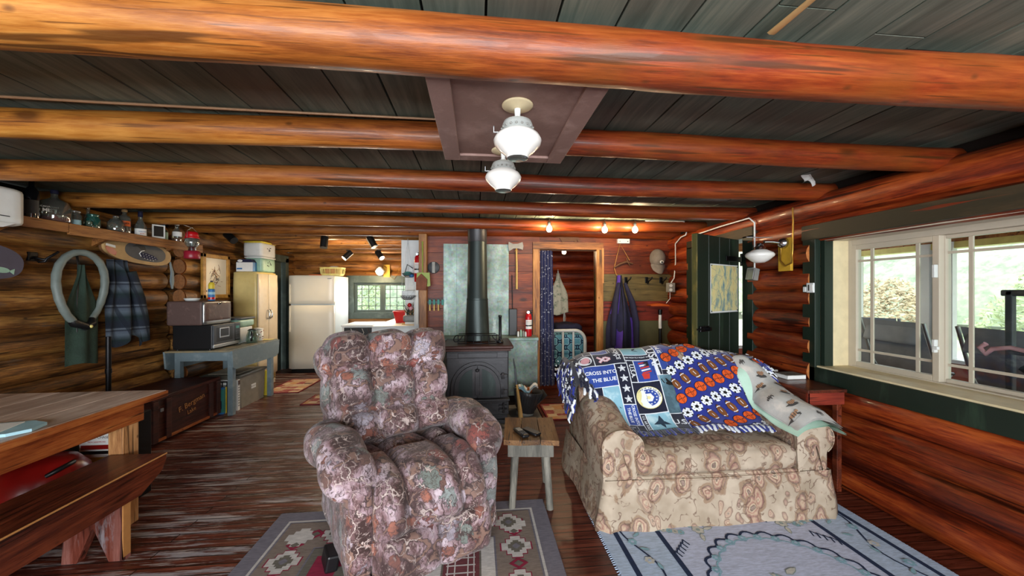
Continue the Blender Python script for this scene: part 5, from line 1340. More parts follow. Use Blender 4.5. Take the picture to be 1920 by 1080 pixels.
# ------------------------------------------------------------------ kitchen
fr = thing('refrigerator', 'almond white two-door refrigerator at the kitchen end', 'refrigerator', (-2.80, 6.75, 0))
b = MB(); b.b2(-3.165, -2.435, 6.46, 7.10, .06, 1.655, m_fridges, .012); obj('body', b, fr)
for z0, z1 in ((.075, 1.155), (1.17, 1.66)):
    b = MB(); b.pillow((-2.80, 6.43, (z0 + z1) / 2), (.735, .07, z1 - z0), .018, m_fridge, 6); d_ = obj('door', b, fr)
    b = MB(); b.b2(-3.155, -3.135, 6.385, 6.40, (z1 - .45 if z0 < 1 else z0 + .02), (z1 - .02 if z0 < 1 else z1 - .15), m_fridge, .005); obj('handle', b, d_)
b = MB(); b.b2(-3.15, -2.45, 6.47, 7.08, 0.0, .06, m_black, .004); obj('plinth', b, fr); b = MB(); b.b2(-2.54, -2.47, 6.392, 6.396, 1.60, 1.612, m_steel); obj('badge', b, fr)
bk = thing('plastic_basket', 'pale yellow plastic laundry-style basket on top of the refrigerator', 'basket', (-2.52, 6.62, 1.656))
b = MB(); bx, by, bz = -2.53, 6.60, 1.66
def bask(u, v): 
    a = 2 * PI * u; k = 1 + .12 * v; c_, s_ = math.cos(a), math.sin(a)
    return (bx + .17 * k * math.copysign(abs(c_) ** .4, c_), by + .11 * k * math.copysign(abs(s_) ** .4, s_), bz + .01 + .13 * v)
for v0, v1 in ((0, .2), (.82, 1)): b.grid(lambda u, v, v0=v0, v1=v1: bask(u, lerp(v0, v1, v)), 40, 2, m_yelpale, wrapu=True)
for i in range(36): b.tube([bask(i / 36, .15), bask(i / 36, .85)], .006, m_yelpale, 5)
b.b2(bx - .15, bx + .15, by - .09, by + .09, bz, bz + .01, m_yelpale); b.tube([V(bask(i / 30, 1)) for i in range(30)], .008, m_yelpale, 6, closed=True); obj('basket', b, bk)
b = MB(); b.pillow((-2.54, 6.60, 1.745), (.26, .17, .13), .05, m_kraft, 6); b.ball((-2.50, 6.58, 1.80), (.09, .06, .03), m_whitep, 12); obj('bread_bag', b, label='bagged loaf inside the yellow basket', cat='bread')
b = MB(); b.box((-2.78, 6.52, 1.668), (.20, .08, .02), m_orange, (0, 0, .2), .006); obj('cutting_board', b, label='small orange board lying on the refrigerator', cat='board')
# range / dishwasher with a patterned towel front
rg = thing('kitchen_range', 'white kitchen range with dark patterned front beside the refrigerator', 'range', (-1.95, 6.5, 0))
b = MB(); b.b2(-2.24, -1.70, 6.22, 6.85, 0, .80, m_white, .01); obj('body', b, rg); b = MB(); b.b2(-2.25, -1.69, 6.20, 6.87, .80, .83, m_white, .008); obj('worktop', b, rg)
b = MB(); b.b2(-2.20, -1.72, 6.205, 6.222, .62, .785, m_black, .004)
for i in range(5): b.tube([(-2.1 + .09 * i, 6.202, .64), (-2.06 + .09 * i, 6.20, .70), (-2.09 + .09 * i, 6.202, .77)], .012 + .003 * (i % 2), (m_whitep, m_brown)[i % 2], 6, flat=.3)
obj('control_panel', b, rg)
# peninsula
pn = thing('kitchen_counter', 'white kitchen peninsula counter behind the corner post', 'counter', (-1.1, 5.4, 0))
b = MB(); b.b2(-1.44, -.60, 5.20, 6.9, 0, .87, m_whitep, .005); obj('cabinet', b, pn)
b = MB(); b.prism([(-1.46, 5.17), (-.58, 5.17), (-.58, 6.95), (-1.46, 6.95)], .035, m_whitep, Matrix.Translation((0, 0, .87))); obj('worktop', b, pn)
b = MB(); b.b2(-1.46, -.58, 5.165, 5.172, .80, .87, m_white, .002); obj('front_rail', b, pn)
sc_ = thing('wall_cabinet', 'tall white open kitchen cabinet beside the corner post', 'cabinet', (-.88, 5.05, .9))
b = MB(); b.b2(-1.03, -.79, 5.02, 5.30, 1.60, 2.09, m_whitep, .004); obj('upper_box', b, sc_)
b = MB(); b.b2(-1.03, -.79, 5.28, 5.30, .92, 1.60, m_whitep); b.b2(-1.03, -.79, 5.04, 5.28, 1.28, 1.40, m_whitep, .004); b.b2(-.86, -.79, 5.02, 5.28, .91, 1.28, m_whitep, .004); obj('shelf_back', b, sc_)
b = MB(); b.b2(-.84, -.80, 5.01, 5.02, .94, 1.62, m_fridge, .003); obj('side_strip', b, sc_)
b = MB()
for i in range(26): 
    a = rnd.random() * 6.28; q = V((-.92 + rnd.uniform(-.06, .04), 5.12, 1.06 + rnd.random() * .05)); b.tube([q, q + V((math.cos(a) * .09, rnd.uniform(-.05, .05), .06 + .08 * rnd.random()))], [.012, .003], (m_greenbag, m_dgrey, m_leather)[i % 3], 5, flat=.4)
b.ball((-.935, 5.10, 1.20), .03, m_red, 10); b.ball((-.915, 5.10, 1.155), (.03, .03, .03), m_fpk, 10); b.pillow((-.93, 5.12, 1.015), (.18, .12, .10), .03, m_grey, 4)
obj('dried_arrangement', b, label='dried twigs with red ornament in the white cabinet niche', cat='ornament')
db = thing('dish_bin', 'red plastic tub standing tilted on the white kitchen counter', 'tub', (-1.10, 5.75, .905))
b = MB()
def tubf(u, v): 
    a = 2 * PI * u; c_, s_ = math.cos(a), math.sin(a); k = .8 + .2 * v
    return (-1.10 + .20 * k * math.copysign(abs(c_) ** .5, c_), 5.78 + .15 * k * math.copysign(abs(s_) ** .5, s_), .907 + .17 * v)
b.grid(tubf, 32, 4, m_red, wrapu=True); b.b2(-1.25, -.95, 5.67, 5.89, .906, .915, m_red, .003); b.tube([tubf(i / 32, 1) for i in range(32)], .009, m_red, 6, closed=True); obj('tub', b, db)
b = MB(); b.box((-.98, 5.42, .915), (.24, .10, .018), m_kraft, (0, 0, .1), .005); obj('cutting_board', b, label='small pale wooden board on the white counter', cat='board')
b = MB(); b.lathe([(0, 0), (.03, .005), (.034, .04), (.018, .062), (0, .066)], m_greenbag, 14, Matrix.Translation((-1.02, 5.42, .925))); obj('avocado', b, label='dark green round fruit on the pale wooden board', cat='fruit')
hb = thing('hanging_basket', 'three-tier wire basket hanging from the kitchen beam by the white cabinet', 'basket', (-.93, 4.95, 1.3))
b = MB(); b.tube([(-.93, 4.95, 2.10), (-.93, 4.95, 2.06)], .004, m_steel, 6)
for s_ in (-1, 0, 1): b.tube([(-.93, 4.95, 2.06), (-.93 + .07 * s_, 4.95 + .03 * (1 - abs(s_)), 1.63), (-.93 + .08 * s_, 4.95, 1.40), (-.93, 4.95, 1.27)], .0018, m_steel, 5)
for z_, r_ in ((1.63, .075), (1.33, .105)):
    for k in range(3): b.tube([(-.93 + r_ * (1 - .25 * k) * math.cos(a * .262), 4.95 + r_ * (1 - .25 * k) * math.sin(a * .262), z_ - .025 * k) for a in range(24)], .003, m_dgrey, 5, closed=True)
    for a in range(16): b.tube([(-.93 + r_ * math.cos(a * .393), 4.95 + r_ * math.sin(a * .393), z_), (-.93 + r_ * .4 * math.cos(a * .393), 4.95 + r_ * .4 * math.sin(a * .393), z_ - .05)], .0025, m_dgrey, 4)
obj('wire_tiers', b, hb)
b = MB(); b.ball((-.93, 4.95, 1.63), (.06, .05, .028), m_teal, 12); b.ball((-.88, 4.94, 1.60), (.035, .03, .025), m_bblue, 10); b.tube([(-.93 - .03, 4.93, 1.65), (-.93, 4.92, 1.75), (-.86, 4.92, 1.70)], .006, m_black, 6); obj('scrubbers', b, hb, label='teal cleaning cloths in the top tier')
def extinguisher(name, label, p, h, r_):
    t_ = thing(name, label, 'fire extinguisher', p); T = Matrix.Translation(p)
    b = MB(); b.lathe([(0, 0), (r_ * .95, 0), (r_, .01), (r_, h * .72), (r_ * .8, h * .82), (r_ * .3, h * .87), (0, h * .87)], m_red, 24, T); obj('cylinder', b, t_)
    b = MB(); b.lathe([(r_ * 1.01, h * .28), (r_ * 1.01, h * .62)], m_paper, 20, T @ Matrix.Rotation(-2.6, 4, 'Z'), ang=2.4); b.lathe([(r_ * 1.015, h * .38), (r_ * 1.015, h * .43)], m_black, 20, T @ Matrix.Rotation(-2.6, 4, 'Z'), ang=2.4)
    for i in range(4): b.lathe([(r_ * 1.02, h * (.46 + .035 * i)), (r_ * 1.02, h * (.47 + .035 * i))], m_red if i == 3 else m_grey, 14, T @ Matrix.Rotation(-2.3, 4, 'Z'), ang=1.6)
    obj('label', b, t_, label='white instruction label')
    b = MB(); q = V(p); b.cyl(q + V((0, 0, h * .86)), q + V((0, 0, h * .93)), r_ * .3, m_black); b.tube([q + V((-.01, -.01, h * .93)), q + V((.05, -.01, h * .97))], .007, m_black, 6); b.tube([q + V((-.01, -.01, h * .91)), q + V((.05, -.01, h * .90))], .006, m_black, 6); b.tube([q + V((.02, 0, h * .9)), q + V((r_ * 1.1, 0, h * .8)), q + V((r_ * 1.15, 0, h * .45))], .008, m_black, 8); vv = obj('valve', b, t_, label='black valve and hose')
    b = MB(); b.cyl(q + V((-.005, -.028, h * .90)), q + V((-.005, -.012, h * .90)), .016, m_chrome); obj('gauge', b, vv, label='round chrome gauge')
extinguisher('fire_extinguisher', 'red fire extinguisher hanging on the white cabinet by the kitchen post', (-.775, 4.80, 1.515), .40, .045)
b = MB(); b.b2(-.80, -.75, 4.845, 5.03, 1.60, 1.68, m_black, .004); obj('bracket', b, bpy.data.objects['fire_extinguisher'])
extinguisher('fire_extinguisher', 'red fire extinguisher standing on the metal ledge beside the bedroom doorway', (.63, 4.42, .836), .33, .042)
# spotlights
def spot(p, d, lens, label):
    t_ = thing('spotlight', label, 'spotlight', p, group='black spotlights on the kitchen beams'); q = V(p); d = V(d).normalized()
    b = MB(); b.tube([q - d * .06, q + d * .10], [.048, .048], m_black, 20, True); obj('can', b, t_)
    b = MB(); b.cyl(q + V((0, 0, .0)), q + V((0, 0, .07)), .008, m_black); b.b2(p[0] - .03, p[0] + .03, p[1] - .02, p[1] + .02, p[2] + .055, p[2] + .075, m_black, .003); obj('stem', b, t_)
    if lens: b = MB(); b.cyl(q + d * .096, q + d * .1035, .043, m_bulbk); obj('lens', b, t_, label='lit lens')
spot((-3.2, 5.0, 2.10), (.6, -.25, -.45), False, 'black spotlight on the kitchen beam nearest the log wall and lantern')
spot((-2.08, 5.14, 2.08), (0, -.25, -1), False, 'black spotlight pointing straight down above the refrigerator')
spot((-1.46, 5.14, 2.09), (.45, -.1, -.8), False, 'black spotlight tilted right near the hanging wire basket')
spot((-2.16, 6.30, 2.01), (-.5, -.35, -.6), True, 'lit black spotlight tilted left above the kitchen window')
spot((-1.66, 6.30, 2.02), (.5, -.35, -.6), True, 'lit black spotlight tilted right above the kitchen window')
kl = thing('wall_lamp', 'lit glass wall lamp on a yellow board above the kitchen window', 'lamp', (-1.80, YK - .08, 1.72))
b = MB(); b.b2(-1.80, -1.68, YK - .06, YK - .035, 1.66, 1.90, m_ydboard, .004); obj('backplate', b, kl, label='yellow board'); b = MB(); b.lathe([(.03, .10), (.06, .07), (.09, .02), (.06, -.04), (.03, -.06), (0, -.062)], m_frost, 20, Matrix.Translation((-1.84, YK - .16, 1.75))); obj('shade', b, kl)
b = MB(); b.tube([(-1.74, YK - .05, 1.84), (-1.79, YK - .12, 1.88), (-1.84, YK - .16, 1.85)], .008, m_brass, 8); b.tube([(-1.70, YK - .06, 1.70), (-1.6, YK - .06, 1.62), (-1.52, YK - .06, 1.75), (-1.5, YK - .05, 1.95)], .004, m_brass, 6); obj('arm', b, kl)
# mats on the kitchen floor
m_mat = None
def _mat():
    g = G('red_and_beige_woven_rag'); v = g.obj(); c = g.n('SeparateColor', {0: g.n('TexVoronoi', {'Vector': g.map(v, (1, 1.5, .01)), 'Scale': 9, 'Randomness': .5}, distance='CHEBYCHEV').outputs['Color']}).outputs
    col = g.ramp(c[0], [(0, '#b0937a'), (.3, '#8c2f38'), (.48, '#c9b59a'), (.66, '#5e3a3a'), (.8, '#b98a5e')], 'CONSTANT')
    col = g.mix(g.ramp(g.noise(g.map(v, (1, 12, 1)), 18, 2), [(.5, 0.0), (.6, .35)]), col, '#d8cbb4')
    return g.done(col, .95, bump=g.noise(v, 140, 2), bs=.4, bd=.006)
m_mat = _mat()
m_rtrim = plain('dull_red_binding', '#7a2630', .9)
def mat_(x0, x1, y0, y1, z, label):
    t_ = thing('woven_mat', label, 'mat', ((x0 + x1) / 2, (y0 + y1) / 2, z)); b = MB(); b.b2(x0 + .02, x1 - .02, y0 + .02, y1 - .02, z, z + .009, m_mat, .003); obj('weave', b, t_)
    b = MB()
    for a in ((x0, x1, y0, y0 + .02), (x0, x1, y1 - .02, y1), (x0, x0 + .02, y0, y1), (x1 - .02, x1, y0, y1)): b.b2(*a, z, z + .010, m_rtrim, .003)
    obj('binding', b, t_, label='dull red binding')
mat_(-2.90, -2.43, 5.18, 5.98, .001, 'red and beige woven mat in front of the yellow cabinet')
mat_(-2.16, -1.55, 4.62, 5.05, .001, 'small red-bordered woven mat behind the recliner')
mat_(.755, 1.30, 3.82, 4.36, .001, 'red and cream woven mat in front of the bedroom doorway')

# ------------------------------------------------------------------ wood stove
ws = thing('wood_stove', 'black cast-iron wood stove with an arched double door', 'stove', (0, 4.0, .022))
SY = 3.74
b = MB(); b.b2(-.32, .325, SY, 4.24, .115, .80, m_iron, .012); obj('firebox', b, ws)
b = MB(); b.b2(-.355, .372, SY - .05, 4.28, .80, .835, m_iron_r, .010); b.b2(-.33, .345, SY - .03, 4.26, .775, .80, m_iron_r, .006); obj('top_plate', b, ws, label='rust-red top plate')
b = MB(); b.b2(-.31, .315, SY + .03, 4.22, .022, .115, m_iron, .006); b.b2(-.33, .335, SY - .02, SY + .05, .022, .06, m_iron, .006); obj('base', b, ws)
b = MB(); b.b2(-.315, .32, SY - .012, SY, .70, .765, m_iron, .006); b.b2(-.20, .205, SY - .018, SY - .01, .71, .755, m_iron, .004); obj('upper_band', b, ws)
b = MB(); b.b2(-.325, .33, SY - .09, SY + .0, .275, .295, m_iron, .006); b.b2(-.30, .305, SY - .025, SY, .24, .275, m_iron, .004); obj('ash_shelf', b, ws)
b = MB(); b.b2(-.32, .325, SY - .012, SY, .115, .245, m_iron, .006); obj('ash_door', b, ws)
b = MB(); b.lathe([(0, .02), (.022, .018), (.034, .006), (.034, 0), (0, 0)], m_brass, 20, frame((.0, SY - .012, .185), (1, 0, 0), (0, 0, 1))); b.lathe([(0, .035), (.012, .032), (.012, .02)], m_brass, 14, frame((.0, SY - .012, .185), (1, 0, 0), (0, 0, 1))); obj('draft_knob', b, ws, label='round brass draft knob')
def arch(w, h, n=16, x0=0, half=0):
    ph = math.pi
    pts = []
    if half == 0: pts = [(-w, 0)] + [(-w * math.cos(ph * k / n), h - w + w * math.sin(ph * k / n)) for k in range(n + 1)] + [(w, 0)]
    elif half < 0: pts = [(-x0, 0), (-w, 0)] + [(-w * math.cos(ph / 2 * k / n), h - w + w * math.sin(ph / 2 * k / n)) for k in range(n + 1) if w * math.cos(ph / 2 * k / n) > x0] + [(-x0, h - w + math.sqrt(w * w - x0 * x0))]
    else: pts = [(-a, z) for a, z in arch(w, h, n, x0, -1)][::-1]
    return pts
FZ = frame((0, SY - .012, .30), (1, 0, 0), (0, 0, 1))
def archband(b, w, h, t, d, m_):
    o, i = arch(w, h, 24), arch(w - t, h - t, 24); n = len(o)
    vs = [(x_, y_, 0) for x_, y_ in o] + [(x_, y_, 0) for x_, y_ in i] + [(x_, y_, d) for x_, y_ in o] + [(x_, y_, d) for x_, y_ in i]
    fs = []
    for k in range(n - 1): fs += [(k, k + 1, n + k + 1, n + k), (2 * n + k, 2 * n + k + 1, 3 * n + k + 1, 3 * n + k), (k, k + 1, 2 * n + k + 1, 2 * n + k), (n + k, n + k + 1, 3 * n + k + 1, 3 * n + k)]
    b.add(vs, fs, m_, False, FZ)
b = MB(); archband(b, .270, .37, .03, .022, m_iron); obj('door_surround', b, ws)
for s_ in (-1, 1):
    b = MB(); b.prism(arch(.235, .335, 14, .004, s_), .03, m_iron, FZ)
    d_ = obj('door', b, ws); b = MB(); pp = arch(.19, .285, 14, .05, s_); b.prism([(x_, y_ + .02) for x_, y_ in pp], .036, m_pipe, FZ); obj('panel', b, d_)
b = MB(); b.b2(-.025, .025, SY - .05, SY - .038, .33, .60, m_iron, .004); b.ball((0, SY - .05, .585), .02, m_iron, 12); obj('center_bar', b, ws)
for z_ in (.36, .52): b = MB(); b.cyl((.262, SY - .035, z_ - .03), (.262, SY - .035, z_ + .03), .014, m_iron); b.b2(.24, .31, SY - .04, SY - .012, z_ - .015, z_ + .015, m_iron, .003); obj('hinge', b, ws)
b = MB(); b.cyl((.27, SY - .035, .14), (.27, SY - .035, .24), .012, m_iron)
for z_ in (.17, .21): b.b2(.22, .31, SY - .04, SY - .010, z_ - .012, z_ + .008, m_iron, .003)
obj('hinge', b, ws)
sp_ = thing('stovepipe', 'grey-black flared stovepipe rising from the wood stove to the ceiling', 'stovepipe', (.0, 4.12, .836)); T = Matrix.Translation((0, 4.12, 0))
b = MB(); b.lathe([(.150, .838), (.150, .86), (.138, .90), (.120, 1.30)], m_pipe, 32, T); obj('flue_cone', b, sp_); b = MB(); b.lathe([(.121, 1.295), (.123, 1.30), (.116, 1.32), (.105, 1.95), (.105, 2.0)], m_pipe, 32, T); obj('flue_pipe', b, sp_); b = MB(); b.lathe([(.106, 1.95), (.109, 1.955), (.109, 2.21)], m_iron, 32, T); obj('upper_section', b, sp_, label='blacker top section')
tr = thing('wire_trivet', 'black wire scroll rack around the pipe on the stove top', 'rack', (0, 3.85, .836))
b = MB(); 
for z_ in (.845, .93): b.tube([(-.20, 3.80, z_), (.20, 3.80, z_), (.20, 3.95, z_), (-.20, 3.95, z_)], .005, m_blackm, 6, closed=True)
for x in (-.20, -.12, -.04, .04, .12, .20): b.tube([(x, 3.80, .838), (x, 3.80, .93)], .005, m_blackm, 6)
for s_ in (-1, 1): b.tube([(s_ * (.20 + .045 * math.sin(a * .45)), 3.80, .90 + .035 * math.cos(a * .55)) for a in range(11)], .006, m_blackm, 6)
obj('wirework', b, tr)
b = MB(); b.lathe([(0, 0), (.034, 0), (.036, .02), (.02, .03), (.016, .05), (.016, .28), (.02, .285), (.018, .30), (0, .302)], m_black, 18, Matrix.Translation((.245, 3.88, .836))); obj('candle_lighter', b, label='slim black upright stick standing on the stove top', cat='lighter')
pk = thing('brush', 'short straw hearth broom leaning against the right side of the stove', 'broom', (.42, 3.62, .022))
b = MB(); b.tube([(.37, 3.70, .70), (.385, 3.68, .60)], [.006, .009], m_black, 8); b.tube([(.385, 3.68, .60), (.40, 3.66, .42)], [.009, .013], m_dgrey, 8); obj('handle', b, pk, label='black handle')
b = MB(); b.tube([(.40, 3.66, .44), (.41, 3.645, .36), (.425, 3.625, .22), (.445, 3.60, .03)], [.020, .026, .036, .045], m_straw, 14, flat=.6); 
for q_, r_ in (((.40, 3.658, .425), .022), ((.403, 3.653, .40), .0235)): b.ball(q_, (r_, r_, .006), m_black, 12)
obj('bristles', b, pk)
bu = thing('coal_bucket', 'dark flared coal scuttle holding kindling and paper on the hearth', 'bucket', (.55, 3.98, .022)); T = Matrix.Translation((.53, 4.0, .022)) @ Matrix.Rotation(.15, 4, 'Y')
b = MB(); b.lathe([(0, .03), (.10, .03), (.10, .05), (.12, .08), (.15, .22), (.165, .27), (.160, .272), (.14, .21)], m_iron, 30, T)
for i in range(30): a = 2 * PI * i / 30; b.tube([T @ V((.112 * math.cos(a), .112 * math.sin(a), .07)), T @ V((.166 * math.cos(a), .166 * math.sin(a), .27))], .0035, m_dgrey, 4)
b.prism([(-.09, 0), (.09, 0), (.13, .14), (-.13, .14)], .008, m_iron, frame((.66, 4.0, .16), (0, 1, 0), (.75, 0, .8))); obj('body', b, bu)
b = MB(); b.lathe([(.09, 0), (.10, 0), (.10, .03), (.08, .03)], m_grey, 24, Matrix.Translation((.53, 4.0, .022))); obj('foot_ring', b, bu)
for i in range(5): b = MB(); b.box((.47 + .03 * i, 3.98 + rnd.uniform(-.05, .05), .24), (.022, .02, .20), m_tableo, (rnd.uniform(-.3, .3), rnd.uniform(-.3, .3), rnd.random()), .002); obj('kindling_stick', b, label='split kindling stick standing in the coal scuttle', cat='kindling', group='kindling in the scuttle')
b = MB()
for i in range(4):
    q = V((.50 + .03 * i, 3.95, .30 + .01 * i)); b.grid(lambda u, v, q=q, i=i: q + V(((u - .5) * .15, (v - .5) * .11, .03 * math.sin(u * 6 + i) + .02 * math.sin(v * 8 + i))), 8, 8, m_paper if i % 2 else m_lblue)
obj('newspaper', b, label='crumpled newspaper in the top of the coal scuttle', cat='newspaper')
# small things on the ledge
for i, (x, h_) in enumerate(((.50, .065), (.535, .085), (.565, .07), (.595, .06))):
    b = MB(); b.lathe([(0, 0), (.012, 0), (.013, .005), (.013, h_ * .8), (.008, h_ * .9), (.008, h_), (0, h_)], (m_whitep, m_mint, m_grey, m_whitep)[i], 12, Matrix.Translation((x, 4.40, .8355))); obj('small_bottle', b, label=('small white vial left of the ledge extinguisher, leftmost of the row', 'tallest small mint vial on the metal ledge', 'small grey vial on the metal ledge', 'small white vial touching the ledge extinguisher')[i], cat='bottle', group='small vials on the ledge')
b = MB(); b.b2(.40, .50, 4.52, 4.585, .836, 1.17, m_black, .006); obj('speaker_box', b, label='narrow black box standing on the ledge right of the metal panel', cat='box')
# wall hangings
ax = thing('axe', 'double-bit axe with pale handle hung on the board wall', 'axe', (.50, YB - .04, 1.5))
b = MB(); b.tube([(.495, YB - .03, 1.97), (.50, YB - .035, 1.70), (.50, YB - .03, 1.42)], [.016, .018, .022], m_handle, 10, flat=.7); obj('handle', b, ax)
b = MB(); b.prism([(-.085, .06), (-.095, .0), (-.085, -.06), (-.03, -.028), (.03, -.028), (.09, -.05), (.10, .0), (.09, .05), (.03, .03), (-.03, .03)], .022, m_grey, frame((.485, YB - .028, 1.965), (1, 0, .05), (0, 0, 1))); obj('head', b, ax, label='weathered steel head')
b = MB(); b.tube([(.47, YB - .05, 1.90), (.495, YB - .055, 1.93), (.52, YB - .05, 1.90)], .004, m_leather, 6); obj('thong', b, ax)
b = MB(); b.tube([(.44, YB - .02, 1.60), (.445, YB - .02, 1.35), (.45, YB - .02, .86)], .006, m_blackm, 6); obj('fire_poker', b, label='thin black poker hanging below the axe', cat='poker')
wa = thing('wall_thermometer', 'round grey dial with a raised bar on the board wall left of the metal panel', 'dial', (-.545, YB - .02, 1.62))
b = MB(); b.lathe([(0, .02), (.065, .018), (.075, .008), (.075, 0), (0, 0)], m_dgrey, 28, frame((-.545, YB - .003, 1.69), (1, 0, 0), (0, 0, 1))); obj('dial', b, wa); b = MB(); b.b2(-.565, -.525, YB - .04, YB - .02, 1.62, 1.76, m_grey, .006); obj('bar', b, wa)
b = MB(); b.b2(-.64, -.61, 0, .01, 0, .01, m_leather) if False else None
dp_ = thing('dustpan_brush', 'lime green dustpan with long handle hanging on the kitchen post', 'dustpan', (-.66, 4.48, 1.45))
b = MB(); b.tube([(-.668, 4.485, 2.0), (-.665, 4.48, 1.60)], [.018, .013], m_lime, 10, flat=.5); b.prism([(-.075, 0), (.075, 0), (.085, -.16), (.06, -.17), (-.085, -.13)], .02, m_lime, frame((-.655, 4.485, 1.62), (1, 0, 0), (0, 0, 1))); obj('dustpan', b, dp_)
b = MB(); b.prism([(-.06, -.03), (.0, .03), (.07, -.04), (.06, -.17), (-.06, -.17)], .035, plain('brown_brush_bristle', '#7a4a36', .9, var=.25), frame((-.675, 4.46, 1.575), (1, 0, 0), (0, 0, 1))); obj('brush', b, dp_, label='brown hand brush')
kr = thing('hook_rack', 'small teal tool rack with brass-handled tools on the board wall', 'rack', (-.52, YB - .03, 1.2))
b = MB(); b.b2(-.66, -.42, YB - .03, YB - .002, 1.235, 1.275, m_dgrey, .004); obj('rail', b, kr)
for i in range(5):
    x = -.64 + .052 * i; b = MB(); b.b2(x - .014, x + .014, YB - .05, YB - .03, 1.22, 1.29, m_teal, .004)
    if i in (1, 2, 3): b.tube([(x, YB - .045, 1.23), (x, YB - .045, 1.15)], [.008, .012], m_handle, 8)
    obj('tool', b, kr)
# black wall patch and bull silhouette above the doorway
b = MB(); F = frame((1.195, YB - .005, 2.0), (1, 0, 0), (0, 0, 1)) 
F.translation = V((1.18, YB - .006, 2.065))
b.prism([(-.15, .05), (-.13, .07), (-.02, .055), (.06, .065), (.13, .03), (.16, -.02), (.13, -.03), (.11, .0), (.10, -.075), (.085, -.075), (.075, -.02), (-.05, -.025), (-.07, -.08), (-.09, -.08), (-.09, -.02), (-.12, .02), (-.17, .02)], .006, m_bone, F); obj('animal_silhouette', b, label='dark wooden bear-like animal silhouette above the bedroom doorway', cat='wall ornament')
# curtain in the doorway
m_cur = None
def _cur():
    g = G('navy_sparkle_curtain'); v = g.obj()
    d = g.vor(g.map(v, (1, .3, 1)), 34); dd = g.ramp(d, [(.20, 1.0), (.30, 0.0)]); sp__ = g.ramp(g.noise(v, 9, 2), [(.40, 0.0), (.52, 1.0)])
    col = g.mix(g.math('MULTIPLY', dd, sp__), g.mix(g.noise(v, 8, 2), '#10163a', '#202a60'), '#b9c0cf')
    return g.done(col, .55, sheen=.3)
m_cur = _cur()
cu = thing('curtain', 'navy curtain with pale specks gathered at the left of the bedroom doorway', 'curtain', (.90, YB + .03, .18))
def curf(u, v):
    z = lerp(1.925, .16, v); w = lerp(.085, .115, v); a = u * PI * 9
    return (.895 + lerp(-w, w, u) + .01 * math.sin(a * 2), YB + .045 + (.028 + .012 * v) * math.sin(a) , z)
b = MB(); b.grid(curf, 90, 20, m_cur); obj('cloth', b, cu); b = MB(); b.cyl((BX0, YB + .045, 1.93), (BX1, YB + .045, 1.93), .010, m_bone); obj('rod', b, cu)
# bedroom
m_quilt = None
def _quilt():
    g = G('teal_trellis_quilt'); v = g.obj(); s_ = g.sep(v)
    # trellis from interlocking rings
    u = g.math('MULTIPLY', s_[0], 5.5); w = g.math('ADD', g.math('MULTIPLY', s_[2], 5.5), g.math('MULTIPLY', s_[1], 5.5))
    a = g.math('SUBTRACT', g.math('FRACT', u), .5); c = g.math('SUBTRACT', g.math('FRACT', w), .5)
    aa = g.math('ABSOLUTE', a); cc = g.math('ABSOLUTE', c)
    q = g.math('ADD', g.math('MULTIPLY', g.math('COSINE', g.math('MULTIPLY', u, 2 * PI)), 1.0), g.math('COSINE', g.math('MULTIPLY', w, 2 * PI)))
    q = g.math('ADD', q, g.math('MULTIPLY', g.math('MULTIPLY', g.math('COSINE', g.math('MULTIPLY', u, 4 * PI)), g.math('COSINE', g.math('MULTIPLY', w, 4 * PI))), .5))
    m = g.ramp(g.math('ABSOLUTE', q), [(.26, 1.0), (.38, 0.0)])
    m2 = g.ramp(g.math('ABSOLUTE', q), [(.55, 0.0), (.60, 1.0), (.80, 1.0), (.85, 0.0)])
    col = g.mix(m2, '#5f9db4', '#a8d0dc'); col = g.mix(m, col, '#15284a')
    return g.done(col, .9)
m_quilt = _quilt()
bd = thing('bed', 'iron bed with white footboard and teal trellis quilt seen through the doorway', 'bed', (1.15, 5.8, 0))
b = MB(); b.pillow((1.16, 6.0, .58), (.98, 1.3, .34), .07, m_quilt, 10); b.b2(.68, 1.63, 5.37, 5.40, .25, .70, m_quilt, .01); obj('quilt', b, bd)
b = MB(); b.b2(.70, 1.62, 5.42, 6.6, .25, .44, m_navy, .02); obj('mattress', b, bd)
fb = []
for k in range(9): a = PI / 2 * k / 8; fb.append((1.62 - .16 + .16 * math.sin(a), 5.31, .80 - .16 + .16 * math.cos(a)))
b = MB(); b.tube([(.68, 5.31, .0), (.68, 5.31, .80)] + fb + [(1.62, 5.31, .0)], .026, m_whitep, 12)
for x in (.83, .98, 1.13, 1.28, 1.44): b.tube([(x, 5.31, .22), (x, 5.31, .79)], .017, m_whitep, 8)
b.tube([(.68, 5.31, .22), (1.62, 5.31, .22)], .018, m_whitep, 8); obj('footboard', b, bd, label='white iron footboard')
b = MB(); b.tube([(.70, 6.64, 0), (.70, 6.64, 1.0), (1.62, 6.64, 1.0), (1.62, 6.64, 0)], .02, m_whitep, 8); b.b2(.70, .74, 5.3, 6.6, .25, .30, m_whitep); b.b2(1.58, 1.62, 5.3, 6.6, .25, .30, m_whitep); obj('frame', b, bd)
b = MB(); b.pillow((1.00, 5.75, .88), (.34, .22, .30), .09, m_white, 8, None, (-.3, 0, .2)); obj('pillow', b, label='white pillow propped on the bed behind the curtain', cat='pillow')
b = MB(); b.pillow((1.45, 5.75, .81), (.42, .4, .12), .05, m_dknavy, 8, lambda p, q: p + V((0, 0, .03 * nz(p.x * 9, p.y * 9)))); obj('folded_blanket', b, label='crumpled dark blanket on the right of the bed', cat='blanket')
m_apron = worn('green_white_print_cotton', '#dddccb', '#3a6a4a', .40, 9, .9)
ap = thing('apron', 'white and green printed apron hanging on the bedroom log wall', 'apron', (1.52, 6.6, .95))
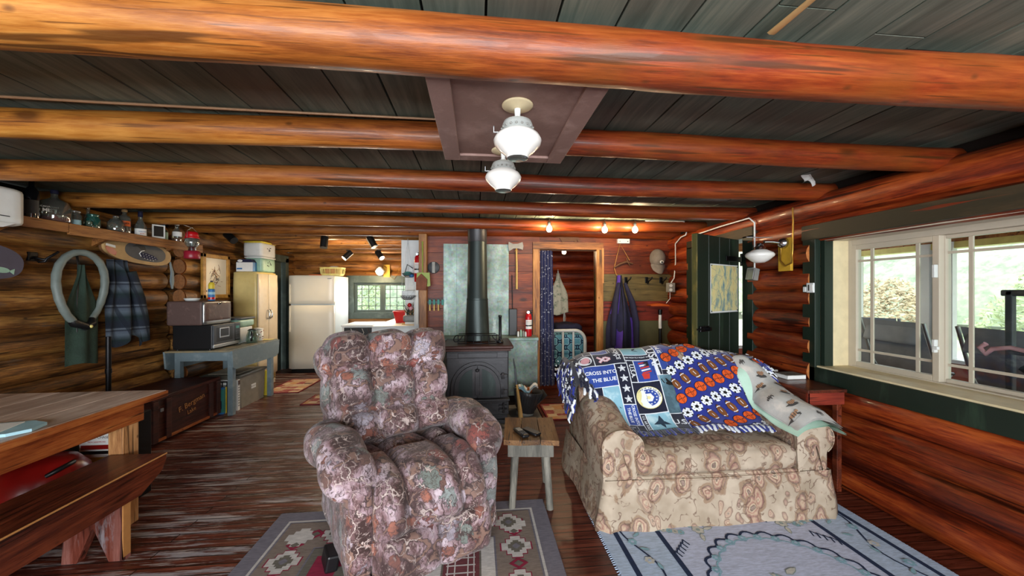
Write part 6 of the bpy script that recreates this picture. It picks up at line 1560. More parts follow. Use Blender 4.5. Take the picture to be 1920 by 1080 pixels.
def apf(u, v):
    z = lerp(1.72, .94 + .10 * abs(u - .35), v); w = lerp(.03, .17, smooth(v * 1.6)); return (1.50 + (u - .5) * 2 * w + .02 * v, 6.60 - .04 * math.sin(u * PI) - .02 * math.sin(u * 15) * v, z)
b = MB(); b.grid(apf, 26, 22, m_apron); obj('body', b, ap); b = MB(); b.tube([(1.49, 6.60, 1.71), (1.50, 6.62, 1.80), (1.51, 6.60, 1.71)], .006, m_whitep, 6); b.tube([(1.60, 6.57, 1.05), (1.63, 6.56, .9), (1.62, 6.57, .78)], .016, m_whitep, 8, flat=.3); obj('strap', b, ap)
# hanging bulbs
def bulb(p, zt, label, r_=.032, socket=True, grp='bare bulbs on the beam'):
    t_ = thing('light_bulb', label, 'light bulb', p, group=grp); T = Matrix.Translation(p)
    b = MB(); b.lathe([(0, -.05), (.018, -.046), (.03, -.028), (.032, -.01), (.022, .014), (.013, .026)], m_bulb, 18, T); obj('globe', b, t_)
    b = MB(); b.lathe([(.014, .024), (.017, .028), (.017, .055), (.012, .062), (0, .062)], m_dgrey, 14, T); b.cyl(V(p) + V((0, 0, .06)), (p[0], p[1], zt), .004, m_black, seg=6); obj('socket', b, t_)
bulb((.795, 3.94, 2.10), 2.205, 'lit bare bulb left of the doorway, leftmost of the three on the beam')
bulb((1.43, 3.94, 2.10), 2.205, 'lit bare bulb above the doorway, middle of the three on the beam')
bulb((1.785, 3.94, 2.105), 2.205, 'lit bare bulb above the small white box on the board wall')
bulb((1.27, 5.2, 1.985), 2.205, 'lit bare bulb hanging inside the bedroom', grp='bedroom bulb')
eb = thing('wall_box', 'small white rectangular box on the board wall under the right bulb', 'box', (1.91, YB - .02, 2.02)); b = MB(); b.b2(1.83, 1.99, YB - .05, YB - .002, 2.02, 2.08, m_white, .005); obj('housing', b, eb); b = MB(); b.b2(1.85, 1.86, YB - .053, YB - .05, 2.04, 2.05, m_dgrey); b.b2(1.955, 1.97, YB - .053, YB - .05, 2.04, 2.05, m_dgrey); obj('screws', b, eb)
# coat hooks, jacket, cap, bow
hr = thing('hook_board', 'row of black coat hooks screwed to the olive wall board', 'hooks', (2.1, YB - .02, 1.5))
for x in (1.955, 2.24, 2.44):
    q = V((x, YB - .005, 1.55)); b = MB(); b.b2(x - .02, x + .02, YB - .012, YB, 1.50, 1.58, m_blackm, .003); b.tube([q, q + V((.01, -.04, -.03)), q + V((.03, -.07, .0)), q + V((.04, -.075, .03))], .008, m_blackm, 8); b.tube([q + V((0, 0, -.03)), q + V((.0, -.04, -.06)), q + V((.0, -.06, -.04))], .007, m_blackm, 8); obj('hook', b, hr)
jk = thing('jacket', 'purple and dark navy jacket hanging on a coat hook beside the doorway', 'jacket', (1.88, YB - .12, .65))
def jf(u, v):
    z = lerp(1.60, .60, v); w0 = lerp(.02, .17, smooth(v * 1.3)) + .03 * v; w1 = lerp(.05, .20, smooth(v * 1.3))
    y = YB - .03 - .12 * math.sin(u * PI) ** .7 * (.35 + .65 * smooth(v * 2)) - .025 * math.sin(u * 12 + v * 2) * smooth(v * 2)
    return (1.84 + lerp(-w0, w1, u) + .02 * v, y, z)
b = MB(); b.grid(jf, 40, 30, m_dknavy); obj('body', b, jk)
b = MB(); b.grid(lambda u, v: V(jf(lerp(.02, .42 - .1 * v, u), v * .5)) + V((0, -.006, 0)), 12, 16, m_purple); b.grid(lambda u, v: V(jf(lerp(.28, .46, u), lerp(.5, 1, v))) + V((.05 * (1 - v) - .02, -.007, 0)), 6, 14, m_purple); b.grid(lambda u, v: V(jf(lerp(.86 - .05 * v, 1.0, u), lerp(.55, 1, v))) + V((.005, -.006, 0)), 6, 14, m_purple); obj('purple_panels', b, jk, label='purple shoulder and side panels')
b = MB(); b.tube([V(jf(.48, v / 14)) + V((0, -.008, 0)) for v in range(1, 15)], .006, m_blackm, 5); b.tube([V(jf(.27, .5 + v / 20)) + V((.03, -.012, 0)) for v in range(0, 10)], .003, m_fpk, 5); obj('zipper', b, jk)
b = MB(); b.tube([(1.83, YB - .08, 1.50), (1.77, YB - .12, 1.28), (1.735, YB - .14, 1.0), (1.73, YB - .14, .70)], [.03, .06, .06, .05], m_dknavy, 10, flat=.6); b.tube([(1.91, YB - .08, 1.50), (1.99, YB - .12, 1.25), (2.035, YB - .14, 1.0), (2.04, YB - .14, .68)], [.03, .06, .06, .05], m_dknavy, 10, flat=.6); obj('sleeves', b, jk)
bw = thing('hide_hanger', 'bent stick ornament hung by a tan cord on the board wall', 'ornament', (1.93, YB - .03, 1.5))
b = MB(); b.tube([(1.79, YB - .02, 1.70), (1.87, YB - .015, 2.02), (2.0, YB - .02, 1.80)], .005, m_leather, 6); b.tube([(1.79, YB - .02, 1.70), (1.81, YB - .03, 1.62), (1.87, YB - .02, 1.55)], .006, m_leather, 6); obj('cord', b, bw)
b = MB(); b.tube([(1.78, YB - .03, 1.70), (1.86, YB - .035, 1.75), (1.95, YB - .03, 1.78), (2.04, YB - .03, 1.755)], [.008, .014, .017, .009], m_bone, 8); b.tube([(1.955, YB - .03, 1.83), (1.975, YB - .04, 1.76), (2.0, YB - .03, 1.73)], .008, m_bone, 6); obj('stick', b, bw)
cpn = thing('baseball_cap', 'grey canvas baseball cap hanging on the board wall', 'cap', (2.38, YB - .08, 1.68))
def capf(u, v): a = 2 * PI * u; r_ = math.sin(v * PI / 2); return (2.385 + .105 * r_ * math.cos(a), YB - .01 - .11 * math.cos(v * PI / 2) , 1.83 + .125 * r_ * math.sin(a))
b = MB(); b.grid(capf, 28, 10, m_greycap, wrapu=True); obj('crown', b, cpn)
b = MB(); b.grid(lambda u, v: (2.385 + .10 * (2 * u - 1) * (1 - .25 * v * v), YB - .03 - .05 * (1 - (2 * u - 1) ** 2) - .015 * v, 1.75 - .08 * v - .05 * v * (1 - (2 * u - 1) ** 2)), 14, 8, m_greycap); obj('visor', b, cpn); b = MB(); b.ball((2.395, YB - .115, 1.775), (.028, .008, .020), m_white, 12); b.ball((2.395, YB - .121, 1.772), (.014, .006, .012), m_greenbag, 8); obj('badge', b, cpn, label='small white and green badge')
# outlet, conduit cables, flashlight shelf
ob_ = thing('outlet_box', 'grey metal outlet box with two white sockets near the side door', 'outlet', (2.47, 4.45, 1.35))
b = MB(); b.b2(2.44, 2.53, 4.40, 4.47, 1.38, 1.50, m_grey, .006); obj('box', b, ob_); b = MB()
for z_ in (1.41, 1.465): b.cyl((2.47, 4.395, z_), (2.47, 4.40, z_), .020, m_white)
obj('sockets', b, ob_)
def cable(pts, r_, m_, label):
    b = MB(); b.tube(pts, r_, m_, 8); return obj('wall_cable', b, label=label, cat='cable')
cable([(2.50, 4.45, 1.50), (2.53, 4.43, 1.56), (2.545, 4.42, 1.75), (2.52, 4.38, 2.0), (2.50, 4.22, 2.06), (2.49, 4.10, 2.07), (2.48, 4.05, 2.14), (2.40, 3.99, 2.21), (2.10, 3.985, 2.208), (1.93, 3.985, 2.205)], .007, m_white, 'white cable rising from the outlet box to the ceiling')
cable([(2.47, 4.42, 1.38), (2.46, 4.40, 1.30), (2.42, 4.42, 1.24)], .004, m_white, 'short white cord dropping below the outlet box')
cable([(2.52, 3.06, 1.60), (2.52, 3.06, 2.02), (2.50, 3.10, 2.07), (2.49, 3.5, 2.06), (2.50, 3.95, 2.04)], .007, m_white, 'white cable running over the green door to the grey junction box')
cable([(-3.4, 1.66, 2.205), (-2.4, 1.68, 2.207), (-1.6, 1.70, 2.205), (-.8, 1.715, 2.206), (-.15, 1.72, 2.206)], .006, m_copper, 'pale copper cable along the second ceiling beam to the ceiling panel')
b = MB(); b.prism([(-.13, 0), (.0, .02), (.12, .0), (.13, -.018), (-.12, -.015)], .12, m_orange, frame((2.36, 4.58, 1.215), (1, 0, 0), (0, 0, 1))); obj('corner_shelf', b, label='small orange-brown wooden shelf below the outlet box', cat='shelf')
fs_ = thing('flashlight', 'long black flashlight hanging upright on the wall near the side door', 'flashlight', (2.40, YB - .04, .75)); b = MB(); b.tube([(2.41, YB - .04, 1.15), (2.41, YB - .04, 1.10)], .026, m_black, 14); b.tube([(2.41, YB - .04, 1.10), (2.41, YB - .04, .70)], .019, m_black, 12); obj('barrel', b, fs_); b = MB(); b.cyl((2.41, YB - .0405, 1.08), (2.41, YB - .0405, .90), .0198, m_white); obj('sleeve', b, fs_, label='white printed sleeve')
# map poster on the green door
m_map = None
def _map():
    g = G('pale_yellow_map_print'); v = g.obj()
    f = g.noise(g.map(v, (1, 1, .45)), 13, 5, .65)
    col = g.ramp(f, [(.34, '#5f8390'), (.44, '#9aa88e'), (.5, '#cfc78f'), (.62, '#d8c98c'), (.7, '#c9a868')])
    e = g.vor(v, 9, 'DISTANCE_TO_EDGE'); col = g.mix(g.ramp(e, [(.01, .5), (.03, 0.0)]), col, '#7a8288')
    return g.done(col, .8)
m_map = _map()
mp = thing('map_poster', 'pale yellow lake map pinned to the open green door', 'map', (2.15, 3.05, 1.05))
off = sg * .0225
b = MB(); F2 = F_door = frame(hinge, dv, (0, 0, 1)); b.box((.345, 1.42, off + sg * .002), (.50, .44, .002), m_whitep, None, 0, 1, F_door); obj('sheet', b, mp)
b = MB(); b.box((.345, 1.422, off + sg * .0036), (.48, .415, .001), m_map, None, 0, 1, F_door); obj('printed_map', b, mp)
b = MB()
for a, z_ in ((.11, 1.625), (.58, 1.625), (.11, 1.215), (.58, 1.215)): b.ball(F_door @ V((a, z_, off + sg * .005)), .006, m_black, 8)
obj('pins', b, mp)
# right wall lamp on the yellow board
wl = thing('wall_lamp', 'swing-arm wall lamp with milky shade on a yellow board on the right log wall', 'lamp', (2.48, 2.72, 1.6))
b = MB(); b.b2(2.50, 2.525, 2.66, 2.78, 1.56, 1.83, m_ydboard, .004); obj('backplate', b, wl, label='yellow board')
b = MB(); b.lathe([(0, .05), (.02, .048), (.042, .02), (.045, 0), (0, 0)], m_chrome, 24, frame((2.50, 2.72, 1.79), (0, -1, 0), (0, 0, 1))); b.tube([(2.47, 2.72, 1.79), (2.40, 2.73, 1.80), (2.34, 2.74, 1.80)], .013, m_chrome, 10); b.tube([(2.38, 2.70, 1.83), (2.20, 2.76, 1.84)], .004, m_chrome, 6); obj('arm', b, wl, label='chrome arm and rosette')
T = Matrix.Translation((2.31, 2.75, 1.68))
b = MB(); b.lathe([(0, .11), (.025, .108), (.03, .085), (.045, .075), (.045, .06), (.055, .05)], m_chrome, 24, T); obj('gallery', b, wl)
b = MB(); b.lathe([(.05, .055), (.095, .03), (.105, .015), (.10, .0), (.06, -.035), (.035, -.05), (0, -.052)], m_frost, 28, T); obj('shade', b, wl, label='milky glass shade')
b = MB(); b.tube([(2.49, 2.74, 1.76), (2.49, 2.745, 1.65), (2.49, 2.70, 1.60), (2.49, 2.64, 1.62), (2.495, 2.635, 1.72), (2.50, 2.635, 1.95), (2.50, 2.64, 2.06)], .006, m_brass, 8); obj('gas_line', b, wl, label='thin brass supply tube')
jb = thing('junction_box', 'small grey junction box at the end of the white cable beside the door', 'box', (2.52, 3.05, 1.5)); b = MB(); b.box((2.50, 3.06, 1.55), (.07, .075, .11), m_grey, (0, .2, .1), .006); b.box((2.465, 3.035, 1.55), (.012, .06, .10), m_steel, (0, .2, .1), .003); obj('box', b, jb)
ts = thing('thermostat', 'small white thermometer fixed to the green window trim', 'thermostat', (2.54, 2.55, 1.38)); b = MB(); b.b2(2.538, 2.551, 2.50, 2.56, 1.385, 1.46, m_white, .004); obj('case', b, ts); b = MB(); b.b2(2.534, 2.539, 2.535, 2.54, 1.40, 1.445, m_black); b.b2(2.535, 2.539, 2.505, 2.53, 1.40, 1.445, m_paper); b.b2(2.534, 2.540, 2.56, 2.585, 1.39, 1.43, m_white, .003); obj('dial', b, ts)
# corner table with two papers
ct = thing('side_table', 'red-brown wooden side table against the right log wall behind the loveseat arm', 'side table', (2.38, 2.6, 0))
b = MB(); b.b2(2.235, 2.53, 2.24, 2.96, .70, .722, m_bench, .004, tint=(.9, .3, .1)); obj('top', b, ct)
b = MB(); b.b2(2.245, 2.52, 2.25, 2.27, .615, .70, m_board_r, .003, tint=(.75, .1, .2)); b.b2(2.245, 2.26, 2.25, 2.94, .615, .70, m_bench, .003, tint=(.95, .3, .2)); obj('apron', b, ct)
for x in (2.265, 2.505):
    for y in (2.29, 2.92): b = MB(); b.b2(x - .018, x + .018, y - .018, y + .018, 0, .70, m_bench, .003, tint=(.8, .3, .5)); obj('leg', b, ct)
for i, (x, y, a, lab) in enumerate(((2.42, 2.575, .03, 'thick paperback with white page edge on the side table, nearer the viewer'), (2.355, 2.76, .06, 'paperback with white page edge on the side table, nearer the door'))):
    t_ = thing('book', lab, 'book', (x, y, .723), a, group='books on the side table'); b = MB(); b.b2(-.078, .078, -.055, .06, .003, .030, m_paper, .001); obj('pages', b, t_, True); b = MB(); b.b2(-.08, .08, -.053, .062, .0, .003, m_stoolg); b.b2(-.08, .08, -.053, .062, .030, .034, m_stoolg); obj('cover', b, t_, True)
# scrap of white tissue near the ceiling
b = MB(); q0 = V((2.35, 2.36, 2.19)); b.grid(lambda u, v: q0 + V((-.05 + .11 * u + .02 * math.sin(v * 5), -.03 * math.sin(u * 4) - .02 * v, -.03 + .06 * v * (1 - .4 * u) + .02 * math.sin(u * 7))), 8, 6, m_paper); obj('tissue_scrap', b, label='crumpled white tissue stuffed between ceiling and right log wall', cat='tissue')
# ------------------------------------------------------------------ ceiling panel and pendant lamps
pz = 2.055
cp_ = thing('ceiling_panel', 'brown framed board panel fixed under two ceiling beams', 'panel', (.13, 1.42, pz))
m_pb = worn('mauve_brown_panel', '#8a6c62', '#9c7e74', .45, 5, .6); m_pf = worn('brown_painted_batten', '#92736a', '#a6887e', .4, 7, .55)
b = MB(); b.b2(-.14, .40, 1.04, 1.81, pz + .01, pz + .02, m_pb, .002); obj('board', b, cp_)
for x0, x1, y0, y1, dz in ((-.16, -.085, 1.03, 1.82, 0), (.35, .425, 1.03, 1.82, 0), (-.085, .35, 1.03, 1.10, .001), (-.085, .35, 1.755, 1.82, .001)):
    b = MB(); b.b2(x0, x1, y0, y1, pz - .002 + dz, pz + .012, m_pf, .002); obj('batten', b, cp_)
m_gal = plain('pale_pressed_metal', '#b4b8b4', .35, .2)
def pendant(x, y, label):
    t_ = thing('pendant_lamp', label, 'lamp', (x, y, pz), group='pendant gas lamps'); T = Matrix.Translation((x, y, pz + .008))
    m_ro = m_cream
    b = MB(); b.lathe([(0, -.016), (.02, -.014), (.05, -.006), (.056, -.003), (.056, 0), (0, 0)], m_ro, 28, T); obj('canopy', b, t_, label='cream ceiling rose')
    b = MB(); b.lathe([(.012, -.012), (.010, -.04), (.016, -.045), (.016, -.055)], m_white, 14, T); obj('stem', b, t_)
    b = MB(); b.lathe([(.012, -.05), (.030, -.052), (.050, -.062), (.055, -.075), (.055, -.10), (.06, -.104)], m_gal, 28, T)
    for k in range(18): a = k * 2 * PI / 18; b.ball((x + .0555 * math.cos(a), y + .0555 * math.sin(a), pz - .078), (.005, .005, .004), m_grey, 6)
    obj('gallery', b, t_, label='pressed metal gallery')
    b = MB(); b.lathe([(.058, -.098), (.078, -.112), (.086, -.128), (.082, -.142), (.060, -.165), (.042, -.180), (.038, -.19)], m_frost, 32, T); shd = obj('shade', b, t_, label='white glass shade')
    b = MB(); b.lathe([(.038, -.19), (.030, -.194), (0, -.195)], m_gclear, 20, T); obj('bowl_tip', b, shd)
    b = MB(); b.tube([(x - .055, y, pz - .09), (x - .085, y, pz - .092), (x - .085, y, pz - .07)], .003, m_steel, 6); obj('valve_hook', b, t_)
pendant(.143, 1.28, 'milky glass pendant lamp nearer the viewer under the ceiling panel')
pendant(.122, 1.70, 'milky glass pendant lamp further back under the ceiling panel edge')

b = MB(); b.tube([(.905, 1.03, 2.196), (.905, .86, 2.19), (.89, .72, 2.196)], [.016, .012, .006], m_crossp, 6, flat=.4); obj('wood_sliver', b, label='pale split sliver of wood hanging along a ceiling board joint', cat='wood strip')
# ------------------------------------------------------------------ stool with remote and phone
st = thing('stool', 'rustic plank stool with splayed grey pole legs between recliner and loveseat', 'stool', (.36, 2.45, 0), math.radians(-6))
b = MB()
for i in range(3):
    x0 = -.175 + i * .118; b.prism([(x0, -.20 - .01 * (i % 2)), (x0 + .114, -.20 - .012 * ((i + 1) % 2)), (x0 + .114, .20 + .008 * i), (x0, .205 - .006 * i)], .032, m_stoolt, Matrix.Translation((0, 0, .425)), tint=rt())
obj('seat', b, st, True)
b = MB()
for y in (-.16, .15): b.b2(-.15, .145, y - .012, y + .012, .335, .425, m_stoolg, .003)
b.b2(-.15, -.13, -.15, .15, .345, .425, m_stoolg, .003); b.b2(.125, .145, -.15, .15, .345, .425, m_stoolg, .003)
obj('apron', b, st, True)
for sx, sy in ((-1, -1), (1, -1), (-1, 1), (1, 1)):
    b = MB(); b.tube([(sx * .095, sy * .125, .42), (sx * .122, sy * .165, .0)], [.025, .022], m_stoolg, 14, tint=rt()); obj('leg', b, st, True)
T = Matrix.Translation((.285, 2.345, .458)) @ Matrix.Rotation(math.radians(20), 4, 'Z')
rm = thing('remote_control', 'black cordless handset lying on the near left of the stool', 'remote', (.285, 2.345, .458))
b = MB(); b.pillow((0, 0, .012), (.05, .15, .022), .009, m_black, 6, None, None, T); obj('body', b, rm); b = MB(); b.box((0, .03, .0235), (.034, .045, .002), m_grey, None, 0, 1, T)
for i in range(4):
    for j in range(3): b.box((-.013 + .013 * j, -.012 - .013 * i, .0235), (.009, .008, .003), m_dgrey, None, 0, 1, T)
obj('keypad', b, rm, label='grey screen and keys')
b = MB(); T2 = Matrix.Translation((.355, 2.365, .458)) @ Matrix.Rotation(math.radians(35), 4, 'Z'); b.pillow((0, 0, .009), (.055, .14, .016), .007, m_black, 6, None, None, T2); b.box((0, .0, .0175), (.045, .11, .001), m_dgrey, None, 0, 1, T2); obj('remote_control', b, label='flat black remote lying right of the handset on the stool', cat='remote')

# ------------------------------------------------------------------ geometric rug under the recliner (flat artwork on its weave)
def weave(name, c1, c2=None):
    g = G(name); v = g.obj(); f = g.noise(g.map(v, (1, 6, 1)), 26, 3, .6); c2 = c2 or tuple(x * .72 for x in hx(c1)[:3]) + (1,)
    return g.done(g.mix(g.ramp(f, [(.35, 0.0), (.65, 1.0)]), c2, hx(c1)), .95, bump=g.noise(g.map(v, (1, 5, 1)), 120, 2), bs=.3, bd=.004)
r_gray = weave('slate_mauve_wool', '#77727c'); r_taupe = weave('taupe_wool', '#83746a'); r_white = weave('cream_wool', '#c9c3be'); r_red = weave('crimson_wool', '#8e1d3c'); r_maroon = weave('maroon_wool', '#6a3438'); r_drab = weave('drab_olive_wool', '#6a645a')
RX0, RX1, RY0, RY1 = -1.215, .435, .2, 2.375
rg1 = thing('rug', 'grey, taupe and crimson geometric wool rug under the recliner', 'rug', ((RX0 + RX1) / 2, (RY0 + RY1) / 2, 0))
b = MB(); b.b2(RX0, RX1, RY0, RY1, .0005, .010, r_gray, .003)
_rk = [0]
def rp(pts, m_, k=0):
    _rk[0] += 1
    b.add([(x_, y_, .0108 + .0006 * k + 3e-6 * (_rk[0] % 150)) for x_, y_ in pts], [tuple(range(len(pts)))], m_)
def ring(x0, y0, x1, y1, t, m_, k=0):
    rp(rect(x0 + t, y0, x1 - t, y0 + t), m_, k); rp(rect(x0 + t, y1 - t, x1 - t, y1), m_, k); rp(rect(x0, y0, x0 + t, y1), m_, k); rp(rect(x1 - t, y0, x1, y1), m_, k)
ring(RX0 + .09, RY0 + .09, RX1 - .09, RY1 - .09, .014, r_white)
ring(RX0 + .115, RY0 + .115, RX1 - .115, RY1 - .115, .22, r_taupe, 1)
def stepped(cx, cy, s, m_, k):                              # stepped lozenge medallion
    rp([(cx + a * s, cy + e * s) for a, e in ((-.35, -1), (.35, -1), (.35, -.7), (.65, -.7), (.65, -.35), (1, -.35), (1, .35), (.65, .35), (.65, .7), (.35, .7), (.35, 1), (-.35, 1), (-.35, .7), (-.65, .7), (-.65, .35), (-1, .35), (-1, -.35), (-.65, -.35), (-.65, -.7), (-.35, -.7))], m_, k)
def motif(cx, cy, horiz=False):
    stepped(cx, cy, .088, r_red, 2); stepped(cx, cy, .080, r_white, 3); stepped(cx, cy, .045, r_drab, 4)
    stepped(cx, cy, .02, r_gray, 5)
def dia(cx, cy, r_): rp([(cx - r_, cy), (cx, cy - r_ * .8), (cx + r_, cy), (cx, cy + r_ * .8)], r_red, 3); rp([(cx - r_ * .5, cy), (cx, cy - r_ * .4), (cx + r_ * .5, cy), (cx, cy + r_ * .4)], r_drab, 4)
for xx in (RX0 + .225, RX1 - .225):
    for i in range(8): 
        yy = RY1 - .43 - i * .245; motif(xx, yy); dia(xx, yy + .122, .05)
for yy in (RY1 - .225,):
    for i in range(5): motif(RX0 + .42 + i * .245, yy); dia(RX0 + .30 + i * .245, yy, .05)
    for xx in (RX0 + .225, RX1 - .225): stepped(xx, yy - .02, .075, r_white, 3)
ix0, ix1, iy0, iy1 = RX0 + .345, RX1 - .345, RY0 + .345, RY1 - .345
rp(rect(ix0, iy0, ix1, iy1), r_drab, 1)
rp(rect(ix0 + .04, iy0 + .25, ix0 + .52, iy1 - .06), r_red, 2); stepped(ix0 + .27, iy1 - .18, .10, r_drab, 3)
rp(rect(ix1 - .07, iy0, ix1, iy1), r_white, 2); rp(rect(ix1 - .26, iy0, ix1 - .08, iy1), r_maroon, 2)
for i in range(26): rp(rect(ix1 - .245, iy1 - .05 - i * .05, ix1 - .10, iy1 - .042 - i * .05), r_white, 3)
for xx in (ix1 - .24, ix1 - .205, ix1 - .14, ix1 - .11): rp(rect(xx, iy0, xx + .006, iy1), r_white, 3)
rp(rect(ix1 - .36, iy0, ix1 - .27, iy1), r_white, 2); rp(rect(ix1 - .55, iy0, ix1 - .36, iy1 - .3), r_maroon, 2)
obj('weave', b, rg1)
# ------------------------------------------------------------------ pale blue floral rug under the loveseat
q_b = weave('pale_blue_wool', '#b9c9df'); q_l = weave('lavender_blue_wool', '#c6cce2'); q_n = weave('navy_wool', '#1c2c4c'); q_t = weave('aqua_wool', '#8fb9c6'); q_w = weave('cream_pile', '#cfcbc0'); q_g = weave('grey_green_pile', '#9aa6a0')
BX_0, BX_1, BY0, BY1 = .70, 2.335, .1, 2.30
rg2 = thing('rug', 'pale blue floral rug with navy lines under the loveseat', 'rug', ((BX_0 + BX_1) / 2, 1.2, 0))
b = MB(); b.b2(BX_0, BX_1, BY0, BY1, .0005, .014, q_b, .004)
RZ = .0148
def rp2(pts, m_, k=0):
    _rk[0] += 1
    b.add([(x_, y_, RZ + .0006 * k + 3e-6 * (_rk[0] % 150)) for x_, y_ in pts], [tuple(range(len(pts)))], m_)
def stroke(pts, w, m_, k=2):
    for (x0, y0), (x1, y1) in zip(pts, pts[1:]):
        d = math.hypot(x1 - x0, y1 - y0) or 1; nx, ny = -(y1 - y0) / d * w, (x1 - x0) / d * w; ex, ey = (x1 - x0) / d * w * .6, (y1 - y0) / d * w * .6
        rp2([(x0 + nx - ex, y0 + ny - ey), (x1 + nx + ex, y1 + ny + ey), (x1 - nx + ex, y1 - ny + ey), (x0 - nx - ex, y0 - ny - ey)], m_, k)
for xx in (BX_0 + .085, BX_1 - .085): rp2(rect(xx - .014, BY0 + .05, xx + .014, BY1 - .05), q_n, 1)
for xx in (BX_0 + .33, BX_1 - .33): rp2(rect(xx - .014, BY0 + .2, xx + .014, BY1 - .2), q_n, 1)
rp2(rect(BX_0 + .345, BY0 + .2, BX_1 - .345, BY1 - .2), q_l, 0)
cx, cy = 1.52, 1.50
def medallion(rx, ry, n, amp, w, m_, k):
    stroke([(cx + (rx + amp * abs(math.sin(n * a / 2))) * math.cos(a), cy + (ry + amp * abs(math.sin(n * a / 2))) * math.sin(a)) for a in [2 * PI * i / 160 for i in range(161)]], w, m_, k)
medallion(.40, .40, 26, .03, .0065, q_n, 3); medallion(.36, .36, 26, .018, .004, q_t, 2)
def flower(x, y, s, m1=q_w, m2=q_g):
    for k in range(6):
        a = k * PI / 3; rp2([(x + s * .7 * math.cos(a) + s * .5 * math.cos(t), y + s * .7 * math.sin(a) + s * .5 * math.sin(t)) for t in [2 * PI * i / 9 for i in range(9)]], m2, 3); rp2([(x + s * .7 * math.cos(a) + s * .40 * math.cos(t), y + s * .7 * math.sin(a) + s * .40 * math.sin(t)) for t in [2 * PI * i / 9 for i in range(9)]], m1, 4)
    rp2([(x + s * .4 * math.cos(t), y + s * .4 * math.sin(t)) for t in [2 * PI * i / 9 for i in range(9)]], m2, 5)
def leafy(x, y, a, l, m_=q_w):
    ca_, sa_ = math.cos(a), math.sin(a); f_ = lambda u, v: (x + u * ca_ - v * sa_, y + u * sa_ + v * ca_)
    rp2([f_(0, 0), f_(l * .3, l * .2), f_(l * .7, l * .16), f_(l, 0), f_(l * .7, -l * .16), f_(l * .3, -l * .2)], q_g, 3); rp2([f_(l * .06, 0), f_(l * .3, l * .15), f_(l * .7, l * .11), f_(l * .92, 0), f_(l * .7, -l * .11), f_(l * .3, -l * .15)], m_, 4)
for x, y, s in ((cx + .02, cy - .02, .055), (cx + .10, cy - .05, .045), (cx + .06, cy - .13, .04), (cx - .05, cy - .10, .035)): flower(x, y, s)
leafy(cx - .02, cy + .06, 2.4, .11); leafy(cx - .05, cy + .02, 1.8, .12, q_t); leafy(cx - .02, cy + .12, .4, .09); leafy(cx + .05, cy - .2, -1.2, .1, q_t)
for i in range(26):                                         # aqua flowerets around the medallion
    a = 2 * PI * i / 26; flower(cx + .385 * math.cos(a), cy + .385 * math.sin(a), .020, q_t, q_b)
for sx in (-1, 1):
    for sy in (-1, 1):
        c0 = (cx + sx * .40, cy + sy * .62)
        stroke([(cx + sx * (.20 + .035 * i), cy + sy * (.50 + .020 * i + .03 * math.sin(i * 1.1))) for i in range(16)], .006, q_n, 3)
        for i in range(9): flower(cx + sx * (.24 + .05 * i), cy + sy * (.56 + .035 * i), .022, q_t, q_b)
        for i in range(5):
            stroke([(cx + sx * (.37 + .022 * i), cy + sy * (.36 - .02 * i)), (cx + sx * (.385 + .022 * i), cy + sy * (.40 - .02 * i)), (cx + sx * (.40 + .022 * i), cy + sy * (.375 - .02 * i))], .004, q_n, 3); flower(cx + sx * (.36 + .03 * i), cy + sy * (.46 + .01 * i), .018, q_w if i % 2 else q_t, q_g)
for sx in (-1, 1):
    stroke([(cx + sx * (.655 + .05 * math.sin(i * .5)), cy - .9 + i * .05) for i in range(34)], .005, q_n, 3)
    for i in range(12): flower(cx + sx * (.64 + .03 * (i % 2)), cy - .85 + i * .14, .024, q_t if i % 2 else q_w, q_b); leafy(cx + sx * .60, cy - .78 + i * .14, 1.0 + i, .06, q_t)
for x, y in ((cx - .25, cy + .47), (cx + .28, cy + .48), (cx - .24, cy - .45)): flower(x, y, .03); leafy(x + .03, y, .2, .07); leafy(x - .02, y + .02, 2.3, .06, q_t); leafy(x, y - .03, 4.4, .07)
obj('pile', b, rg2)
b = MB()
for i in range(150):
    y = lerp(BY0, BY1, i / 150); 
    for x, s_ in ((BX_0, -1), (BX_1, 1)): b.tube([(x, y, .006), (x + s_ * .012, y + rnd.uniform(-.004, .004), .004)], .003, q_b, 4, caps=False)
obj('fringe', b, rg2, kind='stuff')

# ------------------------------------------------------------------ porch and garden beyond the window
m_deck = wood('grey_porch_deck', '#5a4a48', '#7a6866', '#8f7d78', 'x', 1.0, .6); m_redw = plain('red_porch_rail_paint', '#a04a38', .6); m_screenw = plain('white_porch_frame', '#d3d4d2', .5, var=.04); m_prail = plain('taupe_porch_post', '#8a7a70', .6)
b = MB(); b.b2(XR + .3, 5.6, -2.5, 4.6, -.16, -.06, m_deck); obj('porch_deck', b, kind='structure', label='grey boarded porch deck outside the window', cat='deck')
b = MB(); b.b2(XR + .2, 5.9, -2.5, 4.6, 2.25, 2.30, m_trimx); obj('porch_roof', b, kind='structure', label='wooden porch roof', cat='roof')
pr = thing('porch_screen_wall', 'porch side with red rail and white framed screens outside the window', 'porch rail', (5.2, 1.5, -.06), kind='structure')
b = MB(); b.b2(5.15, 5.25, -2.5, 4.6, -.06, .62, m_redw, .004); obj('kneewall', b, pr, label='red painted low wall'); b = MB(); b.b2(5.08, 5.30, -2.5, 4.6, .62, .66, m_screenw, .004); b.b2(5.12, 5.28, -2.5, 4.6, 1.93, 2.08, m_trimx, .004); b.b2(5.12, 5.26, -2.5, 4.6, 1.86, 1.93, m_yelpale, .003); obj('rails', b, pr)
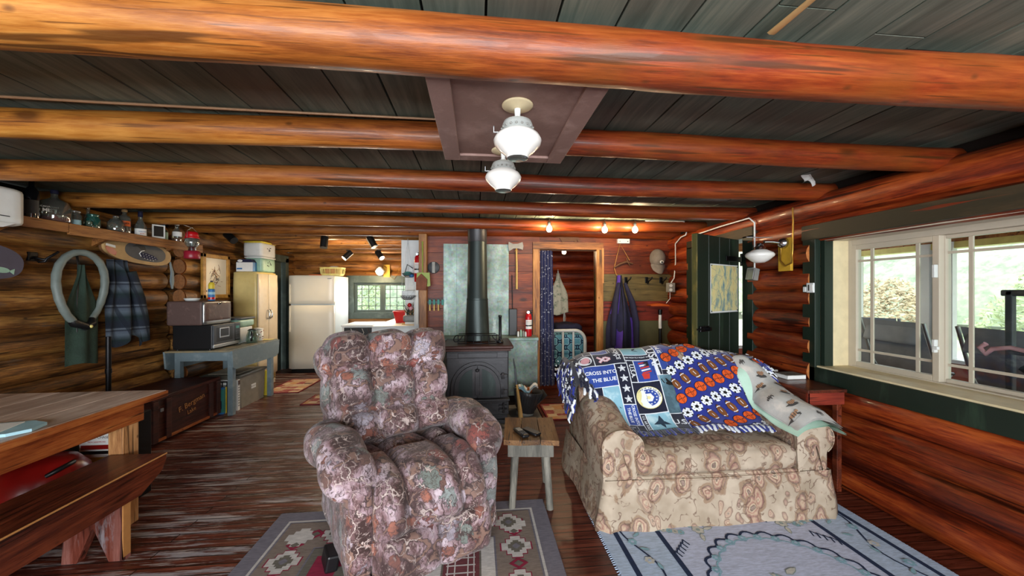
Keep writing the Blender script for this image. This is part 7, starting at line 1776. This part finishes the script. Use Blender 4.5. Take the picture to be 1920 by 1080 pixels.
for i, y in enumerate((4.5, 3.55, 2.55, 1.55, .55, -.5)): b = MB(); b.b2(5.14, 5.26, y - .06, y + .06, .66, 1.93, m_prail, .004); b.b2(5.10, 5.16, y + .06, y + .14, .66, 1.93, m_screenw, .003); b.b2(5.10, 5.16, y - .14, y - .06, .66, 1.93, m_screenw, .003); obj('post', b, pr)
b = MB(); b.b2(XR + .3, 5.6, 4.55, 4.60, -.06, .62, m_redw); b.b2(XR + .3, 5.3, 4.54, 4.61, .62, .66, m_screenw); b.b2(XR + .3, 5.3, 4.54, 4.61, 1.93, 2.08, m_trimx)
b.b2(3.9, 3.99, 4.54, 4.61, .66, 1.93, m_prail); obj('end_wall', b, pr)
b = MB(); b.b2(3.55, 3.63, 3.42, 3.50, -.06, 2.25, m_prail, .004); obj('porch_post', b, kind='structure', label='taupe porch post left of the lounge chairs', cat='post')
m_sling = plain('charcoal_sling_fabric', '#9296a0', .8, var=.08); m_sling2 = plain('purple_grey_sling', '#5d5a6e', .8, var=.1)
def lounge(x, y, rz, label):
    t_ = thing('lounge_chair', label, 'lounge chair', (x, y, -.06), rz, group='folding lounge chairs on the porch')
    # local: chair faces +x (toward garden), back toward the window
    pb = [(-.62, 1.18), (-.50, .78), (-.34, .52), (-.05, .42), (.25, .47), (.60, .33), (.72, .26)]
    b = MB(); b.grid(lambda u, v: (cat(pb, v * plen(pb, 6))[0], (u - .5) * .52, cat(pb, v * plen(pb, 6))[1]), 6, 30, m_sling); obj('sling', b, t_, True)
    b = MB(); b.pillow((-.60, 0, 1.06), (.06, .48, .17), .025, m_sling, 6, None, (0, math.radians(16), 0)); obj('head_pillow', b, t_, True)
    b = MB()
    for s_ in (-1, 1):
        b.tube([(p_[0], s_ * .28, p_[1]) for p_ in pb], .013, m_steel, 8); b.tube([(-.42, s_ * .30, .0), (.32, s_ * .30, .60)], .013, m_steel, 8); b.tube([(.40, s_ * .30, .0), (-.32, s_ * .30, .62)], .013, m_steel, 8)
    for x_ in (-.42, .40): b.tube([(x_, -.30, .013), (x_, .30, .013)], .013, m_steel, 8)
    obj('frame', b, t_, True)
    for s_ in (-1, 1): b = MB(); b.b2(-.34, .34, s_ * .31 - .03, s_ * .31 + .03, .60, .63, m_black, .01); obj('armrest', b, t_, True)
    b = MB(); b.prism([(-.05, 0), (-.02, .02), (.0, .03), (.02, .02), (.05, 0)], .003, m_white, frame((-.636, 0, 1.02), (0, -1, 0), (.28, 0, 1))); obj('emblem', b, t_, True, label='small white emblem')
lounge(4.45, 2.95, -.10, 'charcoal folding lounge chair behind the left window sash')
lounge(4.35, 2.16, -.06, 'charcoal folding lounge chair behind the right window sash')
lounge(4.6, 3.75, .5, 'charcoal folding lounge chair furthest along the porch, partly behind the window jamb')
ex = thing('exercise_frame', 'dark metal exercise frame with pink rope on the porch', 'exercise frame', (3.42, 2.0, -.06)); DX = Matrix.Translation((-.33, .34, 0))
b = MB(); b.b2(3.735, 3.77, 1.645, 1.68, -.06, 1.40, m_dgrey, .006, DX); obj('upright', b, ex); b = MB(); b.b2(3.735, 3.77, 1.05, 1.70, 1.365, 1.405, m_dgrey, .008, DX); b.b2(3.735, 3.77, 1.05, 1.66, .99, 1.02, m_dgrey, .006, DX); b.tube([(3.745, 1.6, .92), (3.745, 1.45, .8), (3.745, 1.30, .65), (3.745, 1.25, .4)], .03, m_black, 8, T=DX); obj('crossbars', b, ex)
b = MB(); b.tube([(3.68, 1.73, 1.05), (3.68, 1.76, 1.02), (3.68, 1.73, .98), (3.68, 1.70, 1.02), (3.68, 1.62, 1.04), (3.67, 1.45, 1.01), (3.67, 1.2, 1.0)], .014, m_fpk, 8, T=DX); obj('rope', b, ex, label='pink rope')
def grassm(n, a, c, d):
    g = G(n); v = g.obj(); return g.done(g.ramp(g.noise(v, d, 6, .7), [(.3, a), (.7, c)]), .95)
m_lawn = grassm('pale_meadow_grass', '#8b9378', '#a9b095', .9); m_hill = grassm('hillside_foliage', '#66735e', '#a3aa92', 2.4)
m_leafs = [grassm('tree_foliage_' + n, a, c, 5.0) for n, a, c in (('deep_green', '#66785c', '#98a688'), ('yellow_green', '#8a966c', '#aab48c'), ('autumn_tan', '#a08c6c', '#b8a88a'))]
b = MB(); b.grid(lambda u, v: (5.6 + 40 * u, -30 + 60 * v, -.45 + 1.0 * u * u + .05 * math.sin(v * 30 + u * 9)), 20, 30, m_lawn); b.grid(lambda u, v: (-24 + 29.7 * u + 0, 7.6 + 30 * v, -.45 + 1.2 * v * v), 12, 12, m_lawn); obj('meadow_ground', b, kind='structure', label='pale meadow outside', cat='ground')
b = MB(); b.grid(lambda u, v: (19 + 16 * v + 1.5 * math.sin(u * 17), -34 + 80 * u, .1 + 10 * v ** .7 + 1.2 * nz(u * 24, v * 5) * v), 90, 20, m_hill); b.grid(lambda u, v: (-24 + 60 * u, 22 + 12 * v + 1.5 * math.sin(u * 17), .1 + 9 * v ** .7 + 1.2 * nz(u * 20, v * 5, 4) * v), 80, 20, m_hill); obj('hillside', b, kind='structure', label='wooded pale green hillside beyond the meadow', cat='hill')
def bush(x, y, h, r_, k, label):
    t_ = thing('bush', label, 'bush', (x, y, 0), group='bushes at the foot of the hillside')
    b = MB()
    for i in range(2600):
        a = rnd.random() * 6.28; e = rnd.random(); lump = 1 + .35 * math.sin(a * 5 + x) * math.sin(e * 7); rr = r_ * lump * math.sqrt(max(.03, 1 - e * e * .95)) * rnd.uniform(.55, 1)
        q = V((x + rr * math.cos(a), y + rr * math.sin(a), -.3 + e * h * (1 + .15 * math.sin(a * 3)))); u = V((rnd.gauss(0, 1), rnd.gauss(0, 1), rnd.gauss(0, .6))).normalized(); w_ = u.orthogonal().normalized(); s_ = rnd.uniform(.05, .11)
        b.add([q - u * s_, q + w_ * s_ * .5, q + u * s_, q - w_ * s_ * .5], [(0, 1, 2, 3)], m_leafs[k])
    obj('foliage', b, t_, kind='stuff')
for x, y, h, r_, k, lb in ((14.0, 15.0, 2.4, 1.5, 0, 'deep green bush seen behind the left window sash'), (14.5, 11.4, 1.9, 1.3, 2, 'tan autumn bush beyond the meadow'), (15.5, 8.0, 2.2, 1.6, 1, 'yellow-green bush beyond the lounge chairs'), (15.0, 4.2, 2.6, 1.7, 0, 'deep green bush behind the exercise frame'), (-6.2, 18, 3.0, 2.0, 1, 'yellow-green bush outside the left kitchen casement'), (-1.9, 18.5, 3.2, 2.0, 0, 'deep green bush outside the right kitchen casement')): bush(x, y, h, r_, k, lb)

# ------------------------------------------------------------------ light
wd = bpy.data.worlds.new('overcast_sky'); sc.world = wd; wd.use_nodes = True; nt = wd.node_tree; nt.nodes.clear()
wo = nt.nodes.new('ShaderNodeOutputWorld'); bg = nt.nodes.new('ShaderNodeBackground'); tc = nt.nodes.new('ShaderNodeTexCoord'); ns = nt.nodes.new('ShaderNodeTexNoise'); cr = nt.nodes.new('ShaderNodeValToRGB')
ns.inputs['Scale'].default_value = 1.6; ns.inputs['Detail'].default_value = 3
cr.color_ramp.elements[0].color = (.80, .90, 1.0, 1); cr.color_ramp.elements[1].color = (1, 1, 1, 1); cr.color_ramp.elements[0].position = .35; cr.color_ramp.elements[1].position = .65
nt.links.new(tc.outputs['Generated'], ns.inputs['Vector']); nt.links.new(ns.outputs['Fac'], cr.inputs['Fac']); nt.links.new(cr.outputs[0], bg.inputs['Color']); nt.links.new(bg.outputs[0], wo.inputs[0])
bg.inputs['Strength'].default_value = 3.2
def light(kind, name, loc, energy, col, rot=(0, 0, 0), **kw):
    l = bpy.data.lights.new(name, kind); l.energy = energy; l.color = col
    for k, v in kw.items(): setattr(l, k, v)
    o = bpy.data.objects.new(name, l); COL.objects.link(o); o.location = loc; o.rotation_euler = rot; o['kind'] = 'helper'; return o
cool = (.93, .97, 1.0); warm = (1.0, .72, .42)
def aim(o, d): o.rotation_euler = V(d).to_track_quat('-Z', 'Y').to_euler()
for i, x in enumerate((-2.12, -.4, 1.32)):
    o = light('AREA', 'daylight_front_window', (x, YF + .02, 1.3), 78, cool, shape='RECTANGLE', size=1.5, size_y=1.3); aim(o, (0, 1, -.02))
o = light('AREA', 'daylight_kitchen_window', ((KX0 + KX1) / 2, YK - .02, 1.27), 9, cool, shape='RECTANGLE', size=.9, size_y=.5); aim(o, (0, -1, -.15))
sun = light('SUN', 'hazy_sun', (0, 0, 10), 2.0, (1, .97, .9), angle=.3); aim(sun, (.35, .25, -1))
for p, e in (((.795, 3.86, 2.05), 12), ((1.43, 3.86, 2.05), 12), ((1.785, 3.86, 2.05), 8), ((1.27, 5.1, 1.93), 9)):
    light('POINT', 'bulb_light', p, e, warm, shadow_soft_size=.03)
for p, d, e in (((-2.22, 6.24, 1.93), (-.5, -.35, -.6), 40), ((-1.60, 6.24, 1.94), (.5, -.35, -.6), 40)):
    o = light('SPOT', 'spot_light', p, e, warm, spot_size=1.6, spot_blend=.6, shadow_soft_size=.04); aim(o, d)
light('POINT', 'kitchen_lamp_light', (-1.84, YK - .3, 1.72), 14, warm, shadow_soft_size=.08)
for x in (-2.08, -1.46): light('POINT', 'kitchen_spot_glow', (x, 5.35, 1.95), 7, warm, shadow_soft_size=.05)

# ------------------------------------------------------------------ camera
cam = bpy.data.cameras.new('camera'); co = bpy.data.objects.new('camera', cam); COL.objects.link(co)
co.location = (0, 0, 1.4); co.rotation_euler = (PI / 2, 0, math.radians(-5.5))
cam.sensor_width = 36; cam.lens = 675 / 1920 * 36; cam.shift_y = 5 / 1920; cam.clip_start = .05; cam.clip_end = 300
sc.camera = co
sc.view_settings.view_transform = 'Standard'; sc.view_settings.look = 'None'; sc.view_settings.gamma = 1; sc.view_settings.exposure = 0.6; sc.view_settings.use_curve_mapping = False
sc.cycles.use_denoising = True; sc.cycles.max_bounces = 8; sc.cycles.diffuse_bounces = 5; sc.cycles.transparent_max_bounces = 16; sc.cycles.sample_clamp_indirect = 4.0; sc.cycles.caustics_reflective = False; sc.cycles.caustics_refractive = False
